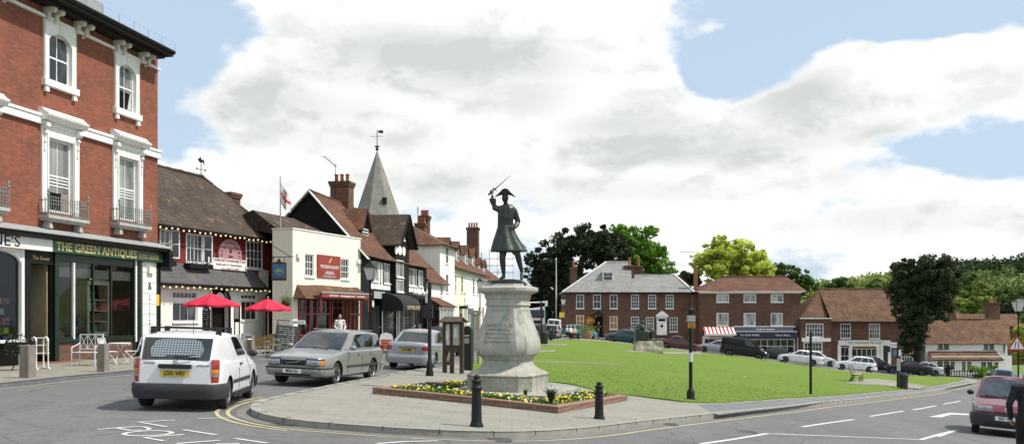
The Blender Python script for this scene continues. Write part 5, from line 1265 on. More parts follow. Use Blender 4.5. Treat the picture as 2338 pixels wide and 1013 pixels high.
# striped awning
a=F.p(1604,745)[0]; b=F.p(1674,745)[0]; zt=F.p(1610,745)[1]; zb=F.p(1600,761,1.3)[1]; aw=thing('striped_awning','red and white striped shop awning above the butcher window','awning',tuple(Vector((F.ax,F.ay,F.z0))),0)
k=16; 
for nm,col,par in (('red_stripes',plain('awning_red',(.42,.05,.05),.8,.1),0),('white_stripes',plain('awning_white',(.75,.74,.7),.8,.1),1)):
    q=MB(col)
    for i in range(k):
        if i%2==par:
            xa_,xb_=a+(b-a)*i/k,a+(b-a)*(i+1)/k; q.slab([(xa_,-1.35,zb),(xb_,-1.35,zb),(xb_,-.02,zt),(xa_,-.02,zt)],.02)
    q.build(nm,aw)
q=MB(plain('awning_white',(.75,.74,.7),.8,.1)); q.box(a-.05,b+.05,-1.38,-1.34,zb-.2,zb+.02); q.build('valance',aw)
q=MB(M_WHITE); q.box(a,b,-.14,0,zb-.62,zb-.28); fb=q.build('shop_board',R); text(fb,'FAMILY BUTCHER',(a+b)/2,zb-.45,.26,.15,plain('red_letters',(.4,.03,.04),.6))
# navy awning/fascia
M_NAVY=plain('navy_canvas',(.012,.02,.05),.7,.15,4)
a=F.p(1676,745)[0]; b=F.p(1814,745)[0]; zt=F.p(1680,746)[1]; zm=F.p(1680,757,.9)[1]; zb=F.p(1680,772,.9)[1]
aw=thing('navy_awning','long navy blue shop awning with white lettering over the wide shop window','awning',(F.ax,F.ay,F.z0),0)
q=MB(M_NAVY); q.slab([(a,-.95,zm),(b,-.95,zm),(b,-.02,zt),(a,-.02,zt)],.03); q.box(a,b,-.99,-.95,zb,zm+.02); q.build('canvas',aw)
q=MB(M_WHITE); q.box(a-.05,b+.05,-.2,0,zt,zt+.12); q.box(a-.02,b+.02,-1.0,-.94,zm,zm+.07); q.build('rail',aw)
text(aw,'Tel: 01959 564321',a+1.6,(zm+zb)/2,.3,1.0,M_WLET); text(aw,'Once I Read...',b-1.6,(zm+zb)/2,.32,1.0,M_WLET); text(aw,'books for everyone',(a+b)/2,zb+.62,.26,.6,M_WLET,rot=Matrix.Rotation(rad(45),4,'X'),loc=((a+b)/2,-.55,(zt+zm)/2+.03))
# ---- link building and long brick shop
Y=109; F=far(1828,Y,-4.2,'corner_shop','low brown brick shop with long mottled tile roof, half shaded by the dark tree')
R=F.root; xl=F.p(1898,700)[0]; x1=F.p(2112,700)[0]; ze=F.p(1898,733,.3)[1]; zl=F.p(1840,727)[1]
Wl=[F.R(1840,1880,738,769),F.R(1835,1878,780,802)]
Wr=[F.R(1921,1944,738,772),F.R(1986,2011,738,773),F.R(2061,2085,741,764),F.R(2060,2086,797,824)]
SH=[F.R(1921,1940,792,832),F.R(1946,2004,795,830)]
wall(R,0,xl,0,zl,Wl,B_DARK2,depth=.1); wall(R,xl,x1,0,ze,Wr+SH,B_DARK2,w=-.25,depth=.1); shell(R,0,x1,9,zl-.3,B_DARK2)
window(R,*Wl[0],6,3,rec=.02,sash=False,bar=.04,fr=.08); window(R,*Wl[1],6,2,rec=.02,sash=False,bar=.04,fr=.12)
for w in Wr[:3]: window(R,*w,4,3,w=-.25,rec=.02,sash=False,bar=.04,fr=.08)
window(R,*Wr[3],4,3,w=-.25,rec=.02,sash=False,bar=.04,fr=.08); 
q=MB(M_WHITE); q.box(-.1,xl+.02,-.12,0,zl-.02,zl+.1); q.box(.1,xl-.1,-.2,0,F.p(1840,779)[1],F.p(1840,773)[1]+.1); q.build('parapet_trim',R)
s=MB(M_WHITE); a=F.p(1915,790)[0]; b=F.p(2034,790)[0]; z=F.p(1915,787)[1]; y=.25
s.box(a,b,y-.2,y,z-.05,z+.55)
for px in (1917,1943,2006,2014,2032): u=F.p(px,790)[0]; s.box(u-.17,u+.17,y-.16,y,0,z)
s.box(F.p(1943,790)[0],F.p(2008,790)[0],y-.14,y,0,F.p(1950,831)[1]); sf=s.build('white_shopfront',R)
window(R,*SH[0],2,2,w=-.22,rec=.02,sill=0); window(R,*SH[1],5,2,w=-.22,rec=.02,sill=0,bar=.05)
door(R,F.p(2016,800)[0],F.p(2029,800)[0],.0,F.p(2020,792)[1],M_DGREEN,w=-.22,rec=0)
text(sf,'THE TUDOR ROSE TEA SHOP',(a+b)/2,z+.25,.3,-.04,M_TIMB)
for k in range(14): 
    q=MB(lampm); q.ball((F.p(1946,800)[0]+k*.22,-.0,z-.12),.05,5,4); q.build('bulb',sf)
zr=F.p(1950,660,-4.5)[1]; xa=F.p(1872,660,-4.5)[0]; xb=F.p(2115,660,-4.5)[0]
s=MB(T_MIX); s.grid((xl,-.15,ze),(x1+.2,-.15,ze),(x1+.2,4.5,zr),(xl,4.5,zr),26,9,.05,seed=41); s.grid((.1,.9,zl-.1),(xl,.9,zl-.1),(xl,4.5,zr),(xa,4.5,zr),9,9,.03,seed=42)
s.slab([(.1,.9,zl-.1),(xa,4.5,zr),(.1,8.8,zl)],.06); s.slab([(xa,4.5,zr),(x1+.2,4.5,zr),(x1+.2,9.2,ze),(.1,8.8,ze)],.06); s.build('roof',R)
ridge(R,(xa,4.5,zr+.04),(x1,4.5,zr+.04),T_MIX); ridge(R,(xa,4.5,zr+.04),(.1,.9,zl-.05),T_ORANGE,.1)
gutter(R,xl,x1,-.2,ze-.05)
# ---- white cottage on the right
Y=110; F=far(2113,Y,-5.5,'white_cottage','low white cottage with long mottled tile roof and tiled pent roof above its ground floor')
R=F.root; x1=F.p(2300,800)[0]; ze=F.p(2113,784,.2)[1]
zp0=F.p(2130,801)[1]; 
W=[F.R(2141,2153,782,796),F.R(2154.5,2167,782,796),F.R(2246,2257,784,797),F.R(2258.5,2270,784,797)]
wall(R,0,x1,0,ze,W,M_WALLW,depth=.08); shell(R,0,x1,6,ze,M_WALLW)
for w in W: window(R,*w,2,2,rec=.02,bar=.03,sash=False,mat=plain('grey_window',(.45,.46,.43),.6),sillmat=M_IRON)
wg=1.0; G_=[F.R(2140,2153,823,843,wg),F.R(2155,2168,823,843,wg),F.R(2170,2180,824,844,wg),F.R(2196,2205,824,846,wg),F.R(2208,2218,824,846,wg),F.R(2240,2252,825,846,wg),F.R(2254,2266,825,846,wg),F.R(2270,2280,826,846,wg)]
wall(R,F.p(2128,830,wg)[0],x1,0,zp0-.5,G_,M_WALLW,w=wg,depth=.08,name='ground_floor_wall')
for w in G_: window(R,*w,2,3,w=wg,rec=.02,bar=.03,sash=False,mat=plain('grey_window',(.45,.46,.43),.6),sill=0)
q=MB(M_WALLW); q.box(F.p(2128,830,wg)[0],F.p(2128,830,wg)[0]+.1,-.99,0,0,zp0-.5); q.box(x1-.1,x1,-.99,0,0,zp0-.5); q.build('return_wall',R)
zb=F.p(2130,820,1.4)[1]; s=MB(T_MIX); s.grid((F.p(2127,820,1.4)[0],-1.4,zb),(F.p(2292,822,1.4)[0],-1.4,zb),(F.p(2275,803)[0],0,zp0),(F.p(2120,803)[0],0,zp0),20,5,.02,seed=51); s.build('pent_roof',R)
q=MB(M_LEAD); q.bar((F.p(2292,822,1.4)[0]+.05,-1.4,zb+.02),(F.p(2275,803)[0],0,zp0),.18,.06); q.build('hip_flashing',R)
s=MB(M_BLACK); s.box(F.p(2127,820,1.4)[0],F.p(2292,822,1.4)[0],-1.47,-1.4,zb-.12,zb-.02); s.build('gutter',R)
door(R,F.p(2184,830,wg)[0],F.p(2193,830,wg)[0],0,2.1,M_WHITE,w=wg,rec=-.01)
zr=F.p(2200,729,-3.2)[1]; s=MB(T_MIX); s.grid((-.1,-.35,ze),(F.p(2307,780,.3)[0],-.35,ze),(F.p(2307,730,-3.2)[0]-.2,3.2,zr),(-.1,3.2,zr),22,8,.04,seed=52); s.slab([(-.1,3.2,zr),(x1+.3,3.2,zr),(x1+.3,6.6,ze),(-.1,6.6,ze)],.06); s.build('roof',R)
s=MB(M_WALLW); s.prism([(0,ze),(6,ze),(3.2,zr-.1)],x1-.15,x1,axis='x'); s.build('gable_wall',R)
ridge(R,(-.1,3.2,zr+.04),(x1+.3,3.2,zr+.04),T_ORANGE)
chimney(R,F.p(2166,700,-3.5)[0],3.6,zr-1,F.p(2166,693,-3.5)[1]+.25,1.35,1.1,B_DARK2,0); chimney(R,F.p(2260,700,-5)[0],4.4,zr-1,F.p(2260,693,-4.4)[1]+.2,1.3,1.1,B_DARK2,2,poth=.55)
s=MB(M_BLACK); s.tube([(x1-.4,-.1,zp0-.2),(x1-.4,-.1,ze)],.06,6); s.build('drainpipe',R)
# low roofs behind the cottage
for (px,py,wd,lab,Yb) in ((2165,712,5,'small rusty tiled roof peeping behind the left cottage chimney',126),(2268,716,9,'broad rusty tiled roof behind the right cottage chimney',130)):
    p=P(px,py,Yb); t=thing('house_behind',lab,'building',(p.x,p.y,-5)); hh=p.z+5
    q=MB(B_DARK2); q.box(-wd/2,wd/2,0,5,0,hh-1.6); q.build('wall',t); q=MB(T_MIX); q.slab([(-wd/2,-.2,hh-1.7),(wd/2,-.2,hh-1.7),(wd/2,2.5,hh),(-wd/2,2.5,hh)],.1); q.slab([(-wd/2,2.5,hh),(wd/2,2.5,hh),(wd/2,5.2,hh-1.7),(-wd/2,5.2,hh-1.7)],.1); q.build('roof',t)
# fence and gate in front of the cottage
p=G(2160,862); t=thing('garden_fence','low dark timber fence and gate along the front of the white cottage','fence',(p.x,p.y+6,p.z-.4))
q=MB(M_TIMB)
for k in range(30): q.box(k*.28-2,k*.28-1.93,-.02,.02,0,.85)
q.box(-2,6.2,-.03,.03,.2,.26); q.box(-2,6.2,-.03,.03,.68,.74); q.build('rails',t)
q=MB(M_TIMB); q.box(2.9,3.15,-.12,.12,0,1.35); q.build('gate_post',t)
# ------------------------------------------------------------------ foliage
def leafmat(name,base,sat=1.,trans=.25):
    if name in MATS: return MATS[name]
    m,nt,b,out=_nt(name); n=N(nt)
    at=n('Attribute'); at.attribute_name='tone'; o=n('TexCoord').outputs['Object']
    f=n.noise(o,.45,4,.6)
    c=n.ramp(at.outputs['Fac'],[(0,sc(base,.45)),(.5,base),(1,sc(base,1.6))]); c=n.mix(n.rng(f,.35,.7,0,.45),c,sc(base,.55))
    nt.links.new(c,b.inputs['Base Color']); b.inputs['Roughness'].default_value=.65; b.inputs['Specular IOR Level'].default_value=.25
    t=n('BsdfTranslucent',{'Color':c}); mx=n('MixShader',{0:trans,1:b.outputs[0],2:t.outputs[0]}); nt.links.new(mx.outputs[0],out.inputs[0])
    MATS[name]=m; return m
def leaf_mesh(name,cen,size,mat,parent=None,loc=None,aspect=.6,updir=.0,tone=None,shape=4):
    cen=np.asarray(cen); n_=len(cen); a=RNG.normal(size=(n_,3)); a[:,2]+=updir; a/=np.linalg.norm(a,axis=1)[:,None]
    b=RNG.normal(size=(n_,3)); b-= (b*a).sum(1)[:,None]*a; b/=np.linalg.norm(b,axis=1)[:,None]
    s=(size if np.ndim(size) else np.full(n_,size))*RNG.uniform(.6,1.35,n_); a=a*s[:,None]*.5; b=b*s[:,None]*.5*aspect
    v=np.stack([cen-a,cen-b*.9+a*.1,cen+a,cen+b*.9+a*.1],1).reshape(-1,3)
    me=bpy.data.meshes.new(name); me.vertices.add(4*n_); me.vertices.foreach_set('co',v.ravel().astype(np.float32))
    me.loops.add(4*n_); me.loops.foreach_set('vertex_index',np.arange(4*n_)); me.polygons.add(n_); me.polygons.foreach_set('loop_start',np.arange(n_)*4); me.polygons.foreach_set('loop_total',np.full(n_,4))
    at=me.attributes.new('tone','FLOAT','FACE'); t=tone if tone is not None else RNG.uniform(0,1,n_); at.data.foreach_set('value',np.clip(t,0,1).astype(np.float32))
    me.update(calc_edges=True); me.materials.append(mat)
    o=bpy.data.objects.new(name,me); C.objects.link(o)
    if parent is not None: o.parent=parent
    if loc is not None: o.location=loc
    return o
def crown_points(blobs,n_,clumps=26,cr=.28,hollow=.45):
    cr*=1.25
    """points gathered into clumps spread over the outer part of each blob"""
    vol=np.array([b[3]*b[4]*b[5] for b in blobs])**.75; pr=vol/vol.sum(); P_=[]; T=[]
    for b,p in zip(blobs,pr):
        k=max(6,int(clumps*1.0)); d=RNG.normal(size=(k,3)); d/=np.linalg.norm(d,axis=1)[:,None]; r=RNG.uniform(hollow,1.06,k)[:,None]
        cc=d*r*np.array(b[3:6]); rad_=cr*RNG.uniform(.55,1.3,k)*(b[3]+b[5])/2
        m=int(n_*p); idx=RNG.integers(0,k,m); q=RNG.normal(size=(m,3)); q/=np.linalg.norm(q,axis=1)[:,None]; q*=(RNG.uniform(0,1,m)**.45)[:,None]
        pts=cc[idx]+q*rad_[idx][:,None]*np.array([1,1,.75]); P_.append(pts+np.array(b[:3]))
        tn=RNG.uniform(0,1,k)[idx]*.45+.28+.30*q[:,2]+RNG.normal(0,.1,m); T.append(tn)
    return np.concatenate(P_),np.concatenate(T)
BARK=plain('bark',(.09,.07,.05),.95,.4,3,.8)
BARKD=plain('dark_bark',(.04,.032,.026),.95,.4,3,.8)
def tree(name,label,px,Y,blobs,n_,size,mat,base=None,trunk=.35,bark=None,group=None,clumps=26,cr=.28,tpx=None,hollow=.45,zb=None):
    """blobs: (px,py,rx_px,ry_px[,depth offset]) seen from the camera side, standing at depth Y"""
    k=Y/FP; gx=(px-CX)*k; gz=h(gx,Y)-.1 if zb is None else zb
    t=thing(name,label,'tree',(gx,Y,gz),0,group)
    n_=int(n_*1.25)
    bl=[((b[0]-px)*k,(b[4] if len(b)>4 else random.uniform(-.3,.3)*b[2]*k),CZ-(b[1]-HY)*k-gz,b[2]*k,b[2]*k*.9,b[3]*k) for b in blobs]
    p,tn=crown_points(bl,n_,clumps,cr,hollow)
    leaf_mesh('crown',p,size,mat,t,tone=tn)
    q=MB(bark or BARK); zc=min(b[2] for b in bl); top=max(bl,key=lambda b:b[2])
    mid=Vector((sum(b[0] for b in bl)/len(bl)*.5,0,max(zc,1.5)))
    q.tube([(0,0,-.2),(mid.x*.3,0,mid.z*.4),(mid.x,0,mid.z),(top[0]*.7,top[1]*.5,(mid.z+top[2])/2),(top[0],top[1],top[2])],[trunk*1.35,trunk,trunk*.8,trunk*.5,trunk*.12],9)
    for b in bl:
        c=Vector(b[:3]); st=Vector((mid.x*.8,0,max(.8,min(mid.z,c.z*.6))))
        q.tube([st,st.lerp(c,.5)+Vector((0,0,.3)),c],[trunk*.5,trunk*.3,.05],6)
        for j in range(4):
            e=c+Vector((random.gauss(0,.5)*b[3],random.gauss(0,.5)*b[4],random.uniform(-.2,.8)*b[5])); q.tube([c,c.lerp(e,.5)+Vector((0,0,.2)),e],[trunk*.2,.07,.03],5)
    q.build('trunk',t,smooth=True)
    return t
L_YEW=leafmat('yew_leaves',(.030,.046,.018),trans=.1); L_BRI=leafmat('bright_leaves',(.16,.32,.035),trans=.35); L_YEL=leafmat('lime_leaves',(.52,.60,.10),trans=.42)
L_MID=leafmat('mid_green_leaves',(.09,.155,.035),trans=.3); L_OLI=leafmat('olive_leaves',(.22,.28,.06),trans=.3); L_WOOD=leafmat('wood_leaves',(.040,.066,.024),trans=.1); L_WOOD2=leafmat('spring_wood_leaves',(.12,.17,.045),trans=.2)
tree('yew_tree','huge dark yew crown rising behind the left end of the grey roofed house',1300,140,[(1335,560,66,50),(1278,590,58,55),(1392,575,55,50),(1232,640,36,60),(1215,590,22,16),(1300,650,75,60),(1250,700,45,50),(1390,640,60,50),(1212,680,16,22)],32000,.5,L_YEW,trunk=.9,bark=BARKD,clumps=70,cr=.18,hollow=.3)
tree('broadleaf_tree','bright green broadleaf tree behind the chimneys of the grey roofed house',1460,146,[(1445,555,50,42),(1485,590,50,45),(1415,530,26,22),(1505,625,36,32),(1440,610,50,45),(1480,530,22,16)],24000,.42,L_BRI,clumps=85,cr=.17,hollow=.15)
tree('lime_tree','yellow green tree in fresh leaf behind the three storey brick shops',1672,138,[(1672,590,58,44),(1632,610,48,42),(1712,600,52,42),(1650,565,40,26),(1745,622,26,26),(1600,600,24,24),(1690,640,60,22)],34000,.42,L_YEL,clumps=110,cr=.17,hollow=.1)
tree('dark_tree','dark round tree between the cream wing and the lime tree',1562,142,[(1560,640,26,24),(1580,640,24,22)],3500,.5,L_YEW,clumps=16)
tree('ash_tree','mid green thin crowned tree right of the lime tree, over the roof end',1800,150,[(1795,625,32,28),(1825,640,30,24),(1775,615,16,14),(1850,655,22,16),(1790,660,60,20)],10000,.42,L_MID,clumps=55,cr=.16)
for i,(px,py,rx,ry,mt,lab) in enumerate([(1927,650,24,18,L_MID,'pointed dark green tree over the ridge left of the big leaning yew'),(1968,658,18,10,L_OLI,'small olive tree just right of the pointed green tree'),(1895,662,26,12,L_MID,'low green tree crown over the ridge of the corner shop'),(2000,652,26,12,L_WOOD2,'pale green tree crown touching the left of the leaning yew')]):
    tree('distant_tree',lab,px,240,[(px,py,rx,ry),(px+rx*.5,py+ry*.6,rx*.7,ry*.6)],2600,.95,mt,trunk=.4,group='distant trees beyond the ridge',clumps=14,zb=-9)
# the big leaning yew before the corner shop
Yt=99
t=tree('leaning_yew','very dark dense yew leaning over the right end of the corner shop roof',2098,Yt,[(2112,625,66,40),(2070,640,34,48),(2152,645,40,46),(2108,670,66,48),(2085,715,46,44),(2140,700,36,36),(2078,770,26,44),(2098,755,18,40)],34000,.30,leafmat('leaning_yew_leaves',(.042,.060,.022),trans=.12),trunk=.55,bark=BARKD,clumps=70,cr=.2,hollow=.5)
# right hand background trees
for i,(px,Y,bl,n_,sz,mt,lab) in enumerate([
 (2225,150,[(2225,690,34,34),(2200,700,22,28),(2245,665,20,20)],5000,.55,L_OLI,'olive green tree behind the left half of the cottage roof'),
 (2290,165,[(2290,690,30,30),(2318,675,28,24),(2265,670,20,16)],4500,.6,L_WOOD2,'pale spring green tree behind the right chimney'),
 (2200,185,[(2190,655,26,24),(2215,640,18,16)],3000,.65,L_MID,'mid green tree right of the leaning yew crown'),
 (2300,140,[(2298,710,16,18),(2280,716,12,12),(2318,716,14,16)],2600,.45,L_YEW,'dark conifer bush right of the cottage chimney'),
 (2350,120,[(2330,770,24,36),(2352,800,30,30),(2320,800,12,30)],4500,.35,L_YEL,'yellow green shrub at the right end of the cottage'),
 (2375,118,[(2380,720,40,50),(2400,760,50,50)],3000,.5,L_MID,'green tree at the far right edge beyond the cottage')]):
    tree('background_tree',lab,px,Y,bl,n_,sz,mt,trunk=.25,clumps=18,zb=-7)
# shrub in front of the cottage
def shrub(name,label,px,Y,rx,ry,hh,n_,size,mat,group=None):
    p=onground(px,Y,.1); t=thing(name,label,'shrub',p,0,group)
    pts,tn=crown_points([(0,0,hh*.5,rx,ry,hh*.55)],n_,16,.3); pts=pts[pts[:,2]>-.1]; leaf_mesh('foliage',pts,size,mat,t,tone=tn[:len(pts)])
    q=MB(BARK); 
    for k in range(5): q.tube([(0,0,0),(random.uniform(-.5,.5)*rx,0,hh*.7)],[.04,.02],5)
    q.build('stem',t); return t
shrub('garden_shrub','rounded green shrub in front of the white cottage by its gate',2245,101,1.7,.8,1.3,1500,.25,L_BRI)
shrub('clipped_bush','small dark bush between the silver cars and the cottage wall',2155,103,1.0,.6,1.0,700,.22,L_YEW)
shrub('garden_hedge','bright green bank of shrubs behind the tall white flagpole',1275,150,4.5,2,5.0,2500,.4,L_BRI)
shrub('low_hedge','dark hedge behind the parked cars at the top of the green',1225,146,5.,1.5,3.2,1800,.4,L_MID)
# ------------------------------------------------------------------ hills
xs=[1150,1500,1700,1800,1880,1960,2040,2120,2190,2260,2338,2450,2700,3200]; yt=[728,722,700,680,668,662,652,645,640,636,628,622,612,600]
def hz(px,Y): 
    top=CZ+(HY-np.interp(px,xs,yt))/FP*800; t=np.clip((Y-170)/630,0,1); t=t*t*(3-2*t); return -9+(top+9)*t
mb=MB(M_FIELD); nx,ny=60,30; PX=np.linspace(1000,3200,nx); YY=np.linspace(165,900,ny)
for j in range(ny):
    for i in range(nx): mb.v.append(((PX[i]-CX)/FP*YY[j],YY[j],float(hz(PX[i],YY[j]))+mnoise.noise(Vector((PX[i]*.01,YY[j]*.01,0)))*2*min(1,(YY[j]-165)/100)))
for j in range(ny-1):
    for i in range(nx-1): q=j*nx+i; mb.f.append((q,q+1,q+nx+1,q+nx)); mb.mi.append(0)
tag(mb.build('hills',smooth=True),kind='structure')
def wood(name,label,rects,n_cl,leaf,mat,rr,per):
    P_=[];T=[]
    for k in range(n_cl):
        a,b,c,d=random.choice(rects); px=random.uniform(a,b); Y=random.uniform(c,d); r_=rr*random.uniform(.6,1.3)
        z=float(hz(px,Y)); cx=(px-CX)/FP*Y
        q=RNG.normal(size=(per,3)); q/=np.linalg.norm(q,axis=1)[:,None]; q*=(RNG.uniform(.2,1,per)**.4)[:,None]; q[:,2]=np.abs(q[:,2])*1.15-.1
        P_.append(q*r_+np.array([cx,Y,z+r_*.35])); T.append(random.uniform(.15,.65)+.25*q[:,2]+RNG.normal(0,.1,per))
    o=leaf_mesh(name,np.concatenate(P_),leaf,mat,tone=np.concatenate(T)); tag(o,label,'woodland',kind='stuff'); return o
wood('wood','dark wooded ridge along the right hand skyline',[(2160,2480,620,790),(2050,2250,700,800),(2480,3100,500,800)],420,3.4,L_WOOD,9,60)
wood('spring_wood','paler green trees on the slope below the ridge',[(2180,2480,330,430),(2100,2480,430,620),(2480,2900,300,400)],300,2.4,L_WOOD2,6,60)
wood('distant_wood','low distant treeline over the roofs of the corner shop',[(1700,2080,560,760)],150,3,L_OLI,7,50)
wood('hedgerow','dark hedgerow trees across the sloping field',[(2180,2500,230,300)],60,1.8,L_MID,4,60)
# ------------------------------------------------------------------ flower bed, pedestal and bronze
A_=G(851,898,.11); B_=G(1274,943,.11); C_=G(1433,914,.11)
A_,B_,C_=[Vector((p.x,p.y)) for p in (A_,B_,C_)]; D_=A_+C_-B_; bc=(A_+C_)/2
rb=math.atan2((B_-A_).y,(B_-A_).x)
zpv=min(h(p.x,p.y) for p in (A_,B_,C_))+.11
zc=h(bc.x,bc.y)+.11
M_BB=brick('border_brick',(.22,.10,.065),(.15,.07,.05),mortar=(.3,.26,.2),w=.23,hh=.085,ms=.012,dirt=.3,dark=(.12,.06,.045),bump=.6,var=.5)
t=thing('brick_flower_bed','low red brick border around the flower bed at the foot of the statue','flower bed',(bc.x,bc.y,zc),0)
def ringwall(mb,inner,outer,hh0,hh1):
    n_=len(inner)
    for i in range(n_):
        a,b,c,d=outer[i],outer[(i+1)%n_],inner[(i+1)%n_],inner[i]; K=10
        for k in range(K):
            p=[a.lerp(b,k/K),a.lerp(b,(k+1)/K),d.lerp(c,(k+1)/K),d.lerp(c,k/K)]
            zz=[h(q.x+bc.x,q.y+bc.y)+.11-zc for q in p]
            mb.add([(q.x,q.y,z+hh0) for q,z in zip(p,zz)]+[(q.x,q.y,z+hh1) for q,z in zip(p,zz)],[(0,1,5,4),(2,3,7,6),(4,5,6,7)])
quad=[p-bc for p in (A_,B_,C_,D_)]
inn=[p-p.normalized()*.33 for p in quad]
mb=MB(M_BB); ringwall(mb,inn,quad,-.1,.12); mb.build('brick_border',t,fix=True)
mb=MB(plain('brick_coping',(.27,.15,.11),.85,.25,6,.3)); ringwall(mb,inn,[p*1.004 for p in quad],.122,.155); mb.build('coping',t)
mb=MB(plain('soil',(.045,.032,.022),.95,.4,8,.8)); 
K=12; pts=[]
for j in range(K+1):
    for i in range(K+1):
        p=inn[0].lerp(inn[1],i/K).lerp(inn[3].lerp(inn[2],i/K),j/K); mb.v.append((p.x,p.y,h(p.x+bc.x,p.y+bc.y)+.11-zc+.09+.02*math.sin(i*3+j*5)))
for j in range(K):
    for i in range(K): q=j*(K+1)+i; mb.f.append((q,q+1,q+K+2,q+K+1)); mb.mi.append(0)
mb.build('soil',t)
# slab + pedestal
SC=None
pc=Vector((0,0)); Yp=bc.y; xp=(1160-CX)/FP*Yp; K_=FP/Yp     # px per metre at the pedestal
gz=CZ-(888-HY)/K_     # level of the slab top
M_STONE=None
def stone(name,a,b_):
    m,nt,b,out=_nt(name); n=N(nt); o=n('TexCoord').outputs['Object']
    f=n.noise(o,1.6,6,.65); g=n.noise(o,35,3,.7); st=n('Mapping',{'Vector':o,'Scale':(4,4,.35)}).outputs[0]; v=n.noise(st,1.3,6,.7)
    c=n.ramp(f,[(.3,a),(.7,b_)]); c=n.mix(n.rng(v,.48,.60,0,.65),c,(.27,.40,.34)); c=n.mix(n.rng(n.noise(st,2.6,6,.7),.52,.68,0,.7),c,(.17,.15,.12)); c=n.mix(n.rng(g,.35,.7,0,.3),c,(.2,.19,.16))
    sp=n('SeparateXYZ',{0:o}).outputs[2]; up=n.noise(o,5,5,.7); c=n.mix(n.math('MULTIPLY',n.rng(sp,.75,.45,0,.55),n.rng(up,.35,.6,0,1)),c,(.2,.185,.14))
    nt.links.new(c,b.inputs['Base Color']); b.inputs['Roughness'].default_value=.85; b.inputs['Specular IOR Level'].default_value=.3
    nt.links.new(n.bump(n.math('ADD',g,f),.35,.015),b.inputs['Normal']); MATS[name]=m; return m
M_STONE=stone('portland_stone',(.34,.325,.28),(.50,.48,.425))
t=thing('stone_pedestal','tall waisted octagonal stone pedestal streaked with green, on a broad slab','pedestal',(xp,Yp,gz),rb)
PED=t
def oct_ring(R,z,cut=.30):   # square half-size R with chamfered corners
    k=R*(1-cut*1.414*.72); return [(R,-k,z),(R,k,z),(k,R,z),(-k,R,z),(-R,k,z),(-R,-k,z),(-k,-R,z),(k,-R,z)]
# silhouette half widths read from the photograph, in pixels, divided by the projected width of the octagon
def rr(px): return px/K_/1.12
mb=MB(M_STONE); prof=[(888,87),(857,87),(853,88.5),(850,86),(846,79),(841,68),(834,58.5),(826,53.5),(820,52.5),(818,56),(815,57),(812,60),(806,67),(796,70.5),(786,71),(775,69.5),(760,65),(745,59),(730,53.5),(715,49),(703,46.5),(697,46)]
def cr_(pr,k=4):
    out=[]; n_=len(pr)
    for i in range(n_-1):
        p0,p1,p2,p3=pr[max(0,i-1)],pr[i],pr[i+1],pr[min(n_-1,i+2)]
        for j in range(k):
            t_=j/k; out.append(tuple(.5*(2*p1[q]+(p2[q]-p0[q])*t_+(2*p0[q]-5*p1[q]+4*p2[q]-p3[q])*t_*t_+(3*p1[q]-p0[q]-3*p2[q]+p3[q])*t_**3) for q in (0,1)))
    return out+[pr[-1]]
prof=prof[:3]+cr_(prof[3:8])+cr_(prof[8:])
mb.rings([oct_ring(rr(w),(888-y)/K_) for y,w in prof]); body=mb.build('pedestal_body',t,smooth=True,angle=28)
mb=MB(M_STONE); prof=[(697.2,49),(694,49),(692,47),(684,47),(681,49.5),(673,50),(670,55),(667,63),(664,65.5),(658,66),(656,64),(653,52),(648.5,50)]
mb.rings([oct_ring(rr(w),(888-y)/K_) for y,w in prof]); mb.build('pedestal_cornice',t,smooth=True,angle=28)
# raised lines of the inscription panel on the two big front faces
mb=MB(plain('panel_line_stone',(.34,.325,.27),.9,.2,5))  # even tone from the darker end of the stone colour, for the panel lines
def ry(y): 
    P2=[(888,87),(857,87),(853,88.5),(850,86),(846,79),(841,68),(834,58.5),(826,53.5),(820,52.5),(818,56),(815,57),(812,60),(806,67),(796,70.5),(786,71),(775,69.5),(760,65),(745,59),(730,53.5),(715,49),(703,46.5),(697,46)][::-1]
    return rr(np.interp(y,[p[0] for p in P2],[p[1] for p in P2]))
for face in range(2):
    ys=np.linspace(708,806,20)
    for sx in (-1,1):
        pts=[]
        for y in ys:
            R_=ry(y); hw=R_*.50; pts.append((sx*hw,-R_-.003,(888-y)/K_) if face==0 else (R_+.003,sx*hw,(888-y)/K_))
        mb.tube(pts,.005,4)
    for y in (708,806):
        R_=ry(y); hw=R_*.50; a=(-hw,-R_-.003,(888-y)/K_); b=(hw,-R_-.003,(888-y)/K_)
        if face: a=(R_+.003,-hw,a[2]); b=(R_+.003,hw,b[2])
        mb.bar(a,b,.014,.012)
mb.build('panel_line',body)
for y in (856,): 
    mb=MB(plain('stone_joint',(.12,.115,.1),.9)); R_=rr(87.3); r1=oct_ring(R_,(888-y)/K_); 
    for i in range(8): mb.bar(r1[i],r1[(i+1)%8],.012,.012)
    mb.build('joint',body)
hs=1.5
mb=MB(M_STONE); 
sl=[Vector(q) for q in ((-1.42,-1.42),(1.42,-1.42),(1.42,1.42),(-1.42,1.42))]
mb.box(-1.5,1.5,-1.5,1.5,-.11,0); mb.box(-1.44,1.44,-1.44,1.44,-.8,-.11); mb.build('base_slab',t,bevel=.02)
# inscription
for k,(s_,sz) in enumerate((('JAMES WOLFE',.13),('MAJOR GENERAL',.09),('BORN AT WESTERHAM',.075),('2ND JANUARY 1727',.075),('KILLED BEFORE QUEBEC',.075))):
    y=742+k*9; text(body,s_,0,(888-y)/K_,sz,ry(y)+.012,plain('cut_letters',(.37,.355,.305),.9),sx=.9)
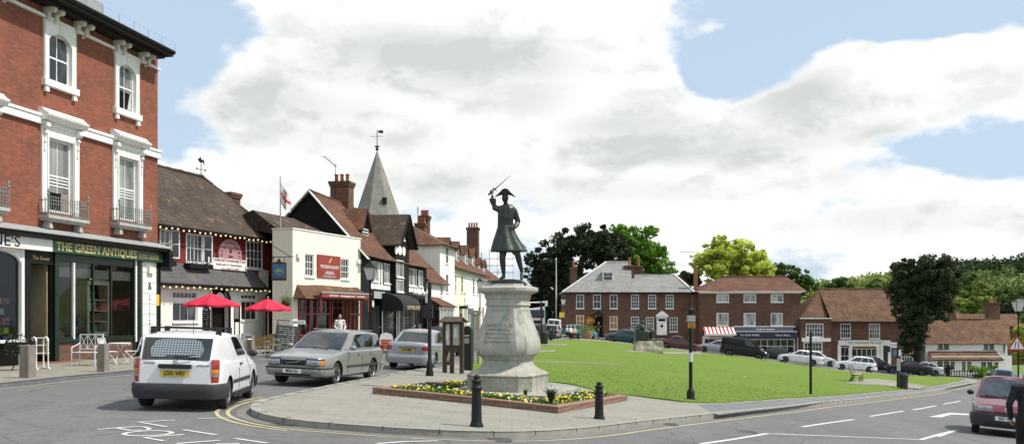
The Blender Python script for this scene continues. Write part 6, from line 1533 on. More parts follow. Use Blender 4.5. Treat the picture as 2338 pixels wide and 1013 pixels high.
# ---- bronze figure
M_BRZ=plain('dark_bronze',(.048,.056,.050),.40,.45,6,.25,metal=.55,fine=30,dirt=.45,dirtcol=(.09,.13,.105))
ztop=(888-648)/K_
st=thing('bronze_statue','dark bronze man in tricorn hat and long coat raising a sword on the pedestal','statue',(xp,Yp,gz+ztop),0)
def S(cx,cy,dy=0.): return Vector(((1060+cx/3.75-1160)/K_,dy,(648-(390+cy/3.75))/K_))
u=1/3.75/K_
mb=MB(M_BRZ); rock=[S(222,966),S(228,940),S(300,934),S(400,930),S(470,934),S(520,945),S(545,966)]
pts=[(p.x,p.z) for p in rock]; pts[0]=(pts[0][0],-.01); pts[-1]=(pts[-1][0],-.01)
rs=[]
for k,(dy,scl) in enumerate(((-.42,.75),(-.38,.95),(0,1),(.36,.95),(.42,.75))): rs.append([(x*scl,dy,z if z<0.01 else z*(.8+.2*scl)) for x,z in pts])
mb.rings(rs); mb.build('bronze_base',st,bevel=.01)
mb=MB(M_BRZ)
def cap(m,a,b,ra,rb_,sq=1.): m.tube([a,a.lerp(b,.33),a.lerp(b,.67),b],[ra,ra*.67+rb_*.33,ra*.33+rb_*.67,rb_],12,sq=sq); m.ball(a,ra,10,7); m.ball(b,rb_,10,7)
# legs (stockings, knees, calves, shoes)
def leg(m,hip,kn,an,toe,s_=1.):
    s_=1.14; cap(m,hip,kn,.105*s_,.072*s_); cal=kn.lerp(an,.33)+Vector((0,.02,0)); cap(m,kn,cal,.070*s_,.070*s_); cap(m,cal,an,.070*s_,.042*s_)
    heel=an+Vector((0,.03,-.07)); m.ball(heel,(.045,.055,.045),8,6); cap(m,heel,toe,.045*s_,.036*s_)
leg(mb,S(340,640),S(326,750,-.06),S(338,880,.02),S(312,926,-.13))
leg(mb,S(392,640),S(455,712,-.16),S(492,858,.02),S(490,926,-.15))
# torso
mb.rings([[Vector((S(c,y).x+w*u*math.cos(a),d*math.sin(a)+oy,S(c,y).z)) for a in [2*PI*k/16 for k in range(16)]] for (c,y,w,d,oy) in
  [(352,520,70,.17,0),(350,490,66,.165,0),(352,450,67,.165,0),(355,400,69,.175,-.01),(358,350,72,.175,0),(362,320,70,.16,0),(362,298,44,.12,0),(358,283,22,.07,0)]])
mb.rings([[Vector((S(c,y).x+w*u*math.cos(a)*(1+.075*math.sin(7*a+.6)),(d*math.sin(a))*(1+.075*math.sin(7*a+.6)),S(c,y).z)) for a in [2*PI*k/40 for k in range(40)]] for (c,y,w,d) in
  [(352,480,68,.18),(354,530,84,.22),(360,590,110,.27),(370,640,134,.31),(379,676,150,.34),(381,694,156,.35),(376,686,122,.28),(366,640,98,.24),(356,590,80,.2)]])
sh1=S(308,318,.0); el1=S(266,322,-.06); el1=S(272,316,-.1); ha=S(240,205,-.05)
cap(mb,S(330,322),S(300,330,-.02),.095,.088); cap(mb,S(300,330,-.02),S(262,318,-.05),.088,.076); cap(mb,S(262,318,-.05),S(246,262,-.06),.066,.052); cap(mb,S(246,262,-.06),S(240,216,-.06),.045,.035)
mb.rings([[S(q[0],q[1],-.06)+Vector((q[2]*math.cos(a),q[2]*math.sin(a),0)) for a in [2*PI*k/12 for k in range(12)]] for q in ((250,292,.06),(247,270,.082),(243,240,.092),(243,238,.07))])
# other arm, elbow out, hand on hip
cap(mb,S(398,318),S(427,345,.03),.095,.09); cap(mb,S(427,345,.03),S(460,428,.08),.09,.07); cap(mb,S(458,428,.08),S(430,488,-.08),.060,.045)
mb.rings([[S(q[0],q[1],q[3])+Vector((q[2]*math.cos(a)*.8,q[2]*math.sin(a),q[2]*.5*math.cos(a))) for a in [2*PI*k/12 for k in range(12)]] for q in ((458,455,.068,.04),(450,480,.09,-.02),(438,496,.085,-.08))])
mb.ball(S(405,494,-.16),(.055,.035,.035),8,6)
# neck and head
cap(mb,S(357,288),S(352,262),.06,.055); mb.ball(S(350,232,-.015),(.088,.105,.125),14,10); mb.ball(S(350,250,-.05),(.06,.065,.07),10,7)
mb.ball(S(349,234,-.125),(.016,.03,.03),8,5); mb.ball(S(350,252,-.105),(.035,.02,.015),8,5); mb.ball(S(372,236,.02),(.012,.03,.03),6,5); mb.ball(S(328,236,.02),(.012,.03,.03),6,5)
cap(mb,S(356,250,.1),S(358,290,.12),.035,.025)   # queue of hair
fig=mb.build('figure',st); remesh(fig,.014,3,.5)
mb=MB(M_BRZ); c0=S(350,205)   # tricorn hat
rs=[]; nn=24
def brim(a,r,up): 
    k=abs(math.sin(1.5*(a+PI/2)))   # three lobes turned up
    return r
crown=[(0,.0),(.07,.0)]
for (R_,z,f) in ((.001,.15,0),(.08,.145,0),(.10,.08,0),(.10,.0,0),(.17,-.005,1),(.245,-.015,1),(.25,.0,1),(.17,.012,1),(.11,.012,0)):
    ring=[]
    for k in range(nn):
        a=2*PI*k/nn; r_=R_; zz=z
        if f:
            w_=min(1,(R_-.1)/.14); c2=math.cos(a)**2; r_=R_*(1-w_*.36*(1-c2)); zz=z+w_*(.15*(1-c2)**1.2-.045*c2)
        ring.append(c0+Vector((r_*math.cos(a)*1.05,r_*math.sin(a)*.95,zz)))
    rs.append(ring)
mb.rings(rs); mb.build('tricorn_hat',st,smooth=True,angle=60)
mb=MB(M_BRZ)   # hand with five fingers closed on the hilt
hc=S(238,188,-.06); mb.ball(hc,(.045,.05,.05),10,7)
for k in range(4):
    z=hc.z-.035+k*.024; mb.tube([hc+Vector((-.04,0,z-hc.z)),hc+Vector((-.045,-.05,z-hc.z)),hc+Vector((0,-.065,z-hc.z)),hc+Vector((.03,-.045,z-hc.z))],[.013,.013,.012,.010],6)
mb.tube([hc+Vector((-.02,.02,.04)),hc+Vector((.02,-.02,.06)),hc+Vector((.045,-.04,.045))],[.015,.013,.01],6)
hd=mb.build('sword_hand',st,smooth=True)
mb=MB(M_BRZ); a=S(262,160,-.06); b=S(398,42,-.12); mb.tube([a,a.lerp(b,.5),b],[.014,.010,.004],6); mb.tube([S(212,204,-.06),a],[.016,.016],6); mb.ball(S(212,204,-.06),.028,8,6)
d_=(b-a).normalized(); q_=Vector((-d_.z,0,d_.x)); mb.tube([a+q_*.07,a-q_*.07],.01,6); mb.tube([a+q_*.05,S(232,172,-.13),S(212,204,-.06)],.009,6); mb.lathe([(.01,0),(.045,.01),(.05,.02)],(a.x,a.y,a.z-.01),10)
mb.build('sword',st)
mb=MB(M_BRZ); mb.tube([S(400,530,.1),S(455,585,.22),S(540,652,.34)],[.02,.016,.008],6); mb.build('scabbard',st)
mb=MB(M_BRZ)   # coat details: lapels, belt sash, buttons, collar, shoe buckles
for y in (330,350,370,390,410,430,450): p=S(352,y,-.175); mb.ball(p,.012,6,4)
mb.tube([S(335,300,-.13),S(322,350,-.165),S(330,400,-.17)],[.02,.022,.012],6); mb.tube([S(378,300,-.13),S(386,350,-.165),S(378,400,-.17)],[.02,.022,.012],6)
mb.tube([S(300,470,-.1),S(350,482,-.18),S(405,478,-.12)],[.02,.022,.02],6); mb.build('coat_front',st,smooth=True)
# ---- planting
inpoly=lambda p,q: bool(inside((np.array([p[0]]),np.array([p[1]])),q)[0])
slabq=[(Matrix.Rotation(rb,2)@Vector(p)) + Vector((xp-bc.x,Yp-bc.y)) for p in ((-1.55,-1.55),(1.55,-1.55),(1.55,1.55),(-1.55,1.55))]
innq=[(p.x*.97,p.y*.97) for p in inn]; slq=[(p.x,p.y) for p in slabq]
pos=[]
while len(pos)<330:
    a,b=random.random(),random.random(); p=inn[0].lerp(inn[1],a).lerp(inn[3].lerp(inn[2],a),b)
    if inpoly(p,slq) or not inpoly(p,innq): continue
    pos.append((p.x,p.y))
Gp=[];T=[];cols={k:([]) for k in range(4)}
for (x,y) in pos:
    z=h(x+bc.x,y+bc.y)+.11-zc+.09; hgt=random.uniform(.05,.12); 
    for _ in range(26): Gp.append((x+random.gauss(0,.07),y+random.gauss(0,.07),z+random.uniform(0,hgt)))
    zone=mnoise.noise(Vector((x*.8,y*.8,3))); r_=random.random()
    if r_<.74:
        ci=0 if zone>.02 else (1 if zone<-.22 else (2 if r_<.3 else (0 if r_<.72 else 3)))
        for _ in range(random.choice([1,2,3])): cols[ci].append((x+random.gauss(0,.07),y+random.gauss(0,.07),z+hgt+random.uniform(-.03,.04)))
o=leaf_mesh('flower_bed_foliage',Gp,.07,leafmat('pansy_leaves',(.10,.19,.03)),None,loc=(bc.x,bc.y,zc)); tag(o,'low green leaves of the bedding plants around the statue slab','bedding plants',kind='stuff')
mb=MB()
for ci,c in ((0,(.72,.55,.02)),(1,(.07,.035,.16)),(2,(.75,.73,.62)),(3,(.14,.02,.03))):
    mb.m(plain('petals_%d'%ci,c,.7,.2,20))
    for (x,y,z) in cols[ci]:
        n_=Vector((random.gauss(0,.5),random.gauss(-.5,.5),1)).normalized(); u_=n_.orthogonal().normalized(); v_=n_.cross(u_); c_=Vector((x,y,z)); r_=random.uniform(.022,.038)
        mb.add([c_]+[c_+(u_*math.cos(a)+v_*math.sin(a))*r_+n_*.008 for a in [2*PI*k/6 for k in range(6)]],[(0,k+1,(k+1)%6+1) for k in range(6)])
o=mb.build('pansies',fix=False,loc=(bc.x,bc.y,zc)); tag(o,'yellow, white and purple pansies massed in the brick bordered bed','flowers',kind='stuff')
# grassy tuft at the front corner of the bed
def tuft(label,px,py,n_,hh,sp):
    p=G(px,py,.2); t=thing('grass_tuft',label,'ornamental grass',p,0,'spiky tufts in the flower bed'); mb=MB(leafmat('blade',(.09,.17,.05)))
    for k in range(n_):
        a=random.uniform(0,2*PI); r_=random.uniform(.3,1)*sp; e=Vector((math.cos(a)*r_,math.sin(a)*r_,hh*random.uniform(.6,1))); m_=Vector((e.x*.35,e.y*.35,e.z*.8)); w_=Vector((-math.sin(a),math.cos(a),0))*.012
        mb.add([-w_,w_,m_+w_*.8,m_-w_*.8,e],[(0,1,2,3),(3,2,4)])
    mb.build('blades',t,fix=False)
tuft('large spiky grass tuft at the front right of the flower bed',1258,924,150,.42,.34); tuft('smaller spiky tuft left of the large one in the flower bed',1200,912,30,.3,.15)
# ------------------------------------------------------------------ vehicles: +x forward, y left
def paint(name,col,metal=.0,rough=.32):
    dk=max(col)<.06
    return plain(name,sc(col,.6) if dk else col,.5 if dk else rough,.06,1.5,0,metal=metal,coat=.22 if dk else .6,fine=60,dirt=.15,dirtcol=sc(col,.6),spec=.3 if dk else .5)
M_CGL=glassy('car_glass',(.006,.008,.009),(.03,.034,.034),.45,.65,1.2,.02,.7); M_TYRE=plain('tyre_rubber',(.018,.018,.018),.9,.3,8,.3); M_RIM=plain('alloy',(.38,.39,.4),.35,.15,8,0,metal=.7)
M_PLAS=plain('grey_bumper_plastic',(.028,.03,.032),.7,.2,5,.1); M_BPL=plain('black_plastic',(.009,.009,.0095),.6,.2,5,.05)
M_TAIL=plain('tail_light_red',(.32,.015,.01),.15,.2,6,coat=.8); M_AMB=plain('amber_lens',(.6,.22,.03),.15,.15,6,coat=.8); M_CLR=plain('clear_lens',(.40,.42,.43),.12,.6,9,coat=1.,metal=.4); M_CHR=plain('chrome',(.6,.6,.6),.15,.1,5,metal=.9)
M_PY=plain('plate_yellow',(.62,.42,.03),.4,.08,9); M_PW=plain('plate_white',(.75,.75,.72),.4,.08,9)
def wfun(W,L):
    def f(x):
        d=min(x,L-x); t=min(1,max(0,d/.75)); return W/2*(.76+.24*math.sqrt(max(0,1-(1-t)**2.6)))
    return f
def car(spec,name,label,cat,body,group=None,loc=(0,0,0)):
    L,W,Hh,wb,fo,r=spec['L'],spec['W'],spec['H'],spec['wb'],spec['fo'],spec['r']; top=spec['top']; gh=spec['gh']; zb=spec.get('zb',.2)
    t=thing(name,label,cat,loc,0,group); wf=wfun(W,L)
    xo=L/2   # shift so the origin sits mid-length
    tz=lambda x: float(np.interp(x,[p[0] for p in top],[p[1] for p in top]))
    st=sorted(set([0,.03,.1,.25,.5,.8]+[L-v for v in (0,.03,.1,.25,.5,.8)]+list(np.linspace(1.0,L-1.0,14))+[p[0] for p in top]))
    rs=[]
    for x in st:
        w=wf(x); zt=tz(x); e=min(x,L-x); lift=.07*max(0,1-e/.12); z0=zb+lift+ (.06 if e<.5 else 0)
        half=[(0,z0),(.86*w,z0),(.975*w,z0+.07),(.995*w,z0+.2),(w,.5*(z0+zt)),(w*.992,zt-.2),(w*.965,zt-.07),(w*.90,zt-.012),(w*.5,zt+.012),(0,zt+.02)]
        rs.append([(x-xo,-y,z) for y,z in half]+[(x-xo,y,z) for y,z in half[-2:0:-1]])
    def ins(r,k):
        zc_=sum(p[2] for p in r)/len(r); return [(p[0],p[1]*k,zc_+(p[2]-zc_)*k) for p in r]
    rs=[ins(rs[0],.5),ins(rs[0],.95)]+rs+[ins(rs[-1],.95),ins(rs[-1],.5)]
    mb=MB(body); mb.rings(rs); bo=mb.build('body',t,smooth=True,angle=32,uv=False)
    ax=[fo and L-fo-xo, L-fo-wb-xo]
    cb=MB(M_BPL)
    for x in ax:
        for s_ in (-1,1):
            cb.lathe([(r*1.15,s_*(W/2-.30) if s_>0 else -W/2-.3),(r*1.15,s_*(W/2+.3) if s_>0 else -(W/2-.30))],(x,0,r*1.02),28,axis='y')
    cu=cb.build('cut',uv=False); m=bo.modifiers.new('b','BOOLEAN'); m.operation='DIFFERENCE'; m.object=cu; m.solver='EXACT'
    try: m.material_mode='TRANSFER'
    except Exception: pass
    mesh_eval(bo); bpy.data.objects.remove(cu)
    bo.data.set_sharp_from_angle(angle=rad(32))
    # wheels
    for x in ax:
        for s_ in (-1,1):
            q=MB(M_TYRE); tw=.19; y0=s_*(W/2-.03); y1=y0-s_*tw
            q.lathe([(r*.62,y0-s_*.01),(r*.93,y0),(r,y0-s_*.03),(r,y1+s_*.03),(r*.93,y1),(r*.3,y1)],(x,0,r),24,axis='y'); wo=q.build('wheel',t,smooth=True,uv=False)
            q=MB(spec.get('rim') or M_RIM); q.lathe([(0.02,y0-s_*.035),(r*.15,y0-s_*.03),(r*.2,y0-s_*.06),(r*.5,y0-s_*.065),(r*.6,y0-s_*.02),(r*.655,y0-s_*.0),(r*.655,y0-s_*.05)],(x,0,r),20,axis='y',close=False)
            n5=spec.get('spokes',5)
            for k in range(n5):
                a=2*PI*k/n5; q.bar((x+r*.12*math.cos(a),y0-s_*.03,r+r*.12*math.sin(a)),(x+r*.6*math.cos(a),y0-s_*.022,r+r*.6*math.sin(a)),.075,.03,up=(0,1,0))
            q.build('rim',wo,smooth=True,uv=False)
    # greenhouse
    (xr0,zr0),(xr1,zr1),(xf1,zf1),(xf0,zf0)=gh; wbl=spec.get('wbelt',.93)*W/2; wr=spec.get('wroof',.74)*W/2
    wbr=wf(xr0)*.955 if xr0<.6 else wbl
    def corner(x,z,w,s_): return Vector((x-xo,s_*w,z))
    if spec.get('sep',True):
        mb=MB(body)
        base=[corner(xr0,zr0-.06,wbr,-1),corner(xf0,zf0-.06,wbl,-1),corner(xf0,zf0-.06,wbl,1),corner(xr0,zr0-.06,wbr,1)]
        ns=7; rows=[]
        # roof/greenhouse as sections between rear and front, so the roof can be crowned
        for k in range(ns):
            s_=k/(ns-1); xb=xr0+(xf0-xr0)*s_; zb_=zr0+(zf0-zr0)*s_-.06; xt=xr1+(xf1-xr1)*s_; zt=zr1+(zf1-zr1)*s_+.05*math.sin(PI*s_); w0=wbr+(wbl-wbr)*min(1,s_*3); w1=wr
            rows.append([Vector((xb-xo,-w0,zb_)),Vector((xt-xo+ (xb-xt)*.1,-(w1+(w0-w1)*.1),zt-(zt-zb_)*.1)),Vector((xt-xo,-w1+.05,zt-.012)),Vector((xt-xo,-w1*.5,zt+.02)),Vector((xt-xo,0,zt+.03)),Vector((xt-xo,w1*.5,zt+.02)),Vector((xt-xo,w1-.05,zt-.012)),Vector((xt-xo+(xb-xt)*.1,(w1+(w0-w1)*.1),zt-(zt-zb_)*.1)),Vector((xb-xo,w0,zb_))])
        # stations bunch at both ends: the end sections are the windscreen and tailgate planes
        mb.rings(rows,cap=True,closed=True); mb.build('roof',t,smooth=True,angle=30,uv=False,bevel=.035)
    def qp(c00,c10,c11,c01,a0,a1,b0,b1,off,mat,name,par=None,nx=3,ny=2,poly=None):
        n_=(c10-c00).cross(c01-c00).normalized(); mid=(c00+c10+c11+c01)/4
        if n_.dot(mid-Vector((0,0,.8)))<0: n_=-n_
        def B(a,b): return (c00*(1-a)+c10*a)*(1-b)+(c01*(1-a)+c11*a)*b+n_*off
        q=MB(mat)
        if poly: q.add([B(a,b) for a,b in poly],[tuple(range(len(poly)))])
        else:
            q.add([B(a0+(a1-a0)*i/nx,b0+(b1-b0)*j/ny) for j in range(ny+1) for i in range(nx+1)],[(j*(nx+1)+i,j*(nx+1)+i+1,(j+1)*(nx+1)+i+1,(j+1)*(nx+1)+i) for j in range(ny) for i in range(nx)])
        return q.build(name,par or t,fix=False,smooth=True)
    for s_ in (-1,1):
        c00,c10,c11,c01=corner(xr0,zr0-.06,wbr,s_),corner(xf0,zf0-.06,wbl,s_),corner(xf1,zf1,wr,s_),corner(xr1,zr1,wr,s_)
        for (a0,a1) in spec['side']:
            def SB(a,b):
                a=min(1,max(0,a)); xb=xr0+(xf0-xr0)*a; zb_=zr0+(zf0-zr0)*a-.06; xt=xr1+(xf1-xr1)*a; zt=zr1+(zf1-zr1)*a+.05*math.sin(PI*a); w0=wbr+(wbl-wbr)*min(1,a*3)
                return Vector((xb+(xt-xb)*b-xo,s_*(w0+(wr-w0)*b+.016),zb_+(zt-zb_)*b))
            q=MB(M_CGL); nx=4; q.add([SB(a0+(a1-a0)*i/nx,b) for b in (.2,.52,.86) for i in range(nx+1)],[(j*(nx+1)+i,j*(nx+1)+i+1,(j+1)*(nx+1)+i+1,(j+1)*(nx+1)+i) for j in range(2) for i in range(nx)]); q.build('side_window',t,fix=False,smooth=True)
    f=[corner(xf0,zf0-.06,wbl,-1),corner(xf0,zf0-.06,wbl,1),corner(xf1,zf1,wr,1),corner(xf1,zf1,wr,-1)]
    qp(*f,.06,.94,.10,.90,.034,M_CGL,'windscreen',nx=4)
    f=[corner(xr0,zr0-.06,wbr,-1),corner(xr0,zr0-.06,wbr,1),corner(xr1,zr1,wr,1),corner(xr1,zr1,wr,-1)]
    rw=spec.get('rearw',(.08,.92,.18,.88)); rear=qp(*f,*rw,.02,M_CGL,'rear_window',nx=4)
    t['_']=0; del t['_']
    # outline-following strips: bumpers, lamps, trims
    def outline(end,s_):   # from the middle of the end round the corner
        xs_=[0,.03,.1,.25,.5,.8,1.2]; pts=[Vector((0 if end<0 else L,0))]
        for x in xs_:
            X=x if end<0 else L-x; pts.append(Vector((X,s_*wf(X))))
        return pts
    def strip(end,s_,d0,d1,z0,z1,off,mat,name,par=None,thick=.0):
        pts=outline(end,s_); out=[]; acc=0
        def at(dist):
            a=0
            for i in range(len(pts)-1):
                l=(pts[i+1]-pts[i]).length
                if a+l>=dist or i==len(pts)-2: return pts[i].lerp(pts[i+1],min(1,(dist-a)/l))
                a+=l
        ds=[d0+(d1-d0)*k/10 for k in range(11)]; P_=[at(d) for d in ds]; cen=Vector((L*.5,0)); V=[]
        for i,p in enumerate(P_):
            a=P_[max(0,i-1)]; b=P_[min(10,i+1)]; dd=(b-a).normalized() if (b-a).length>0 else Vector((0,1)); nn=Vector((dd.y,-dd.x)); 
            if nn.dot(p-cen)<0: nn=-nn
            o_=p+nn*off; i_=p-nn*.03; hh_=z1-z0; zz=[(i_,z0),(p+nn*off*(.05 if hh_>.15 else .7),z0+.01),(o_,z0+hh_*.45),(o_,z1-hh_*.15),(p+nn*off*.5,z1-.006),(i_,z1)]; V+= [(v.x-xo,v.y,z) for v,z in zz]
        q=MB(mat); q.add(V,[(6*i+k,6*i+k+1,6*i+6+k+1,6*i+6+k) for i in range(10) for k in range(5)]+[tuple(range(6)),tuple(range(65,59,-1))])
        return q.build(name,par or t,smooth=True,angle=40)
    return t,strip,dict(xo=xo,wf=wf,tz=tz,qp=qp,corner=corner,L=L,W=W,rear=rear,body=bo,wbl=wbl,wr=wr,ax=ax,r=r)
def plate(t,x,z,s_,front,mat,y=0.):
    q=MB(mat); d_=1 if front else -1; q.box(-.26,.26,-.006,.006,-.055,.055); p=q.build('number_plate',t); p.location=(x,y,z); p.rotation_euler=(0,0,PI/2 if front else -PI/2)
    text(p,s_,0,0,.11,.0,M_BLACK,sx=.74,loc=(0,-.012,0),bold=.002,ext=.002)
    return p
def mirrors(t,I,col,x,z):
    for s_ in (-1,1):
        q=MB(col); q.ball((x-I['xo'],s_*(I['wbl']+.13),z),(.06,.10,.075),10,7); q.build('mirror',t,smooth=True)
def handles(t,I,col,xs_,z):
    for x in xs_:
        for s_ in (-1,1):
            q=MB(col); q.box(x-I['xo']-.09,x-I['xo']+.09,s_*(I['W']/2)-.015,s_*(I['W']/2)+.015,z-.015,z+.02); q.build('door_handle',t,bevel=.005)
def seams(t,I,xs_,z0,zs=None):
    q=MB(M_BPL)
    for x in xs_:
        for s_ in (-1,1): y=s_*(I['wf'](x)-.001); q.box(x-I['xo']-.005,x-I['xo']+.005,y-.004,y+.004,z0,I['tz'](x)-.2)
    for x in xs_:
        pass
    return q.build('door_seam',t)
def settle(t,pos,head,anchor=(0,0)):
    """put a vehicle on the sloping road, heading in degrees; anchor is the local point that stands at pos"""
    a=rad(head); ux=Vector((math.cos(a),math.sin(a),0)); uy=Vector((-math.sin(a),math.cos(a),0))
    o=Vector((pos[0],pos[1],0))-ux*anchor[0]-uy*anchor[1]
    d=1.2; p=lambda v: Vector((v.x,v.y,h(v.x,v.y)))
    fx=(p(o+ux*d)-p(o-ux*d)).normalized(); fy=(p(o+uy*.7)-p(o-uy*.7)).normalized(); fz=fx.cross(fy).normalized(); fy=fz.cross(fx)
    M=Matrix((fx,fy,fz)).transposed(); t.rotation_euler=M.to_euler(); t.location=(o.x,o.y,h(o.x,o.y)+.012)
SP={}
SP['hatch']=dict(L=3.8,W=1.65,H=1.42,wb=2.44,fo=.72,r=.29,top=[(0,.78),(.05,.88),(.3,.92),(2.75,.93),(3.1,.88),(3.6,.74),(3.8,.58)],gh=[(.06,.92),(.42,1.38),(1.95,1.40),(2.85,.93)],side=[(.04,.24),(.27,.52),(.55,.88)])
SP['saloon']=dict(L=4.45,W=1.72,H=1.42,wb=2.68,fo=.78,r=.31,top=[(0,.88),(.05,.96),(.3,.99),(1.0,.98),(3.3,.93),(3.6,.88),(4.2,.76),(4.45,.6)],gh=[(.82,.97),(1.50,1.38),(2.45,1.42),(3.4,.94)],side=[(.06,.20),(.23,.50),(.53,.87)],rearw=(.1,.9,.12,.9))
SP['estate']=dict(L=4.71,W=1.76,H=1.43,wb=2.66,fo=.90,r=.315,top=[(0,.86),(.06,.93),(.3,.95),(3.2,.95),(3.45,.92),(4.45,.80),(4.66,.76),(4.71,.60)],gh=[(.03,.95),(.32,1.38),(2.35,1.42),(3.32,.95)],side=[(.05,.27),(.30,.54),(.57,.87)],zb=.2)
SP['van']=dict(L=4.29,W=1.71,H=1.46,wb=2.61,fo=.85,r=.30,top=[(0,.86),(.03,.94),(.3,.96),(3.1,.95),(3.35,.91),(3.95,.78),(4.29,.58)],gh=[(.02,.96),(.30,1.41),(2.15,1.44),(3.15,.95)],side=[(.60,.90)],rearw=(.04,.96,.10,.90),wroof=.80,wbelt=.95)
SP['mpv']=dict(L=4.13,W=1.72,H=1.61,wb=2.58,fo=.78,r=.31,top=[(0,.9),(.05,1.0),(.3,1.02),(3.1,1.02),(3.4,.96),(3.9,.82),(4.13,.62)],gh=[(.05,1.02),(.4,1.56),(2.05,1.60),(3.3,1.0)],side=[(.05,.26),(.29,.54),(.57,.87)])
SP['minibus']=dict(L=4.75,W=1.85,H=1.95,wb=2.9,fo=.9,r=.33,top=[(0,1.1),(.03,1.2),(.3,1.22),(3.75,1.15),(4.1,1.02),(4.55,.85),(4.75,.65)],gh=[(.02,1.22),(.12,1.9),(3.0,1.93),(3.95,1.15)],side=[(.68,.92)],wroof=.86,wbelt=.96,zb=.25)
SP['coupe']=dict(L=4.2,W=1.74,H=1.36,wb=2.55,fo=.8,r=.31,top=[(0,.86),(.05,.94),(.3,.98),(.7,.97),(3.0,.9),(3.4,.84),(4.0,.7),(4.2,.56)],gh=[(.25,.95),(1.1,1.31),(2.1,1.35),(3.15,.91)],side=[(.10,.42),(.46,.88)],rearw=(.1,.9,.1,.9))
def common(t,S_,I,spec,col,tail=M_TAIL,bump=None,two=True):
    L=spec['L']; zt=I['tz'](.05); bm=bump or col
    for s_ in (-1,1):
        S_(1,s_,.42,.78,.56,.70,.012,M_CLR,'headlight'); S_(-1,s_,.48,.80,.62,.84,.012,tail,'tail_light')
        S_(1,s_,0,1.25,.24,.46,.028,bm,'bumper'); S_(-1,s_,0,1.25,.26,.48,.028,bm,'bumper')
    S_(1,1,0,.36,.52,.62,.008,M_BPL,'grille'); S_(1,-1,0,.36,.52,.62,.008,M_BPL,'grille')
    mirrors(t,I,bm if bump else col,spec['gh'][3][0]-.35,spec['gh'][3][1]+.05)
    handles(t,I,M_BPL,(L*.30,L*.52),.80); seams(t,I,(L*.35,L*.58,L*.74),.34)
# ======================= near vehicles
# white car-derived van, seen from behind
sp=SP['van']; wht=paint('van_white',(.72,.73,.74))
t,S_,I=car(sp,'white_van','white car derived van with mesh behind its rear window and black roof bars','van',wht)
for s_ in (-1,1):
    S_(-1,s_,0,1.35,.22,.52,.04,M_PLAS,'bumper'); S_(1,s_,0,1.2,.22,.48,.03,M_PLAS,'bumper'); S_(1,s_,.42,.8,.58,.74,.012,M_CLR,'headlight')
    a=S_(-1,s_,.66,.84,.53,.98,.016,M_TAIL,'tail_light'); S_(-1,s_,.665,.835,.70,.80,.02,M_AMB,'amber_lens',par=a); S_(-1,s_,.665,.835,.64,.70,.02,M_CLR,'reversing_lens',par=a)
    q=MB(M_PLAS); y=s_*(I['W']/2+.0); q.box(1.15-I['xo'],2.95-I['xo'],y-.012,y+.012,.47,.54); q.build('side_trim',t,bevel=.005)
    q=MB(M_BPL); q.box(1.1-I['xo'],3.0-I['xo'],s_*(I['W']/2)-.03,s_*(I['W']/2)-.003,.2,.3); q.build('sill_panel',t)
mirrors(t,I,M_BPL,2.75,1.02); handles(t,I,M_BPL,(1.95,),.83); seams(t,I,(1.75,3.0),.34)
# rear window surround and cargo mesh
f=[I['corner'](.02,.90,I['wf'](.02)*.955,-1),I['corner'](.02,.90,I['wf'](.02)*.955,1),I['corner'](.30,1.41,I['wr'],1),I['corner'](.30,1.41,I['wr'],-1)]
M_MESH=None
m,nt,b,out=_nt('cargo_mesh'); n=N(nt); uv=n('TexCoord').outputs['UV']; br=n('TexBrick',{'Vector':uv,'Color1':(.03,.035,.05),'Color2':(.03,.035,.05),'Mortar':(.24,.29,.31),'Scale':1.,'Mortar Size':.010,'Brick Width':.052,'Row Height':.05}); br.offset=0
nt.links.new(br.outputs[0],b.inputs['Base Color']); b.inputs['Roughness'].default_value=.12; b.inputs['Coat Weight'].default_value=.3; MATS['cargo_mesh']=m
I['qp'](*f,0,0,0,0,.028,m,'cargo_mesh',par=I['rear'],poly=[(.17,.2),(.32,.19),(.38,.25),(.62,.25),(.68,.19),(.84,.2),(.86,.5),(.80,.80),(.70,.84),(.30,.84),(.20,.80),(.14,.5)])
q=MB(M_BPL); xr=-I['xo']; q.box(xr-.055,xr+.0,-.30,.30,.80,.88); q.build('plate_lamp_housing',t,bevel=.01)
q=MB(M_CHR); q.lathe([(.045,xr-.03),(.04,xr-.02)],(0,0,.93),12,axis='x'); q.bar((xr-.034,-.03,.915),(xr-.034,.03,.945),.008); q.build('badge',t)
text(t,'VAUXHALL',0,0,.045,0,M_BPL,rot=Matrix.Rotation(-PI/2,4,'Z')@Matrix.Rotation(PI/2,4,'X'),loc=(xr+.001,.48,.90)); text(t,'ASTRAVAN',0,0,.045,0,M_BPL,rot=Matrix.Rotation(-PI/2,4,'Z')@Matrix.Rotation(PI/2,4,'X'),loc=(xr+.001,-.5,.86))
plate(t,xr-.035,.71,'LD52 WKV',False,M_PY)
q=MB(M_BPL); q.bar((xr+.02,0,.98),(xr+.05,.0,1.05),.02); q.tube([(xr-.03,.02,1.0),(xr-.0,-.35,1.06)],.012,5); q.build('wiper',t)
for x in (.75,1.75):
    q=MB(M_BPL); x_=x-I['xo']; q.bar((x_,-.62,1.55),(x_,.62,1.55),.035,.03)
    for s_ in (-1,1): q.box(x_-.03,x_+.03,s_*.62-.05,s_*.62+.05,1.38,1.57)
    q.build('roof_bar',t)
q=MB(M_BPL); q.bar((.5-I['xo'],-.2,1.42),(.44-I['xo'],-.2,1.72),.008); q.build('aerial',t)
settle(t,G(515,932),95.5,(I['ax'][1],-.78))
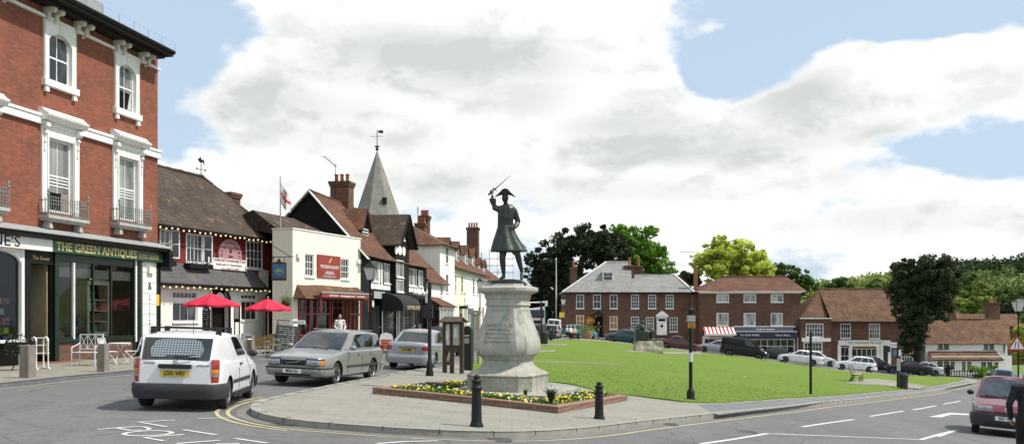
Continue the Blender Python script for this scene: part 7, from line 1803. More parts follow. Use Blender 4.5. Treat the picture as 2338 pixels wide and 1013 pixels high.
# silver estate facing us
sp=SP['estate']; slv=paint('silver_beige',(.25,.255,.24),.35,.3)
t,S_,I=car(sp,'silver_estate_car','silver grey estate car facing the camera at the kerb beside the white van','car',slv)
for s_ in (-1,1):
    S_(1,s_,0,1.3,.26,.50,.05,slv,'bumper'); S_(1,s_,0,1.25,.44,.50,.06,M_PLAS,'bumper_strip'); S_(-1,s_,0,1.3,.28,.52,.04,slv,'bumper')
    S_(1,s_,.35,.90,.53,.73,.008,M_BPL,'headlight_surround'); a=S_(1,s_,.38,.74,.555,.705,.016,M_CLR,'headlight'); S_(1,s_,.74,.88,.55,.70,.014,M_AMB,'indicator'); S_(1,s_,0,.33,.54,.70,.012,M_BPL,'grille'); S_(-1,s_,.55,.80,.6,1.0,.014,M_TAIL,'tail_light')
    S_(1,s_,0,.5,.28,.34,.056,M_BPL,'lower_grille')
    q=MB(M_PLAS); y=s_*(I['W']/2+.0); q.box(.8-I['xo'],3.2-I['xo'],y-.014,y+.014,.46,.52); q.build('side_trim',t,bevel=.005)
mirrors(t,I,slv,3.0,1.0); handles(t,I,slv,(1.35,2.3),.82); seams(t,I,(1.1,2.05,3.1),.34)
xf=I['L']-I['xo']; q=MB(M_CHR); q.bar((xf+.02,-.2,.60),(xf+.02,.2,.66),.012); q.box(xf+.012,xf+.022,-.35,.35,.695,.712); q.build('grille_bar',t)
plate(t,xf+.075,.40,'M244 CLL',True,M_PW,y=.0)
q=MB(slv)
for s_ in (-1,1): q.tube([(.6-I['xo'],s_*.57,1.455),(2.3-I['xo'],s_*.57,1.475)],.014,6); 
q.build('roof_rail',t)
q=MB(M_BPL); q.tube([(xf-1.30,.4,.955),(xf-1.42,-.1,.99)],.012,5); q.build('wiper',t)
settle(t,G(764,880),-102.6,(I['ax'][0],.80))
# silver saloon, seen from behind
sp=dict(SP['saloon']); slv2=paint('bright_silver',(.33,.34,.365),.4,.28)
t,S_,I=car(sp,'silver_saloon_car','silver saloon seen from behind with red lamps and yellow plate, ahead of the estate car','car',slv2)
for s_ in (-1,1):
    S_(-1,s_,0,1.3,.24,.56,.045,slv2,'bumper'); S_(-1,s_,.56,.86,.70,.88,.016,M_TAIL,'tail_light'); S_(1,s_,0,1.2,.24,.5,.03,slv2,'bumper'); S_(1,s_,.45,.75,.55,.7,.012,M_CLR,'headlight')
plate(t,-I['xo']-.02,.72,'LX54 MBM',False,M_PY); mirrors(t,I,slv2,3.05,1.0); handles(t,I,slv2,(1.5,2.45),.84); seams(t,I,(1.2,2.1,3.1),.34)
q=MB(M_BPL); q.box(-I['xo']-.025,-I['xo'],-.3,.3,.77,.80); q.build('boot_handle',t); q=MB(M_TAIL); q.box(.62-I['xo'],.66-I['xo'],-.15,.15,1.0,1.015); q.build('brake_light',t)
settle(t,G(990,845),81.7,(I['ax'][1],-.79))
# maroon people carrier at the right edge
sp=SP['mpv']; mar=paint('maroon_paint',(.13,.010,.024),.15,.28)
t,S_,I=car(sp,'maroon_hatchback','dark red hatchback coming towards the camera at the right edge of the road','car',mar)
xf=I['L']-I['xo']
for s_ in (-1,1):
    S_(1,s_,0,1.3,.24,.60,.04,M_PLAS,'bumper'); S_(1,s_,.34,.80,.64,.80,.016,M_CLR,'headlight'); S_(1,s_,0,.30,.63,.67,.012,M_BPL,'grille'); S_(-1,s_,0,1.3,.24,.6,.03,M_PLAS,'bumper'); S_(-1,s_,.5,.8,.6,.9,.014,M_TAIL,'tail_light')
    S_(1,s_,0,.5,.28,.36,.046,M_BPL,'lower_grille')
mirrors(t,I,M_BPL,2.95,1.12); handles(t,I,M_BPL,(1.3,2.2),.9); seams(t,I,(1.1,2.0,2.95),.34)
q=MB(M_CHR); q.add([(xf+.03,0,.80),(xf+.03,.05,.72),(xf+.03,0,.64),(xf+.03,-.05,.72),(xf+.035,0,.76),(xf+.035,.022,.72),(xf+.035,0,.68),(xf+.035,-.022,.72)],[(0,1,5,4),(1,2,6,5),(2,3,7,6),(3,0,4,7)]); q.build('badge',t)
plate(t,xf+.05,.48,'R831 PKM',True,M_PW,y=.0)
q=MB(M_BPL); q.tube([(xf-.95,.5,1.03),(xf-1.0,-.1,1.08)],.013,5); q.tube([(xf-.95,-.1,1.03),(xf-1.,-.55,1.08)],.013,5); q.build('wiper',t)
settle(t,G(2222,986),-117,(I['ax'][0],-.78))
# ======================= the cars parked round the green
def simple(kind,name,label,colname,col,metal,pxc,pyb,head,cat='car',group='cars parked around the green',rim=None,bump=None,scale=None,Y=None):
    sp=SP[kind]; pt=paint(colname,col,metal); t,S_,I=car(sp,name,label,cat,pt,group); common(t,S_,I,sp,pt,bump=bump); 
    g_=G(pxc,pyb) if Y is None else onground(pxc,Y)
    settle(t,g_,head,(0,0)); return t
simple('hatch','parked_car','dark green hatchback seen between the noticeboards and the silver saloon','dark_green_car',(.012,.02,.02),.2,1003,815,-98,Y=47)
simple('hatch','parked_car','black hatchback nose to kerb just right of the pedestal','black_car_a',(.015,.015,.018),.2,1212,772,78,Y=88)
simple('hatch','parked_car','dark blue green hatchback behind the black sign post and litter bin','dark_teal_car',(.012,.03,.035),.2,1236,770,80,Y=92)
simple('hatch','parked_car','silver grey hatchback behind the row of black bollards','silver_car_a',(.38,.39,.4),.3,1262,767,82,Y=99)
simple('hatch','parked_car','pale turquoise hatchback in front of the grey roofed house','turquoise_car',(.10,.30,.32),.3,1327,769,-14,Y=106)
simple('hatch','parked_car','grey hatchback half hidden behind the dark teal one','grey_car',(.13,.13,.14),.3,1420,779,165,Y=106)
simple('hatch','parked_car','dark teal hatchback parked left of the seated bronze','teal_car',(.008,.06,.07),.3,1424,782,163,Y=101)
simple('saloon','parked_car','dark maroon saloon between the seated bronze and the silver hatchback','maroon_car',(.075,.012,.014),.2,1550,799,-17)
simple('hatch','parked_car','silver hatchback under the red and white striped awning','silver_car_b',(.36,.38,.42),.4,1634,806,163)
simple('hatch','parked_car','dark grey off roader behind the black van','charcoal_car',(.04,.045,.05),.2,1757,820,163,Y=98)
simple('saloon','parked_car','old white saloon right of the black van','white_car_a',(.72,.72,.70),0,1826,831,163)
simple('hatch','parked_car','white rounded hatchback behind the tail of the white saloon','white_car_b',(.74,.75,.76),0,1868,834,-17,Y=100)
simple('hatch','parked_car','white three door hatchback left of the bus stop','white_car_c',(.76,.76,.74),0,1951,848,162)
simple('hatch','parked_car','navy blue hatchback behind the white three door hatchback','navy_car',(.015,.02,.045),.2,2003,850,-18,Y=97)
simple('coupe','parked_car','silver coupe behind the black saloon by the bus stop','silver_car_c',(.42,.44,.46),.3,2102,857,163,Y=98)
simple('saloon','parked_car','black saloon parked beyond the bus stop pole','black_car_b',(.014,.015,.016),.2,2072,857,163,Y=94)
simple('hatch','blue_car','light blue car driving away beyond the dark red hatchback','blue_car',(.12,.18,.27),.3,2288,0,63,Y=74,group=None)
# black van
sp=SP['minibus']; bk=paint('black_van_paint',(.012,.012,.012),.1); t,S_,I=car(sp,'black_van','tall black panel van parked in front of the navy awning shop','van',bk); common(t,S_,I,sp,bk,bump=M_PLAS); settle(t,G(1698,817),-17,(0,0))
# white small van rear
sp=dict(SP['minibus']); sp.update(L=4.1,W=1.72,wb=2.6,gh=[(.02,1.15),(.1,1.78),(2.6,1.80),(3.3,1.1)],top=[(0,1.05),(.03,1.12),(.3,1.15),(3.2,1.08),(3.5,.98),(3.95,.82),(4.1,.6)],side=[(.68,.92)],rearw=(.08,.92,.2,.86))
wv=paint('white_van_paint',(.76,.76,.75)); t,S_,I=car(sp,'small_white_van','small white van with two rear door windows near the corner of the brick house','van',wv); common(t,S_,I,sp,wv)
q=MB(wv); q.box(-I['xo']-.03,-I['xo']+.1,-.04,.04,.5,1.75); q.build('rear_door_post',t); settle(t,onground(1265,112),84,(0,0))
# lorry
p=onground(1222,118); t=thing('lorry','white lorry cab with covered load facing the camera at the top of the street','lorry',p,0)
q=MB(wv); q.box(-1.25,1.25,-.9,.9,.7,2.9); q.build('cab',t,bevel=.08); q=MB(M_CGL); q.box(-1.1,1.1,-.93,-.9,1.7,2.7); q.build('windscreen',t)
q=MB(M_PLAS); q.box(-1.25,1.25,-1.0,.8,.4,.9); q.build('bumper',t,bevel=.03); q=MB(M_BPL); q.box(-.8,.8,-.925,-.9,1.0,1.4); q.build('grille',t)
q=MB(M_WHITE); q.box(-1.25,1.25,1.0,6.5,1.0,3.6); q.slab([(-1.3,1.0,3.5),(1.6,1.0,3.9),(1.6,5.5,3.9),(-1.3,5.5,3.7)],.7); q.build('load_cover',t)
for s_ in (-1,1):
    q=MB(M_CLR); q.box(s_*.95-.2,s_*.95+.2,-1.02,-.99,.62,.8); q.build('headlight',t)
    for y in (0,4.8): w_=MB(M_TYRE); w_.lathe([(.3,s_*.95),(.5,s_*.95),(.5,s_*1.22),(.3,s_*1.22)],(0,0,.5),16,axis='x'); o_=w_.build('wheel',t,smooth=True); o_.location=(0,y,0)
    q=MB(M_BPL); q.box(s_*1.4-.1,s_*1.4+.1,-.9,-.75,1.8,2.4); q.build('mirror',t)
# blue trailer heaped with white bags
p=G(1523,786); t=thing('blue_trailer','blue trailer heaped with crumpled white sacks in front of the white front door','trailer',(p.x,p.y+3,p.z),rad(-10))
q=MB(paint('trailer_blue',(.02,.06,.14))); q.box(-1.8,1.8,-.8,.8,.45,.95); q.build('box',t,bevel=.02)
for x in (-.9,.9): q=MB(M_TYRE); q.lathe([(.1,-.95),(.28,-.95),(.28,-.8),(.1,-.8)],(x,0,.28),14,axis='y'); q.build('wheel',t)
for k in range(26):
    q=MB(plain('sack_white',(.7,.68,.62),.8,.2,6,.3)); q.ball((random.uniform(-1.6,1.6),random.uniform(-.6,.6),1.0+random.uniform(0,.4)),(random.uniform(.2,.35),.25,random.uniform(.12,.22)),8,6); q.build('sack',t,smooth=True)
# ------------------------------------------------------------------ people
SKIN=plain('skin',(.42,.24,.17),.6,.1,6)
def V(*a): return Vector(a)
def person(label,loc,rz,J,top,bottom,hair,shoes=None,vox=.018,bald=False,scale=1.,group=None,extra=None):
    """J: joints in metres, facing -y. Clothing is grown over the same bones as the body."""
    t=thing('person',label,'person',loc,rz,group)
    d=dict(head=V(0,-.02,1.64),neck=V(0,0,1.48),chest=V(0,0,1.28),waist=V(0,0,1.05),pel=V(0,0,.92),
      sl=V(.18,0,1.42),el=V(.24,.03,1.14),hl=V(.25,-.06,.88),sr=V(-.18,0,1.42),er=V(-.24,.03,1.14),hr=V(-.25,-.06,.88),
      jl=V(.09,0,.90),kl=V(.10,-.03,.48),al=V(.10,.02,.09),jr=V(-.09,0,.90),kr=V(-.10,-.03,.48),ar=V(-.10,.02,.09))
    d.update(J or {})
    def c(m,a,b,ra,rb_): 
        m.tube([a,a.lerp(b,.33),a.lerp(b,.67),b],[ra,ra*.67+rb_*.33,ra*.33+rb_*.67,rb_],10); m.ball(a,ra,9,6); m.ball(b,rb_,9,6)
    def torso(m,e):
        sh=(d['sl']-d['sr'])/2; 
        for (k,w,dd) in (('chest',.155,.105),('waist',.135,.105),('pel',.15,.115)):
            m.ball(d[k],(w+e,dd+e,.16),12,8)
        m.tube([d['pel'],d['waist'],d['chest'],d['neck']-V(0,0,.06)],[.14+e,.13+e,.14+e,.07+e],12,sq=.8); c(m,d['sl'],d['sr'],.062+e,.062+e)
    sgn={'l':1,'r':-1}
    m=MB(SKIN); torso(m,0)
    hd=d['head']; m.ball(hd,(.078,.095,.118),14,10); m.ball(hd+V(0,-.02,-.055),(.055,.065,.06),10,7); c(m,d['neck']-V(0,0,.04),hd-V(0,-.015,.06),.058,.052)
    m.ball(hd+V(0,-.098,-.018),(.014,.024,.028),6,5); m.ball(hd+V(0,-.085,-.06),(.026,.012,.01),6,4)
    for s_ in (-1,1): m.ball(hd+V(s_*.079,.0,-.01),(.012,.02,.03),6,5); m.ball(hd+V(s_*.03,-.085,.012),(.014,.008,.008),6,4)
    for q in 'lr':
        c(m,d['s'+q],d['e'+q],.05,.04); c(m,d['e'+q],d['h'+q],.038,.026); c(m,d['j'+q],d['k'+q],.08,.055); c(m,d['k'+q],d['a'+q],.053,.036)
        f=(d['h'+q]-d['e'+q]).normalized(); p=d['h'+q]+f*.045; m.ball(p,(.034,.03,.045),8,6)
        side=f.cross(V(0,1,0)).normalized() if abs(f.y)<.9 else V(1,0,0)
        for k in range(4):
            o=side*((k-1.5)*.017); L_=(.07,.08,.075,.058)[k]; b=V(0,-.02,0); m.tube([p+o+f*.03,p+o+f*(.03+L_*.6)+b*.4,p+o+f*(.03+L_)+b],[.0095,.009,.008],5)
        m.tube([p-side*.03,p-side*.05+f*.02+V(0,-.02,0),p-side*.045+f*.05+V(0,-.03,0)],[.012,.011,.009],5)
    bo=m.build('body',t,uv=False); remesh(bo,vox,2,.4); bo.data.materials.clear(); bo.data.materials.append(SKIN)
    m=MB(top); torso(m,.018); m.ball(d['neck']-V(0,0,.03),(.075,.075,.05),10,6)
    for q in 'lr':
        c(m,d['s'+q],d['e'+q],.070,.058); 
        if not (extra or {}).get('short'): c(m,d['e'+q],d['e'+q].lerp(d['h'+q],.93),.056,.042)
    m.ball(d['pel']+V(0,0,.02),(.168,.135,.13),12,7)
    o=m.build('top',t,uv=False); remesh(o,vox,2,.4)
    m=MB(bottom); m.ball(d['pel']-V(0,0,.02),(.155,.13,.13),12,7)
    for q in 'lr': c(m,d['j'+q],d['k'+q],.098,.075); c(m,d['k'+q],d['a'+q]+V(0,0,.03),.074,.058)
    o=m.build('trousers',t,uv=False); remesh(o,vox,2,.4)
    m=MB(shoes or M_BLACK)
    for q in 'lr':
        a=d['a'+q]; ft=(extra or {}).get('foot',V(0,-1,0)); c(m,a+V(0,0,-.035)-ft*.03,a+V(0,0,-.05)+ft*.15,.045,.04)
    m.build('shoes',t,smooth=True,uv=False)
    if hair:
        m=MB(hair); m.ball(hd+V(0,.018,.03),(.085,.092,.108 if not bald else .06),12,8)
        if bald: m=MB(hair); m.tube([hd+V(.075,-.01,0),hd+V(.06,.07,-.02),hd+V(0,.095,-.03),hd+V(-.06,.07,-.02),hd+V(-.075,-.01,0)],[.012,.018,.02,.018,.012],8)
        m.build('hair',t,smooth=True,uv=False)
    if scale!=1: t.scale=(scale,)*3
    return t
H_GREY=plain('grey_hair',(.45,.43,.40),.8,.2,20); H_DARK=plain('dark_hair',(.03,.022,.016),.6,.3,20); H_WH=plain('white_hair',(.7,.69,.66),.8,.15,20)
C_NAVY=plain('navy_jacket',(.012,.014,.02),.85,.3,8,.3); C_WSH=plain('pale_shirt',(.66,.62,.60),.8,.1,8,.2); C_BLK=plain('black_trousers',(.015,.015,.017),.85,.2,8,.2); C_GRY=plain('grey_trousers',(.14,.14,.13),.85,.2,8,.2)
C_RED=plain('red_clothes',(.45,.05,.05),.8,.15,8); C_BEI=plain('beige_clothes',(.45,.38,.28),.85,.15,8); C_BRN=plain('brown_jacket',(.16,.07,.03),.8,.2,8); C_TW=plain('tweed',(.20,.18,.14),.85,.2,8)
# man at the right edge, walking, back to us
p=onground(2346,16.4,.0)
person('balding man in dark jacket and dark trousers walking at the right edge of the road',p,rad(150),dict(head=V(.0,-.10,1.60),neck=V(0,-.05,1.47),chest=V(0,-.03,1.27),er=V(-.30,.10,1.16),hr=V(-.27,-.06,.92),el=V(.27,.10,1.15),hl=V(.25,-.04,.9),kl=V(.11,-.22,.52),al=V(.10,-.24,.09),kr=V(-.10,.02,.5),ar=V(-.10,.34,.16)),C_NAVY,C_BLK,plain('sandy_hair',(.35,.22,.13),.8,.2,20),vox=.014,bald=True,scale=1.03)
# man in the gallery doorway
p=onground(776,47.8,.12)
person('balding man in pale shirt and dark trousers standing before the red gallery shopfront',p,rad(20),dict(el=V(.27,.04,1.15),hl=V(.20,-.16,1.0),er=V(-.26,.02,1.16),hr=V(-.16,-.15,1.02)),C_WSH,C_BLK,H_GREY,vox=.018,bald=True,scale=1.02)
# couple at the top of the green
p=onground(1366,104,.12); person('person in black clothes talking beside the flower tub at the top of the green',p,rad(80),dict(),C_NAVY,C_BLK,H_DARK,vox=.03,scale=1.06)
p=onground(1441,101,.12); person('person in grey top and light trousers standing left of the dark teal car',p,rad(-80),dict(hr=V(-.2,-.35,1.2),er=V(-.26,-.1,1.18)),plain('grey_top',(.3,.31,.3),.85),C_BEI,H_DARK,vox=.03,scale=1.05)
def seated(label,loc,rz,top,bottom,hair,zs=.45,vox=.03,**k):
    s_=zs-.85
    J=dict(head=V(0,-.02,1.64+s_),neck=V(0,0,1.48+s_),chest=V(0,0,1.28+s_),waist=V(0,0,1.05+s_),pel=V(0,0,.94+s_),sl=V(.18,0,1.42+s_),sr=V(-.18,0,1.42+s_),el=V(.24,-.05,1.16+s_),er=V(-.24,-.05,1.16+s_),hl=V(.12,-.3,1.08+s_),hr=V(-.12,-.3,1.08+s_),
      jl=V(.09,0,.92+s_),jr=V(-.09,0,.92+s_),kl=V(.11,-.42,.52),kr=V(-.11,-.42,.52),al=V(.11,-.38,.09),ar=V(-.11,-.38,.09))
    return person(label,loc,rz,J,top,bottom,hair,vox=vox,**k)
b=onground(1303,97,.15)
for i,(px,tp,hr,lab) in enumerate(((1295,plain('pale_blue_top',(.35,.5,.52),.8),H_WH,'white haired person in pale blue on the dark bench, left of the pair'),(1303,C_WSH,H_WH,'white haired person in white top on the dark bench, right of the pair'))):
    q=onground(px,97,.15); seated(lab,(q.x,q.y,q.z),rad(55),tp,C_RED if i else C_BLK,hr)
q=onground(1312,96.4,.15); seated('person in beige and dark trousers at the right end of the dark bench',(q.x,q.y,q.z),rad(50),C_BEI,C_BLK,H_GREY)
# cafe customers behind the silver saloon
for px,Y,tp,hr,rz,lab in ((944,52,C_WSH,H_DARK,70,'seated cafe customer in white by the black awning, left of the pair'),(959,53,C_BRN,H_DARK,-60,'seated cafe customer in brown by the black awning, right of the pair')):
    q=onground(px,Y,.12); seated(lab,q,rad(rz),tp,C_BLK,hr,vox=.025)
# ------------------------------------------------------------------ bollards
def bollard(label,px,py,hh):
    p=G(px,py,.11); t=thing('bollard',label,'bollard',p,0,'black iron bollards on the island footway'); k=hh/.95
    q=MB(M_IRON); pr=[(.125,-.02),(.125,.03),(.105,.07),(.1,.1),(.095,.12),(.085,.6),(.082,.66),(.098,.68),(.098,.72),(.08,.74),(.078,.8),(.095,.815),(.095,.84),(.07,.865),(.05,.88),(.062,.90),(.062,.92),(.03,.95),(0.001,.955)]
    q.lathe([(r,z*k) for r,z in pr],n=14); q.build('post',t,smooth=True,angle=40); return t
bollard('nearer black iron bollard in front of the statue bed, at the kerb',1088,973,.93); bollard('black iron bollard at the right corner of the flower bed',1368,955.5,.80)
def stone_post(label,px,py,hh,w_,F_=None):
    p=G(px,py,.11); t=thing('stone_post',label,'stone post',p,rad(-12),'stone posts along the left kerb'); q=MB(plain('weathered_stone',(.24,.21,.18),.9,.35,5,.6,dirt=.6,dirtcol=(.1,.085,.07))); q.box(-w_/2,w_/2,-w_/2,w_/2,-.05,hh,tp=.015); q.build('post',t,bevel=.02); return t
stone_post('squat square stone post at the far left of the footway',63,861,.88,.30); stone_post('square stone post in front of the antiques shop window',236,847.5,.84,.27); stone_post('small stone post beside the pub tables',571,811,.85,.32)
for i in range(8):
    px=1256+i*3.1; p=onground(px,86+i*2.6,.12); t=thing('bollard','slim black post, one of the row at the top left of the green','bollard',p,0,'slim black posts by the silver grey hatchback'); q=MB(M_IRON); q.lathe([(.07,0),(.06,.05),(.055,.9),(.075,.92),(.04,1.0),(0.001,1.02)],n=8); q.build('post',t)
# ------------------------------------------------------------------ street lamps and poles
def lamp(name,label,loc,hh,s_=1.,lant='clear'):
    t=thing(name,label,'street lamp',loc,0); q=MB(M_IRON)
    q.lathe([(.14,0),(.14,.1),(.11,.15),(.1,.6),(.07,.7),(.055,1.0),(.045,hh-.85*s_),(.06,hh-.83*s_),(.03,hh-.8*s_),(.03,hh-.72*s_)],n=10); q.bar((-.3,0,hh-1.05*s_),(.3,0,hh-1.05*s_),.03); q.build('post',t,smooth=True,angle=40)
    g=MB(plain('lantern_glass',(.62,.63,.58),.3,.1,5)); a,b=.12*s_,.24*s_; g.rings([[(-a,-a,hh-.70*s_),(a,-a,hh-.7*s_),(a,a,hh-.7*s_),(-a,a,hh-.7*s_)],[(-b,-b,hh-.22*s_),(b,-b,hh-.22*s_),(b,b,hh-.22*s_),(-b,b,hh-.22*s_)]]); ln=g.build('lantern',t)
    f=MB(M_IRON)
    for i,j in ((-1,-1),(1,-1),(1,1),(-1,1)): f.bar((i*a,j*a,hh-.7*s_),(i*b,j*b,hh-.22*s_),.025*s_)
    f.box(-a-.02,a+.02,-a-.02,a+.02,hh-.73*s_,hh-.69*s_); f.rings([[(-b*1.12,-b*1.12,hh-.22*s_),(b*1.12,-b*1.12,hh-.22*s_),(b*1.12,b*1.12,hh-.22*s_),(-b*1.12,b*1.12,hh-.22*s_)],[(-b*.4,-b*.4,hh-.06*s_),(b*.4,-b*.4,hh-.06*s_),(b*.4,b*.4,hh-.06*s_),(-b*.4,b*.4,hh-.06*s_)]]); f.lathe([(.06*s_,hh-.06*s_),(.06*s_,hh),(.02,hh+.1*s_),(.0,hh+.2*s_)],n=8); f.build('lantern_frame',ln)
    return t
p=onground(845,46.5,.12); hh=CZ-(592-HY)/FP*46.5-p.z-.15; lamp('street_lamp','black lamp post with glazed lantern in front of the black and white building',p,hh,1.25)
p=onground(1096,84,.12); hh=CZ-(632-HY)/FP*84-p.z-.15; lamp('street_lamp','slim black lamp post before the white terrace, left of the pedestal',p,hh,1.2)
p=onground(2325,62,.12); hh=CZ-(672-HY)/FP*62-p.z-.2; T_=lamp('street_lamp','tall black lamp post carrying the triangular road sign at the right edge',p,hh,1.3)
yl=62-.3; 
tz=thing('road_sign','red bordered triangular road narrows sign on the right hand lamp post','road sign',P(2322,785,61.6),rad(-8))
s=.62; q=MB(plain('sign_red_border',(.5,.02,.02),.4)); q.prism([(-s,-.42),(s,-.42),(0,.62)],-.01,.01,axis='y'); q.build('border',tz)
q=MB(plain('sign_white',(.8,.8,.8),.4)); q.prism([(-s*.74,-.31),(s*.74,-.31),(0,.40)],-.016,-.011,axis='y'); q.build('face',tz)
q=MB(M_BLACK); q.prism([(-.16,-.25),(-.10,-.25),(-.08,-.02),(-.04,.06),(-.04,.18),(-.09,.18),(-.12,.0)],-.022,-.017,axis='y'); q.build('symbol',tz); q=MB(M_BLACK); q.bar((.09,-.02,-.25),(.09,-.02,.18),.05,.006); q.build('symbol',tz)
# tall pole with fingerless sign boxes on the island (left of the noticeboard)
p=G(981,857,.11); hh=CZ-(650-HY)/FP*p.y-p.z; t=thing('sign_pole','tall black iron pole with dark box sign, between silver saloon and noticeboard','pole',p,0)
q=MB(M_IRON); q.lathe([(.13,0),(.12,.12),(.1,.2),(.09,.42),(.06,.48),(.055,hh-.1),(.08,hh-.08),(.05,hh),(.07,hh+.06),(.0,hh+.12)],n=12); q.build('post',t,smooth=True,angle=40)
k=p.y/FP; z0=CZ-(726-HY)*k-p.z; z1=CZ-(696-HY)*k-p.z; q=MB(M_BPL); q.box(-.20,.10,-.12,.12,z0,z1); q.build('sign_box',t,bevel=.01); q=MB(plain('pale_plate',(.45,.5,.48),.4)); q.box(-.135,-.06,-.08,.08,CZ-(691-HY)*k-p.z,CZ-(668-HY)*k-p.z); q.build('plate',t)
# stub lamp post with box and yellow notice, on the right of the green
p=G(1577,914,.11); k=p.y/FP; Z=lambda y: CZ-(y-HY)*k-p.z
t=thing('beacon_post','black post with white band, grey box and yellow notice at the front of the green','post',p,0)
q=MB(M_IRON); q.lathe([(.15,-.02),(.15,.05),(.12,.1),(.13,.25),(.1,.33),(.065,.38),(.058,.45),(.055,Z(707)),(.03,Z(706))],n=14); q.build('post',t,smooth=True,angle=40)
q=MB(plain('dirty_white_band',(.62,.62,.58),.6,.15,8)); q.lathe([(.061,Z(825)),(.061,Z(804))],n=14); q.build('white_band',t,smooth=True)
q=MB(plain('grey_box',(.33,.37,.38),.5,.1,5)); q.box(-.115,.115,-.16,.05,Z(734),Z(720)); q.build('meter_box',t,bevel=.015)
q=MB(plain('yellow_notice',(.55,.30,.02),.5,.15,5)); q.box(-.11,.11,-.15,-.12,Z(748),Z(736)); yn=q.build('yellow_notice',t); q=MB(M_BLACK)
for i in range(3): q.box(-.08,.08,-.155,-.151,Z(746.5-i*3.2),Z(745.5-i*3.2))
q.build('notice_text',yn); q=MB(M_IRON); q.ball((0,-.02,Z(709)),(.09,.09,.10),10,6); q.bar((0,0,Z(709)),(.14,0,Z(715)),.05); q.build('top_fitting',t)
p=G(1851,900,.11); k=p.y/FP; t=thing('thin_post','thin black sign post standing on the grass edge right of centre','post',p,0); q=MB(M_IRON); hh=CZ-(757-HY)*k-p.z; q.lathe([(.06,0),(.055,hh),(.02,hh+.02)],n=10); q.bar((0,0,hh-.1),(.09,0,hh-.14),.04); q.build('post',t)
# bus stop with litter bin
p=G(2050,885,.11); k=p.y/FP; Z=lambda y: CZ-(y-HY)*k-p.z; t=thing('bus_stop','black bus stop pole with timetable case and white flag sign','bus stop',p,0)
q=MB(M_IRON); q.lathe([(.09,0),(.07,.3),(.06,Z(772)),(.08,Z(771)),(.03,Z(768))],n=10); q.build('post',t); q=MB(plain('timetable_case',(.38,.39,.37),.3,.15,8)); q.box(-.10,.12,-.12,-.06,Z(846),Z(818)); q.build('timetable_case',t,bevel=.01)
q=MB(M_WHITE); q.box(-.42,-.06,-.02,.02,Z(793),Z(781)); fl=q.build('flag_sign',t); text(fl,'BUS STOP',-.24,Z(787),.085,.03,M_BLACK); q=MB(plain('bus_blue',(.1,.2,.4),.5)); q.box(-.30,-.06,-.02,.02,Z(811),Z(799)); q.build('route_plate',t); q=MB(M_WHITE); q.box(.03,.15,-.05,-.02,Z(812),Z(798)); q.build('small_notice',t)
q=MB(M_BPL); q.box(-.72,-.48,-.05,.05,Z(803),Z(790)); q.build('rear_plate',t)
def bin_(label,loc,hh=.95,r=.24):
    t=thing('litter_bin',label,'litter bin',loc,0,None); q=MB(plain('bin_black',(.02,.022,.021),.45,.2,6)); k=14; q.lathe([(r*.88,0),(r*.92,.05),(r,hh*.75),(r*1.15,hh*.78),(r*1.15,hh*.86),(r,hh*.88),(r*.95,hh*.97),(r*.5,hh)],n=k); q.build('drum',t,smooth=True,angle=40)
    q=MB(M_GOLD); q.lathe([(r*.965,hh*.55),(r*.985,hh*.62)],n=k,close=False); q.build('gold_band',t); return t
p2=G(2051,886,.11); bin_('black litter bin standing against the bus stop pole',(p2.x+.1,p2.y-.5,p2.z-.02),1.0,.27)
p2=G(1242,785,.12); bin_('black litter bin at the top left corner of the green',p2,1.0,.33)
p2=onground(1236,72,.12); t=thing('thin_post','slim dark post behind the litter bin right of the pedestal','post',p2,0); q=MB(M_IRON); q.lathe([(.07,0),(.06,2.6),(.09,2.6),(.09,3.2),(.02,3.3)],n=8); q.build('post',t)
# flagpole
p=onground(1270,120,0); hh=CZ-(591-HY)/FP*120-p.z; t=thing('flagpole','tall white flagpole in front of the dark yew, no flag','flagpole',p,0); q=MB(M_WHITE); q.lathe([(.09,0),(.075,hh*.5),(.05,hh),(.08,hh+.05),(.0,hh+.15)],n=10); q.build('pole',t,smooth=True)
# flag on the pub corner
px=640; Yf=48.5; xb=(px-CX)/FP*Yf; z0=CZ-(700-HY)/FP*Yf; z1=CZ-(405-HY)/FP*Yf
t=thing('flag','white flag with red cross drooping from a pole above the gallery','flag',(xb,Yf,z0),0)
q=MB(plain('pole_grey',(.4,.4,.38),.5)); q.lathe([(.04,0),(.03,z1-z0),(.05,z1-z0+.03),(0,z1-z0+.08)],n=8); q.build('pole',t)
def flagmesh(parts):
    k=Yf/FP
    def pt(u_,v_):   # u along the fly, v down the hoist
        x=(0+ (22*u_)*(1-.0*v_))*k*1.05; z=(HY-(410+ 52*v_+ (1-math.exp(-2*u_))*38*(1-.3*v_)))*k+CZ-z0; y=.12*math.sin(u_*7+v_*1.5)*u_
        return (x,y,z)
    for mat_,rects in parts:
        for (a,b,c,d) in rects:
            nu,nv=max(2,int((b-a)*14)),max(2,int((d-c)*12)); vs=[pt(a+(b-a)*i/nu,c+(d-c)*j/nv) for j in range(nv+1) for i in range(nu+1)]
            yield mat_,vs,[(j*(nu+1)+i,j*(nu+1)+i+1,(j+1)*(nu+1)+i+1,(j+1)*(nu+1)+i) for j in range(nv) for i in range(nu)]
q=MB()
for mat_,vs,fs in flagmesh([(plain('flag_white',(.75,.75,.74),.85,.05),[(0,.42,0,.42),(.56,1,0,.42),(0,.42,.58,1),(.56,1,.58,1)]),(plain('flag_red',(.55,.04,.04),.85,.05),[(.42,.56,0,1),(0,.42,.42,.58),(.56,1,.42,.58)])]): q.m(mat_); q.add(vs,fs)
q.build('flag_cloth',t,smooth=True,fix=False)
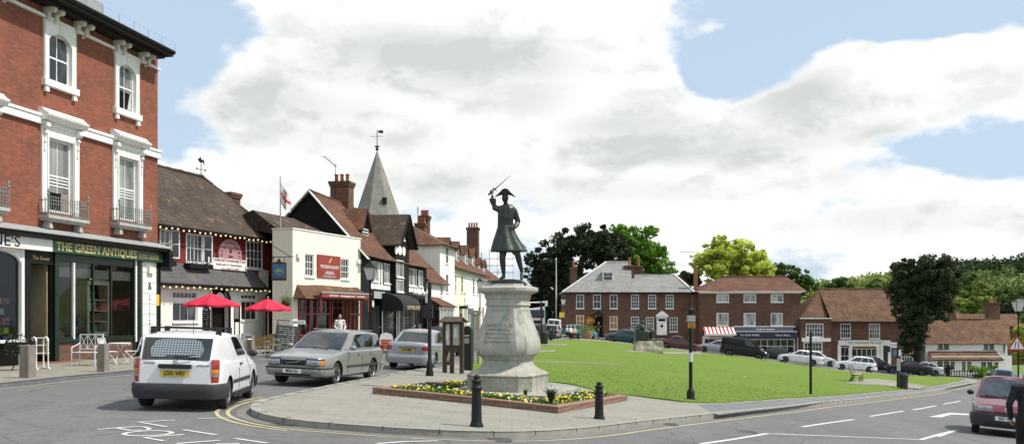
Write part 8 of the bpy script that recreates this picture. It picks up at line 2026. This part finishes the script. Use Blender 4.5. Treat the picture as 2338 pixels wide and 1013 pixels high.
# pub hanging sign
Ys=45.6; c_=P(637,618,Ys); t=thing('pub_sign','painted hanging pub sign with a green grasshopper on blue, on an iron bracket','hanging sign',c_,rad(0)); k=Ys/FP; w_,h_=17*k,22*k
q=MB(plain('sign_frame',(.06,.02,.015),.5)); q.box(-w_,w_,-.04,.04,-h_,h_*.85); q.prism([(-w_,h_*.85),(-w_*.3,h_*.95),(0,h_*1.35),(w_*.3,h_*.95),(w_,h_*.85)],-.04,.04,axis='y'); q.build('frame',t,bevel=.01)
q=MB(plain('sign_blue',(.03,.14,.30),.5,.25,5)); q.box(-w_*.84,w_*.84,-.05,-.042,-h_*.72,h_*.7); pn=q.build('panel',t)
q=MB(plain('grasshopper_green',(.16,.32,.07),.5)); q.prism([(-w_*.6,-h_*.05),(-w_*.1,h_*.28),(w_*.45,h_*.12),(w_*.7,-h_*.28),(w_*.25,-h_*.12),(-w_*.2,-h_*.08)],-.058,-.051,axis='y'); q.build('insect',pn); q=MB(plain('straw',(.5,.4,.2),.6)); q.bar((-w_*.7,-.055,-h_*.3),(w_*.6,-.055,-h_*.5),.05,.006); q.bar((-w_*.5,-.055,0),(w_*.3,-.055,-h_*.55),.035,.006); q.build('twig',pn)
q=MB(M_IRON); q.bar((-w_*1.2,0,h_*1.45),(w_*1.9,0,h_*1.45),.035); q.bar((-w_*1.2,0,h_*2.8),(w_*1.5,0,h_*1.5),.03); q.bar((-w_*.7,0,h_*.9),(-w_*.7,0,h_*1.45),.02); q.bar((w_*.7,0,h_*.9),(w_*.7,0,h_*1.45),.02); q.tube([(-w_*1.2,0,h_*1.0),(-w_*.9,0,h_*1.15),(-w_*.8,0,h_*1.4)],.015,5); q.build('bracket',t)
# hanging basket by the gallery
c_=P(653,686,46.8); t=thing('hanging_basket','hanging flower basket on the gallery side wall','hanging basket',c_,0); q=MB(plain('basket_moss',(.06,.05,.025),.9,.4,8,.5)); q.ball((0,0,-.1),(.24,.22,.2),12,7); q.build('basket',t,smooth=True); 
pts=RNG.normal(size=(120,3))*[.15,.13,.08]+[0,0,.08]; leaf_mesh('foliage',pts,.09,L_BRI,t); q=MB(M_IRON); q.bar((0,0,.0),(0,0,.5),.01); q.bar((0,.0,.5),(.0,.35,.5),.02); q.bar((0,.35,.3),(0,.35,.8),.03); q.build('bracket',t)
# ------------------------------------------------------------------ umbrellas
M_UMB=plain('red_canvas',(.56,.012,.05),.75,.08,3,.1)
def umbrella(label,px,apx,rim,Y,hw,n_=6):
    k=Y/FP; p=onground(px,Y,.12); t=thing('umbrella',label,'umbrella',p,0,'red cafe umbrellas outside the pub'); za=CZ-(apx-HY)*k-p.z; zr=CZ-(rim-HY)*k-p.z; R_=hw*k
    q=MB(M_UMB); n_=8; a0=rad(10)
    ring=lambda r,z,s_: [V(r*math.cos(a0+2*PI*i/n_),r*math.sin(a0+2*PI*i/n_),z) for i in range(n_)]
    def row(f): 
        out=[]
        for i in range(n_):
            a=V(math.cos(a0+2*PI*i/n_),math.sin(a0+2*PI*i/n_),0)*R_*f; b=V(math.cos(a0+2*PI*(i+1)/n_),math.sin(a0+2*PI*(i+1)/n_),0)*R_*f; z=za+(zr-za)*f**1.08
            out.append(a+V(0,0,z)); m_=(a+b)/2; out.append(m_*(.985)+V(0,0,z-.05*f))
        return out
    rs=[row(f) for f in (.02,.3,.6,.85,1.)]; q.rings(rs,cap=False); q.rings([row(1.),[v-V(0,0,.09) for v in row(.995)]],cap=False); q.build('canopy',t,fix=False,smooth=True,angle=12)
    q=MB(plain('umbrella_wood',(.5,.4,.25),.6)); q.lathe([(.025,0),(.025,za+.05),(.04,za+.06),(0,za+.12)],n=8); q.build('pole',t)
    for i in range(n_): 
        q=MB(plain('umbrella_wood',(.5,.4,.25),.6)); a=V(math.cos(a0+2*PI*i/n_),math.sin(a0+2*PI*i/n_),0); q.bar(V(0,0,za-.03),a*R_*.97+V(0,0,zr-.02),.018); q.build('rib',t)
    q=MB(plain('umbrella_base',(.1,.1,.1),.8)); q.lathe([(.26,0),(.26,.07),(.05,.1)],n=14); q.build('base',t); return t
umbrella('left red umbrella, in front of the pub doorway',483,669,694.5,41.5,64); umbrella('right red umbrella, nearer the gallery shop',612,681,704,42.5,53)
# ------------------------------------------------------------------ cafe and garden furniture
WI=plain('white_iron',(.72,.73,.70),.45,.08,6,.05)
def folding_chair(label,loc,rz,mat=WI,group='white folding garden chairs'):
    t=thing('folding_chair',label,'chair',loc,rz,group)
    q=MB(mat); q.box(-.19,.19,-.2,.2,.44,.465)
    q.build('seat',t)
    for s_ in (-1,1):
        q=MB(mat); q.bar((s_*.19,.26,0),(s_*.19,-.2,.45),.022); q.build('leg',t); q=MB(mat); q.bar((s_*.17,-.24,0),(s_*.17,.2,.46),.022); q.bar((s_*.17,.2,.46),(s_*.17,.33,.92),.022); q.build('leg',t)
    q=MB(mat); q.bar((-.17,.33,.9),(.17,.33,.9),.03,.02); q.bar((-.17,.22,.55),(.17,.22,.55),.02); q.box(-.13,.13,.295,.31,.66,.86); 
    for i in range(3): x=-.1+i*.1; q.bar((x,.23,.56),(x,.32,.9),.02,.01)
    q.build('backrest',t); return t
def round_table(label,loc,mat=WI,r=.36,group='small round tables'):
    t=thing('round_table',label,'table',loc,0,group); q=MB(mat); q.lathe([(r*.2,.70),(r,.70),(r+.015,.715),(r,.73),(.01,.735)],n=20); q.build('tabletop',t,smooth=True)
    q=MB(mat)
    for i in range(18): a=2*PI*i/18; q.tube([(r*math.cos(a),r*math.sin(a),.70),(r*.96*math.cos(a+.1),r*.96*math.sin(a+.1),.64),(r*math.cos(a+.2),r*math.sin(a+.2),.70)],.008,4)
    q.build('fretwork',t)
    for i in range(3):
        q=MB(mat); a=2*PI*i/3+.4; q.tube([(.3*math.cos(a),.3*math.sin(a),0),(.16*math.cos(a),.16*math.sin(a),.25),(.04*math.cos(a),.04*math.sin(a),.45),(.14*math.cos(a),.14*math.sin(a),.7)],.014,6); q.build('leg',t)
    return t
def gat(px,py): return G(px,py,.115)
p=gat(194,834); t=thing('garden_bench','white iron seat with crossed back panel in front of the antiques shop window','bench',(p.x,p.y+.15,p.z),rad(-8))
for s_ in (-1,1):
    for y,z in ((-.22,.62),(.22,1.05)):
        q=MB(WI); q.bar((s_*.42,y,0),(s_*.42,y+(.06 if y>0 else 0),z),.03); q.build('leg',t)
    q=MB(WI); q.tube([(s_*.42,.25,.75),(s_*.42,0,.66),(s_*.42,-.22,.62)],.016,6); q.build('armrest',t)
q=MB(WI); q.box(-.42,.42,-.22,.24,.43,.455); q.bar((-.42,-.22,.2),(.42,-.22,.2),.02); q.build('seat',t)
q=MB(WI); q.bar((-.42,.27,1.04),(.42,.27,1.04),.04); q.bar((-.42,.24,.55),(.42,.24,.55),.025)
for (a,b) in ((-.42,-.14),(-.14,.14),(.14,.42)): q.bar((a,.25,.56),(b,.27,1.03),.018); q.bar((b,.25,.56),(a,.27,1.03),.018); q.bar((b,.25,.55),(b,.27,1.04),.02)
q.build('backrest',t)
p=gat(273,829); round_table('white iron round table with lacy rim between two folding chairs',p,group='garden tables before the antiques shop')
p=gat(254,832); folding_chair('white folding chair left of the lacy round table',(p.x-.1,p.y,p.z),rad(70)); p=gat(300,830); folding_chair('white folding chair right of the lacy round table',(p.x,p.y,p.z),rad(-70))
# white turned rail frame and dark plant urn
p=gat(80,843); t=thing('towel_rail','white turned wooden rail frame standing outside the shop door','rail frame',(p.x,p.y+.3,p.z),rad(60))
for x in (-.2,.2):
    q=MB(WI); 
    for y in (-.12,.12): q.lathe([(.03,0),(.022,.1),(.032,.15),(.02,.2),(.02,.45),(.032,.5),(.02,.55),(.02,.85),(.028,.9)],(x,y,0),8)
    q.tube([(x,-.12,.88),(x,-.08,.97),(x,0,1.0),(x,.08,.97),(x,.12,.88)],.03,7); q.box(x-.03,x+.03,-.2,.2,0,.05); q.build('side_frame',t,smooth=True,angle=50)
q=MB(WI); 
for z in (.5,.75,.98): q.bar((-.2,0,z),(.2,0,z),.02)
q.build('rail',t)
p=gat(28,846); t=thing('plant_stand','dark iron plant stand with trailing foliage at the far left','plant stand',(p.x,p.y+.4,p.z),0)
q=MB(M_IRON)
for s_ in (-1,1): q.tube([(s_*.22,0,0),(s_*.1,0,.3),(s_*.35,0,.6),(s_*.4,0,.85),(s_*.25,0,.98)],.02,6)
q.lathe([(.12,.5),(.32,.62),(.36,.85),(.34,.86),(.28,.66),(.1,.56)],n=14); q.tube([(.45*math.cos(a),0,.75+.32*math.sin(a)) for a in [k*PI/10 for k in range(11)]],.015,5); q.build('stand',t)
pts=RNG.normal(size=(420,3))*[.24,.18,.14]+[0,-.05,.75]; leaf_mesh('foliage',pts,.07,leafmat('dusty_leaves',(.09,.14,.09)),t)
# flower pot on the pilaster side
p=gat(322,812); t=thing('flower_pot','small pot of red flowers beside the white shop pilaster','flower pot',(p.x,p.y+1.5,p.z),0); q=MB(plain('terracotta',(.36,.12,.06))); q.lathe([(.1,.9),(.15,1.15),(.16,1.15),(.02,1.14)],n=12); q.lathe([(.12,0),(.08,.1),(.06,.85),(.12,.9)],n=10); q.build('pot_stand',t)
pts=RNG.normal(size=(70,3))*[.1,.1,.06]+[0,0,1.25]; leaf_mesh('foliage',pts,.07,L_MID,t); pts=RNG.normal(size=(40,3))*[.1,.1,.03]+[0,0,1.33]; leaf_mesh('blossom',pts,.05,plain('geranium',(.55,.03,.02),.7),t)
# aluminium cafe chairs and tables outside the pub
AL=plain('aluminium',(.45,.46,.47),.3,.1,8,metal=.7); WK=plain('tan_wicker',(.35,.22,.08),.75,.3,30,.6)
def cafe_chair(label,loc,rz,wick=True):
    t=thing('cafe_chair',label,'chair',loc,rz,'aluminium cafe chairs outside the pub')
    for s_ in (-1,1):
        q=MB(AL); q.tube([(s_*.23,-.22,0),(s_*.23,-.22,.45),(s_*.24,-.2,.66),(s_*.24,0,.68),(s_*.22,.22,.66)],.015,6); q.build('leg',t); q=MB(AL); q.tube([(s_*.2,.26,0),(s_*.2,.2,.45),(s_*.2,.28,.85)],.015,6); q.build('leg',t)
    q=MB(WK if wick else AL); q.box(-.21,.21,-.21,.21,.43,.46); q.build('seat',t,bevel=.01); q=MB(WK if wick else AL); q.rings([[(-.2,.22,.52),(-.2,.235,.52),(.2,.235,.52),(.2,.22,.52)],[(-.2,.28,.86),(-.2,.295,.86),(.2,.295,.86),(.2,.28,.86)]]); q.build('backrest',t,bevel=.005); return t
def cafe_table(label,loc): 
    t=thing('cafe_table',label,'table',loc,0,'aluminium cafe tables outside the pub'); q=MB(AL); q.lathe([(.02,.70),(.34,.70),(.35,.72),(.34,.735),(.01,.735)],n=20); q.build('tabletop',t,smooth=True); q=MB(AL); q.lathe([(.03,.05),(.03,.7)],n=8)
    for a in (.4,.4+PI/2,.4+PI,.4+3*PI/2): q.bar((0,0,.1),(.3*math.cos(a),.3*math.sin(a),.01),.03)
    q.build('leg',t); return t
for px,Y,rz,wk,lab in ((599,37.5,170,True,'tan wicker backed cafe chair nearest the stone post'),(622,40.5,160,True,'tan wicker cafe chair left of the chalkboard'),(612,43,-30,True,'tan wicker cafe chair behind the aluminium table'),(549,40.5,60,False,'metal cafe chair under the right umbrella'),(560,43.5,10,False,'metal cafe chair by the pub wall under the window'),(541,37.6,100,False,'metal cafe chair beside the van mirror'),(500,39,0,False,'metal cafe chair behind the van roof')):
    cafe_chair(lab,onground(px,Y,.12),rad(rz),wk)
for px,Y,lab in ((585,41,'aluminium cafe table among the wicker chairs'),(562,39,'aluminium cafe table left of the stone post'),(520,42,'aluminium cafe table in front of the pub doorway')): cafe_table(lab,onground(px,Y,.12))
# ------------------------------------------------------------------ boards
CHK=plain('chalkboard',(.05,.06,.055),.75,.25,5,.1,dirt=.25,dirtcol=(.2,.21,.2)); CH=plain('chalk',(.5,.5,.48),.9,.2,20); WD=plain('brown_frame',(.06,.034,.02),.7,.3,6,.3)
def chalk(parent,w_,z0,z1,y,n_):
    q=MB(CH)
    for k in range(n_):
        z=z1-(z1-z0)*(k+.5)/n_; x=-w_*.42
        while x<w_*.38:
            l=random.uniform(.04,.14)*w_*1.4; 
            if random.random()<.8: q.box(x,min(x+l,w_*.42),y-.004,y,z-.012,z+.012)
            x+=l+.03*w_*2
    q.build('chalk_writing',parent)
# big A-board
p=gat(649,808); t=thing('chalkboard','large tilted chalkboard menu on a metal frame in front of the gallery wall','menu board',(p.x,p.y+.2,p.z),rad(8)); k=p.y/FP
q=MB(CHK); q.box(-.48,.48,-.02,.02,.10,1.28); b=q.build('board',t); chalk(b,.9,.15,1.2,-.022,11); q=MB(M_IRON)
for s_ in (-1,1): q.bar((s_*.5,0,0),(s_*.5,0,1.5),.03)
q.bar((-.5,0,1.5),(.5,0,1.5),.03); q.bar((-.45,.55,0),(-.45,.03,1.4),.03); q.bar((.45,.55,0),(.45,.03,1.4),.03); q.build('frame',t); t.rotation_euler=(rad(-9),rad(5),rad(8))
# small signs
p=P(680,735,38.5); z0=h(p.x,p.y)+.12; t=thing('small_sign','small white pavement sign on a thin pole before the gallery','sign',(p.x,p.y,z0),rad(5)); q=MB(M_WHITE); q.box(-.3,.3,-.01,.01,p.z-z0-.08,p.z-z0+.08); s_=q.build('plate',t); text(s_,'TOILETS / CAR PARK',0,p.z-z0,.055,.012,M_BLACK); q=MB(AL); q.bar((-.2,.02,0),(-.2,.02,p.z-z0),.025); q.build('pole',t)
p=gat(370,795); 
t=thing('menu_board','framed menu board with pale lettering leaning by the pub corner behind the van','menu board',onground(372,38.5,.12),rad(4)); q=MB(M_BLACK); q.box(-.42,.42,-.02,.02,.25,1.0); b=q.build('frame',t); q=MB(plain('board_tan',(.20,.17,.10),.7,.2,5)); q.box(-.36,.36,-.03,-.021,.31,.94); pn=q.build('panel',b); text(pn,'LUNCH',0,.78,.16,.032,M_GOLD); text(pn,'SERVED DAILY',0,.6,.09,.032,M_GOLD); q=MB(M_BLACK)
for s_ in (-1,1): q.bar((s_*.36,0,0),(s_*.36,0,.3),.04)
q.build('leg',t)
for px,Y,w_,za,zb_,lab,blue in ((471,40.6,.36,709,764,'tall narrow chalkboard with rounded blue top left of the pub door',True),(541,43.2,.30,697,735,'dark framed menu case with white sheet right of the pub door',False)):
    c_=P(px,(za+zb_)/2,Y); zc_=c_.z; g_=h(c_.x,c_.y)+.12; z1=CZ-(za-HY)/FP*Y-g_; z0=CZ-(zb_-HY)/FP*Y-g_; t=thing('menu_board',lab,'menu board',(c_.x,c_.y,g_),rad(-70+55))
    q=MB(M_BLACK); q.box(-w_/2,w_/2,-.03,.03,z0,z1); 
    if blue: q.prism([(w_/2*math.cos(a),z1+w_*.5*math.sin(a)) for a in [k*PI/10 for k in range(11)]],-.03,.03,axis='y')
    b=q.build('board',t)
    if blue: q=MB(plain('sky_blue_paint',(.2,.4,.55),.5)); q.prism([(w_*.36*math.cos(a),z1+w_*.34*math.sin(a)) for a in [k*PI/10 for k in range(11)]],-.038,-.031,axis='y'); q.build('arched_panel',b); chalk(b,w_,z0+.1,z1-.05,-.035,10)
    else: q=MB(plain('paper',(.7,.7,.66),.7)); q.box(-w_*.36,w_*.36,-.038,-.031,z0+.16,z1-.06); q.build('menu_sheet',b)
    q=MB(M_BLACK); q.bar((-w_*.4,0,0),(-w_*.4,0,z0+.05),.04); q.bar((w_*.4,0,0),(w_*.4,0,z0+.05),.04); q.build('leg',t)
# orange round topped pavement sign
p=G(882,800,.12); t=thing('pavement_sign','orange pavement sign with rounded white top behind the silver saloon','pavement sign',(p.x,p.y,p.z),rad(10)); k=p.y/FP; hh=42*k; w_=15*k
q=MB(M_WHITE); q.prism([(-w_,0),(w_,0),(w_,hh*.72),(w_*.8,hh*.9),(0,hh),(-w_*.8,hh*.9),(-w_,hh*.72)],-.03,.03,axis='y'); b=q.build('board',t); q=MB(plain('orange_panel',(.5,.10,.03),.6)); q.box(-w_*.8,w_*.8,-.038,-.031,.08,hh*.62); q.build('orange_panel',b); text(b,'OPEN',0,hh*.48,.13,.045,M_GOLD); text(b,'teas',0,hh*.3,.12,.045,M_GOLD)
# ------------------------------------------------------------------ noticeboards, ticket machine, pillar on the island
p=G(1035,851,.11); Y=p.y; k=Y/FP; Z=lambda y,Yy=Y: CZ-(y-HY)*Yy/FP-p.z
t=thing('noticeboard','brown timber noticeboard with small pitched roof and two glazed panels','noticeboard',(p.x,p.y,p.z),rad(-22)); w_=21.5*k
for x in (-w_,-w_*.15,w_): q=MB(WD); q.box(x-.06,x+.06,-.06,.06,0,Z(732)); q.build('leg',t)
q=MB(WD); q.box(-w_,w_,-.04,.04,Z(792),Z(733)); q.box(-w_-.05,w_+.05,-.07,.07,Z(797),Z(790)); b=q.build('case',t)
for a_,b_,c_ in ((-w_+.07,-w_*.22,(.55,.56,.5)),(-w_*.08,w_-.07,(.40,.46,.36))): q=MB(plain('notice_paper_%d'%int(c_[0]*100),c_,.35,.25,6,coat=.5)); q.box(a_,b_,-.055,-.045,Z(787),Z(739)); q.build('glazed_panel',b)
q=MB(plain('paper',(.7,.7,.66),.7)); q.box(-w_*.8,-w_*.5,-.06,-.056,Z(775),Z(755)); q.box(w_*.2,w_*.5,-.06,-.056,Z(770),Z(748)); q.build('notice',b)
q=MB(plain('shingle_brown',(.10,.07,.05),.9,.3,6,.5)); e=w_+.12; q.slab([(-e,-.24,Z(733)),(e,-.24,Z(733)),(e-.1,0,Z(722)),(-e+.1,0,Z(722))],.04); q.slab([(-e+.1,0,Z(722)),(e-.1,0,Z(722)),(e,.24,Z(733)),(-e,.24,Z(733))],.04); q.build('roof',t)
for s_ in (-1,1): q=MB(WD); q.bar((s_*w_*.95,0,Z(820)),(s_*w_*.55,0,Z(797)),.06); q.build('brace',t)
p=G(1068,844,.11); Z=lambda y: CZ-(y-HY)*p.y/FP-p.z; t=thing('ticket_machine','black pay and display machine with rounded top beside the noticeboard','ticket machine',p,rad(-10)); w_=10.5*p.y/FP
q=MB(M_BPL); q.prism([(-w_,.0),(w_,0),(w_,Z(756)),(w_*.9,Z(749)),(w_*.5,Z(744.5)),(0,Z(743)),(-w_*.5,Z(744.5)),(-w_*.9,Z(749)),(-w_,Z(756))],-.16,.16,axis='y'); b=q.build('cabinet',t,bevel=.015)
q=MB(plain('machine_grey',(.3,.33,.33),.4)); q.box(-w_*.5,w_*.5,-.175,-.161,Z(783),Z(771)); q.build('instruction_panel',b); q=MB(M_GOLD); q.box(-w_*.6,w_*.6,-.17,-.161,Z(767),Z(764)); q.build('gold_line',b)
p=G(1086,830,.11); Z=lambda y: CZ-(y-HY)*p.y/FP-p.z; t=thing('map_pillar','pale stone coloured map board with flat cap, half behind the pedestal','notice pillar',p,rad(-20)); w_=11*p.y/FP
q=MB(plain('pillar_buff',(.40,.36,.28),.85,.15,5,.2,dirt=.3)); q.box(-w_,-w_+.12,-.08,.08,0,Z(714)); q.box(w_-.12,w_,-.08,.08,0,Z(714)); q.box(-w_-.06,w_+.06,-.12,.12,Z(715),Z(708)); q.box(-w_+.12,w_-.12,-.03,.03,Z(800),Z(716)); b=q.build('frame',t); q=MB(plain('map_sheet',(.55,.55,.48),.4,.25,9)); q.box(-w_+.14,w_-.14,-.04,-.031,Z(796),Z(722)); q.build('map',b)
# ------------------------------------------------------------------ park bench
def park_bench(label,loc,rz,wd=1.6,slat=None):
    t=thing('park_bench',label,'bench',loc,rz,None); sl=slat or plain('weathered_slats',(.33,.27,.22),.85,.25,8,.2)
    q=MB(sl)
    for i in range(6): q.box(-wd/2,wd/2,-.42+i*.075,-.42+i*.075+.055,.43+.004*i,.455+.004*i)
    q.build('seat',t); q=MB(sl)
    for i in range(7): z=.50+i*.075; y=.04+(z-.45)*.38; q.bar((-wd/2,y,z),(wd/2,y,z),.055,.022,up=(0,.35,1))
    q.build('backrest',t)
    for x in (-wd*.42,0,wd*.42):
        q=MB(M_IRON); q.tube([(x,-.44,.0),(x,-.40,.24),(x,-.43,.43),(x,0,.42),(x,.05,.46),(x,.26,1.03)],.03,6); q.tube([(x,.22,0),(x,.08,.22),(x,.02,.43)],.03,6); q.build('leg',t)
    return t
p=G(1950,869,.17); park_bench('slatted bench with black iron legs on the right of the green',(p.x,p.y,p.z),rad(62),1.7)
p=onground(1304,97.2,.15); park_bench('dark bench with three seated people at the top of the green',(p.x,p.y+.1,p.z),rad(55),2.2,M_TIMB)
# flower tub
p=onground(1340,101,.15); t=thing('flower_tub','round wooden tub with yellow and orange flowers beside the person in black','planter',p,0); q=MB(plain('tub_wood',(.30,.20,.11),.85,.25,6,.3)); q.lathe([(.5,0),(.62,.35),(.58,.85),(.5,.85),(.5,.7)],n=18); q.build('tub',t,smooth=True)
pts=RNG.normal(size=(600,3))*[.45,.4,.2]+[0,0,1.05]; leaf_mesh('foliage',pts,.16,L_OLI,t); pts=RNG.normal(size=(90,3))*[.25,.25,.15]+[.35,0,1.95]; leaf_mesh('blossom',pts,.16,plain('orange_bloom',(.6,.28,.03),.7),t); q=MB(M_IRON); q.bar((.3,0,.8),(.3,0,3.0),.04); q.build('stake',t)
# wall lamp on the brick house corner
c_=P(1286,683,111.2); t=thing('wall_lamp','glazed lantern on a bracket at the left corner of the brick house','wall lamp',c_,0); q=MB(plain('lantern_glass',(.5,.5,.5))); q.lathe([(.12,-.6),(.3,.0),(.05,.35)],n=6); q.build('lantern',t); q=MB(M_IRON); q.lathe([(.34,0),(.34,.05),(.08,.42),(.02,.8)],n=6); q.bar((.0,0,-.6),(.0,0,-1.),.05); q.bar((0,0,-.9),(.35,.7,-.9),.05); q.build('bracket',t)
c_=P(1283,718,111); t=thing('yellow_sign','small yellow sign on a post at the left end of the brick house','sign',(c_.x,c_.y,h(c_.x,c_.y)),0); z=c_.z-h(c_.x,c_.y); q=MB(plain('sign_yellow',(.65,.5,.03),.5)); q.box(-.3,.3,-.02,.02,z-.3,z+.3); q.build('plate',t); q=MB(M_IRON); q.bar((0,.05,0),(0,.05,z),.07); q.build('post',t)
# ------------------------------------------------------------------ seated bronze on its rock
p=G(1480,803,.16); k=p.y/FP; t=thing('rock_plinth','rough pale boulder plinth on the green carrying the seated bronze','plinth',p,0)
q=MB(plain('rough_marble',(.48,.44,.35),.85,.35,2.5,.8,dirt=.6,dirtcol=(.2,.16,.10))); w_,hh=31*k,27*k
q.rings([[(-w_,-.8,-.1),(w_,-.8,-.1),(w_*.98,.8,-.1),(-w_*.98,.8,-.1)],[(-w_*.98,-.75,hh*.5),(w_*1.0,-.78,hh*.5),(w_*.96,.8,hh*.5),(-w_,.8,hh*.5)],[(-w_*.94,-.7,hh*.93),(w_*.9,-.72,hh*.97),(w_*.95,.75,hh),(-w_*.96,.75,hh*.95)]]); o=q.build('boulder',t)
sd_=o.modifiers.new('s','SUBSURF'); sd_.levels=3; sd_.subdivision_type='SIMPLE'; mesh_eval(o)
for v in o.data.vertices: c_=v.co; v.co=c_+Vector((mnoise.noise(c_*2.2),mnoise.noise(c_*2.2+V(5,0,0)),mnoise.noise(c_*2.2+V(9,0,0))*.5))*.12
hz_=hh; s2=thing('seated_statue','bronze figure slumped in an armchair on top of the boulder','statue',(p.x,p.y,p.z+hz_-.03),0)
q=MB(M_BRZ); Q=lambda x,y,dy=0.: V((x-1480)*k,dy,(777-y)*k)   # photo position above the rock
def cc(a,b,ra,rb_): q.tube([a,a.lerp(b,.5),b],[ra,(ra+rb_)/2,rb_],10); q.ball(a,ra,8,6); q.ball(b,rb_,8,6)
q.ball(Q(1467,736),(.17,.18,.21),12,8); q.ball(Q(1462,750),(.42,.4,.42),12,8); q.ball(Q(1461,762),(.45,.42,.42),12,8); cc(Q(1462,765,-.2),Q(1486,753,-.25),.24,.2); cc(Q(1462,765,.2),Q(1482,756,.2),.24,.2); cc(Q(1486,753,-.25),Q(1487,774,-.2),.19,.14); cc(Q(1482,756,.2),Q(1491,773,.2),.19,.14); cc(Q(1487,774,-.2),Q(1495,775,-.2),.12,.1)
cc(Q(1466,745,-.35),Q(1472,757,-.45),.15,.12); cc(Q(1472,757,-.45),Q(1483,756,-.4),.12,.09); q.ball(Q(1485,756,-.4),.1,8,6)
q.box(Q(1452,0).x,Q(1480,0).x,-.6,.6,0,.75); q.box(Q(1450,0).x,Q(1457,0).x,-.6,.6,0,1.0); q.box(Q(1455,0).x,Q(1478,0).x,.45,.6,0,.85); q.box(Q(1455,0).x,Q(1474,0).x,-.58,-.47,0,.8); q.box(-1.15,1.1,-.6,.6,-.02,.1)
o=q.build('figure_and_chair',s2,uv=False); remesh(o,.045,3,.5)
# litter on the grass
for i,(px,py) in enumerate(((1530,828),(1647,818),(1000,962) if 0 else (1700,860))): 
    p=G(px,py,.16); q=MB(M_WHITE); q.prism([(-.06,-.04),(.05,-.05),(.07,.03),(-.03,.05)],0,.03); o=q.build('paper_scrap',loc=p); tag(o,['crumpled white scrap on the grass below the boulder','crumpled white scrap on the grass below the black van','small white scrap on the grass right of the black post'][i],'litter')
# grass blades along the near edge of the turf
mb_p=[]
gpoly=[(v.x,v.y) for v in sg]
gx=RNG.uniform(-4,24,60000); gy=RNG.uniform(22,60,60000); kk=inside((gx,gy),gpoly); gx,gy=gx[kk],gy[kk]; keep=RNG.uniform(0,1,len(gx))<np.clip((46-gy)/22,.05,1); gx,gy=gx[keep][:15000],gy[keep][:15000]
gz_=zgreen(gx,gy)+.17
o=leaf_mesh('grass_blades',np.stack([gx,gy,gz_],1),np.clip(.035+.001*gy,0,.08),leafmat('grass_blade',(.14,.235,.04),trans=.35),aspect=.22,updir=2.2); tag(o,'short mown grass blades along the near edge of the green','grass',kind='stuff')
# birds' worth of wires etc. are left out
# ------------------------------------------------------------------ loose pieces of one kind become parts of their own
def split_parts(o):
    me=o.data; n_=len(me.vertices); par=list(range(n_))
    def f(a):
        while par[a]!=a: par[a]=par[par[a]]; a=par[a]
        return a
    for e in me.edges: 
        a,b=f(e.vertices[0]),f(e.vertices[1])
        if a!=b: par[a]=b
    isl={}
    for i in range(n_): isl.setdefault(f(i),[]).append(i)
    if len(isl)<2 or len(isl)>400: return
    keys=list(isl); bb=[]
    for k in keys:
        c=np.array([me.vertices[i].co for i in isl[k]]); bb.append((c.min(0)-.012,c.max(0)+.012))
    g=list(range(len(keys)))
    def F2(a):
        while g[a]!=a: a=g[a]
        return a
    for i in range(len(keys)):
        for j in range(i):
            if (bb[i][0]<=bb[j][1]).all() and (bb[j][0]<=bb[i][1]).all():
                a,b=F2(i),F2(j)
                if a!=b: g[a]=b
    grp={}
    for i in range(len(keys)): grp.setdefault(F2(i),[]).extend(isl[keys[i]])
    if len(grp)<2 or len(grp)>60: return
    for k,vs in list(grp.items()):
        vs=set(vs); bm=bmesh.new(); bm.from_mesh(me); bm.verts.ensure_lookup_table()
        bmesh.ops.delete(bm,geom=[v for v in bm.verts if v.index not in vs],context='VERTS')
        m2=me.copy(); bm.to_mesh(m2); bm.free(); c=o.copy(); c.data=m2; C.objects.link(c); m2.name=me.name
    for ch in list(o.children): pass
    bpy.data.objects.remove(o)
SPL={'white_mullion','pane','return_wall','eaves_bracket','scroll_bracket','notice','shelf','side_wall','pilaster','white_basket','wiper','roof_rail','hip_flashing','side_window','alarm_box','white_panel','aerial','wall','window_bed','interior','bird_spikes','gate_bars','twig','kerb','shutter_slats','stem','open_gap','symbol','ground_floor_frame','red_shopfront','timber','rails','rail','leg'}
for o in list(C.objects):
    if o.type=='MESH' and o.parent is not None and not o.children and o.name.split('.')[0] in SPL: split_parts(o)
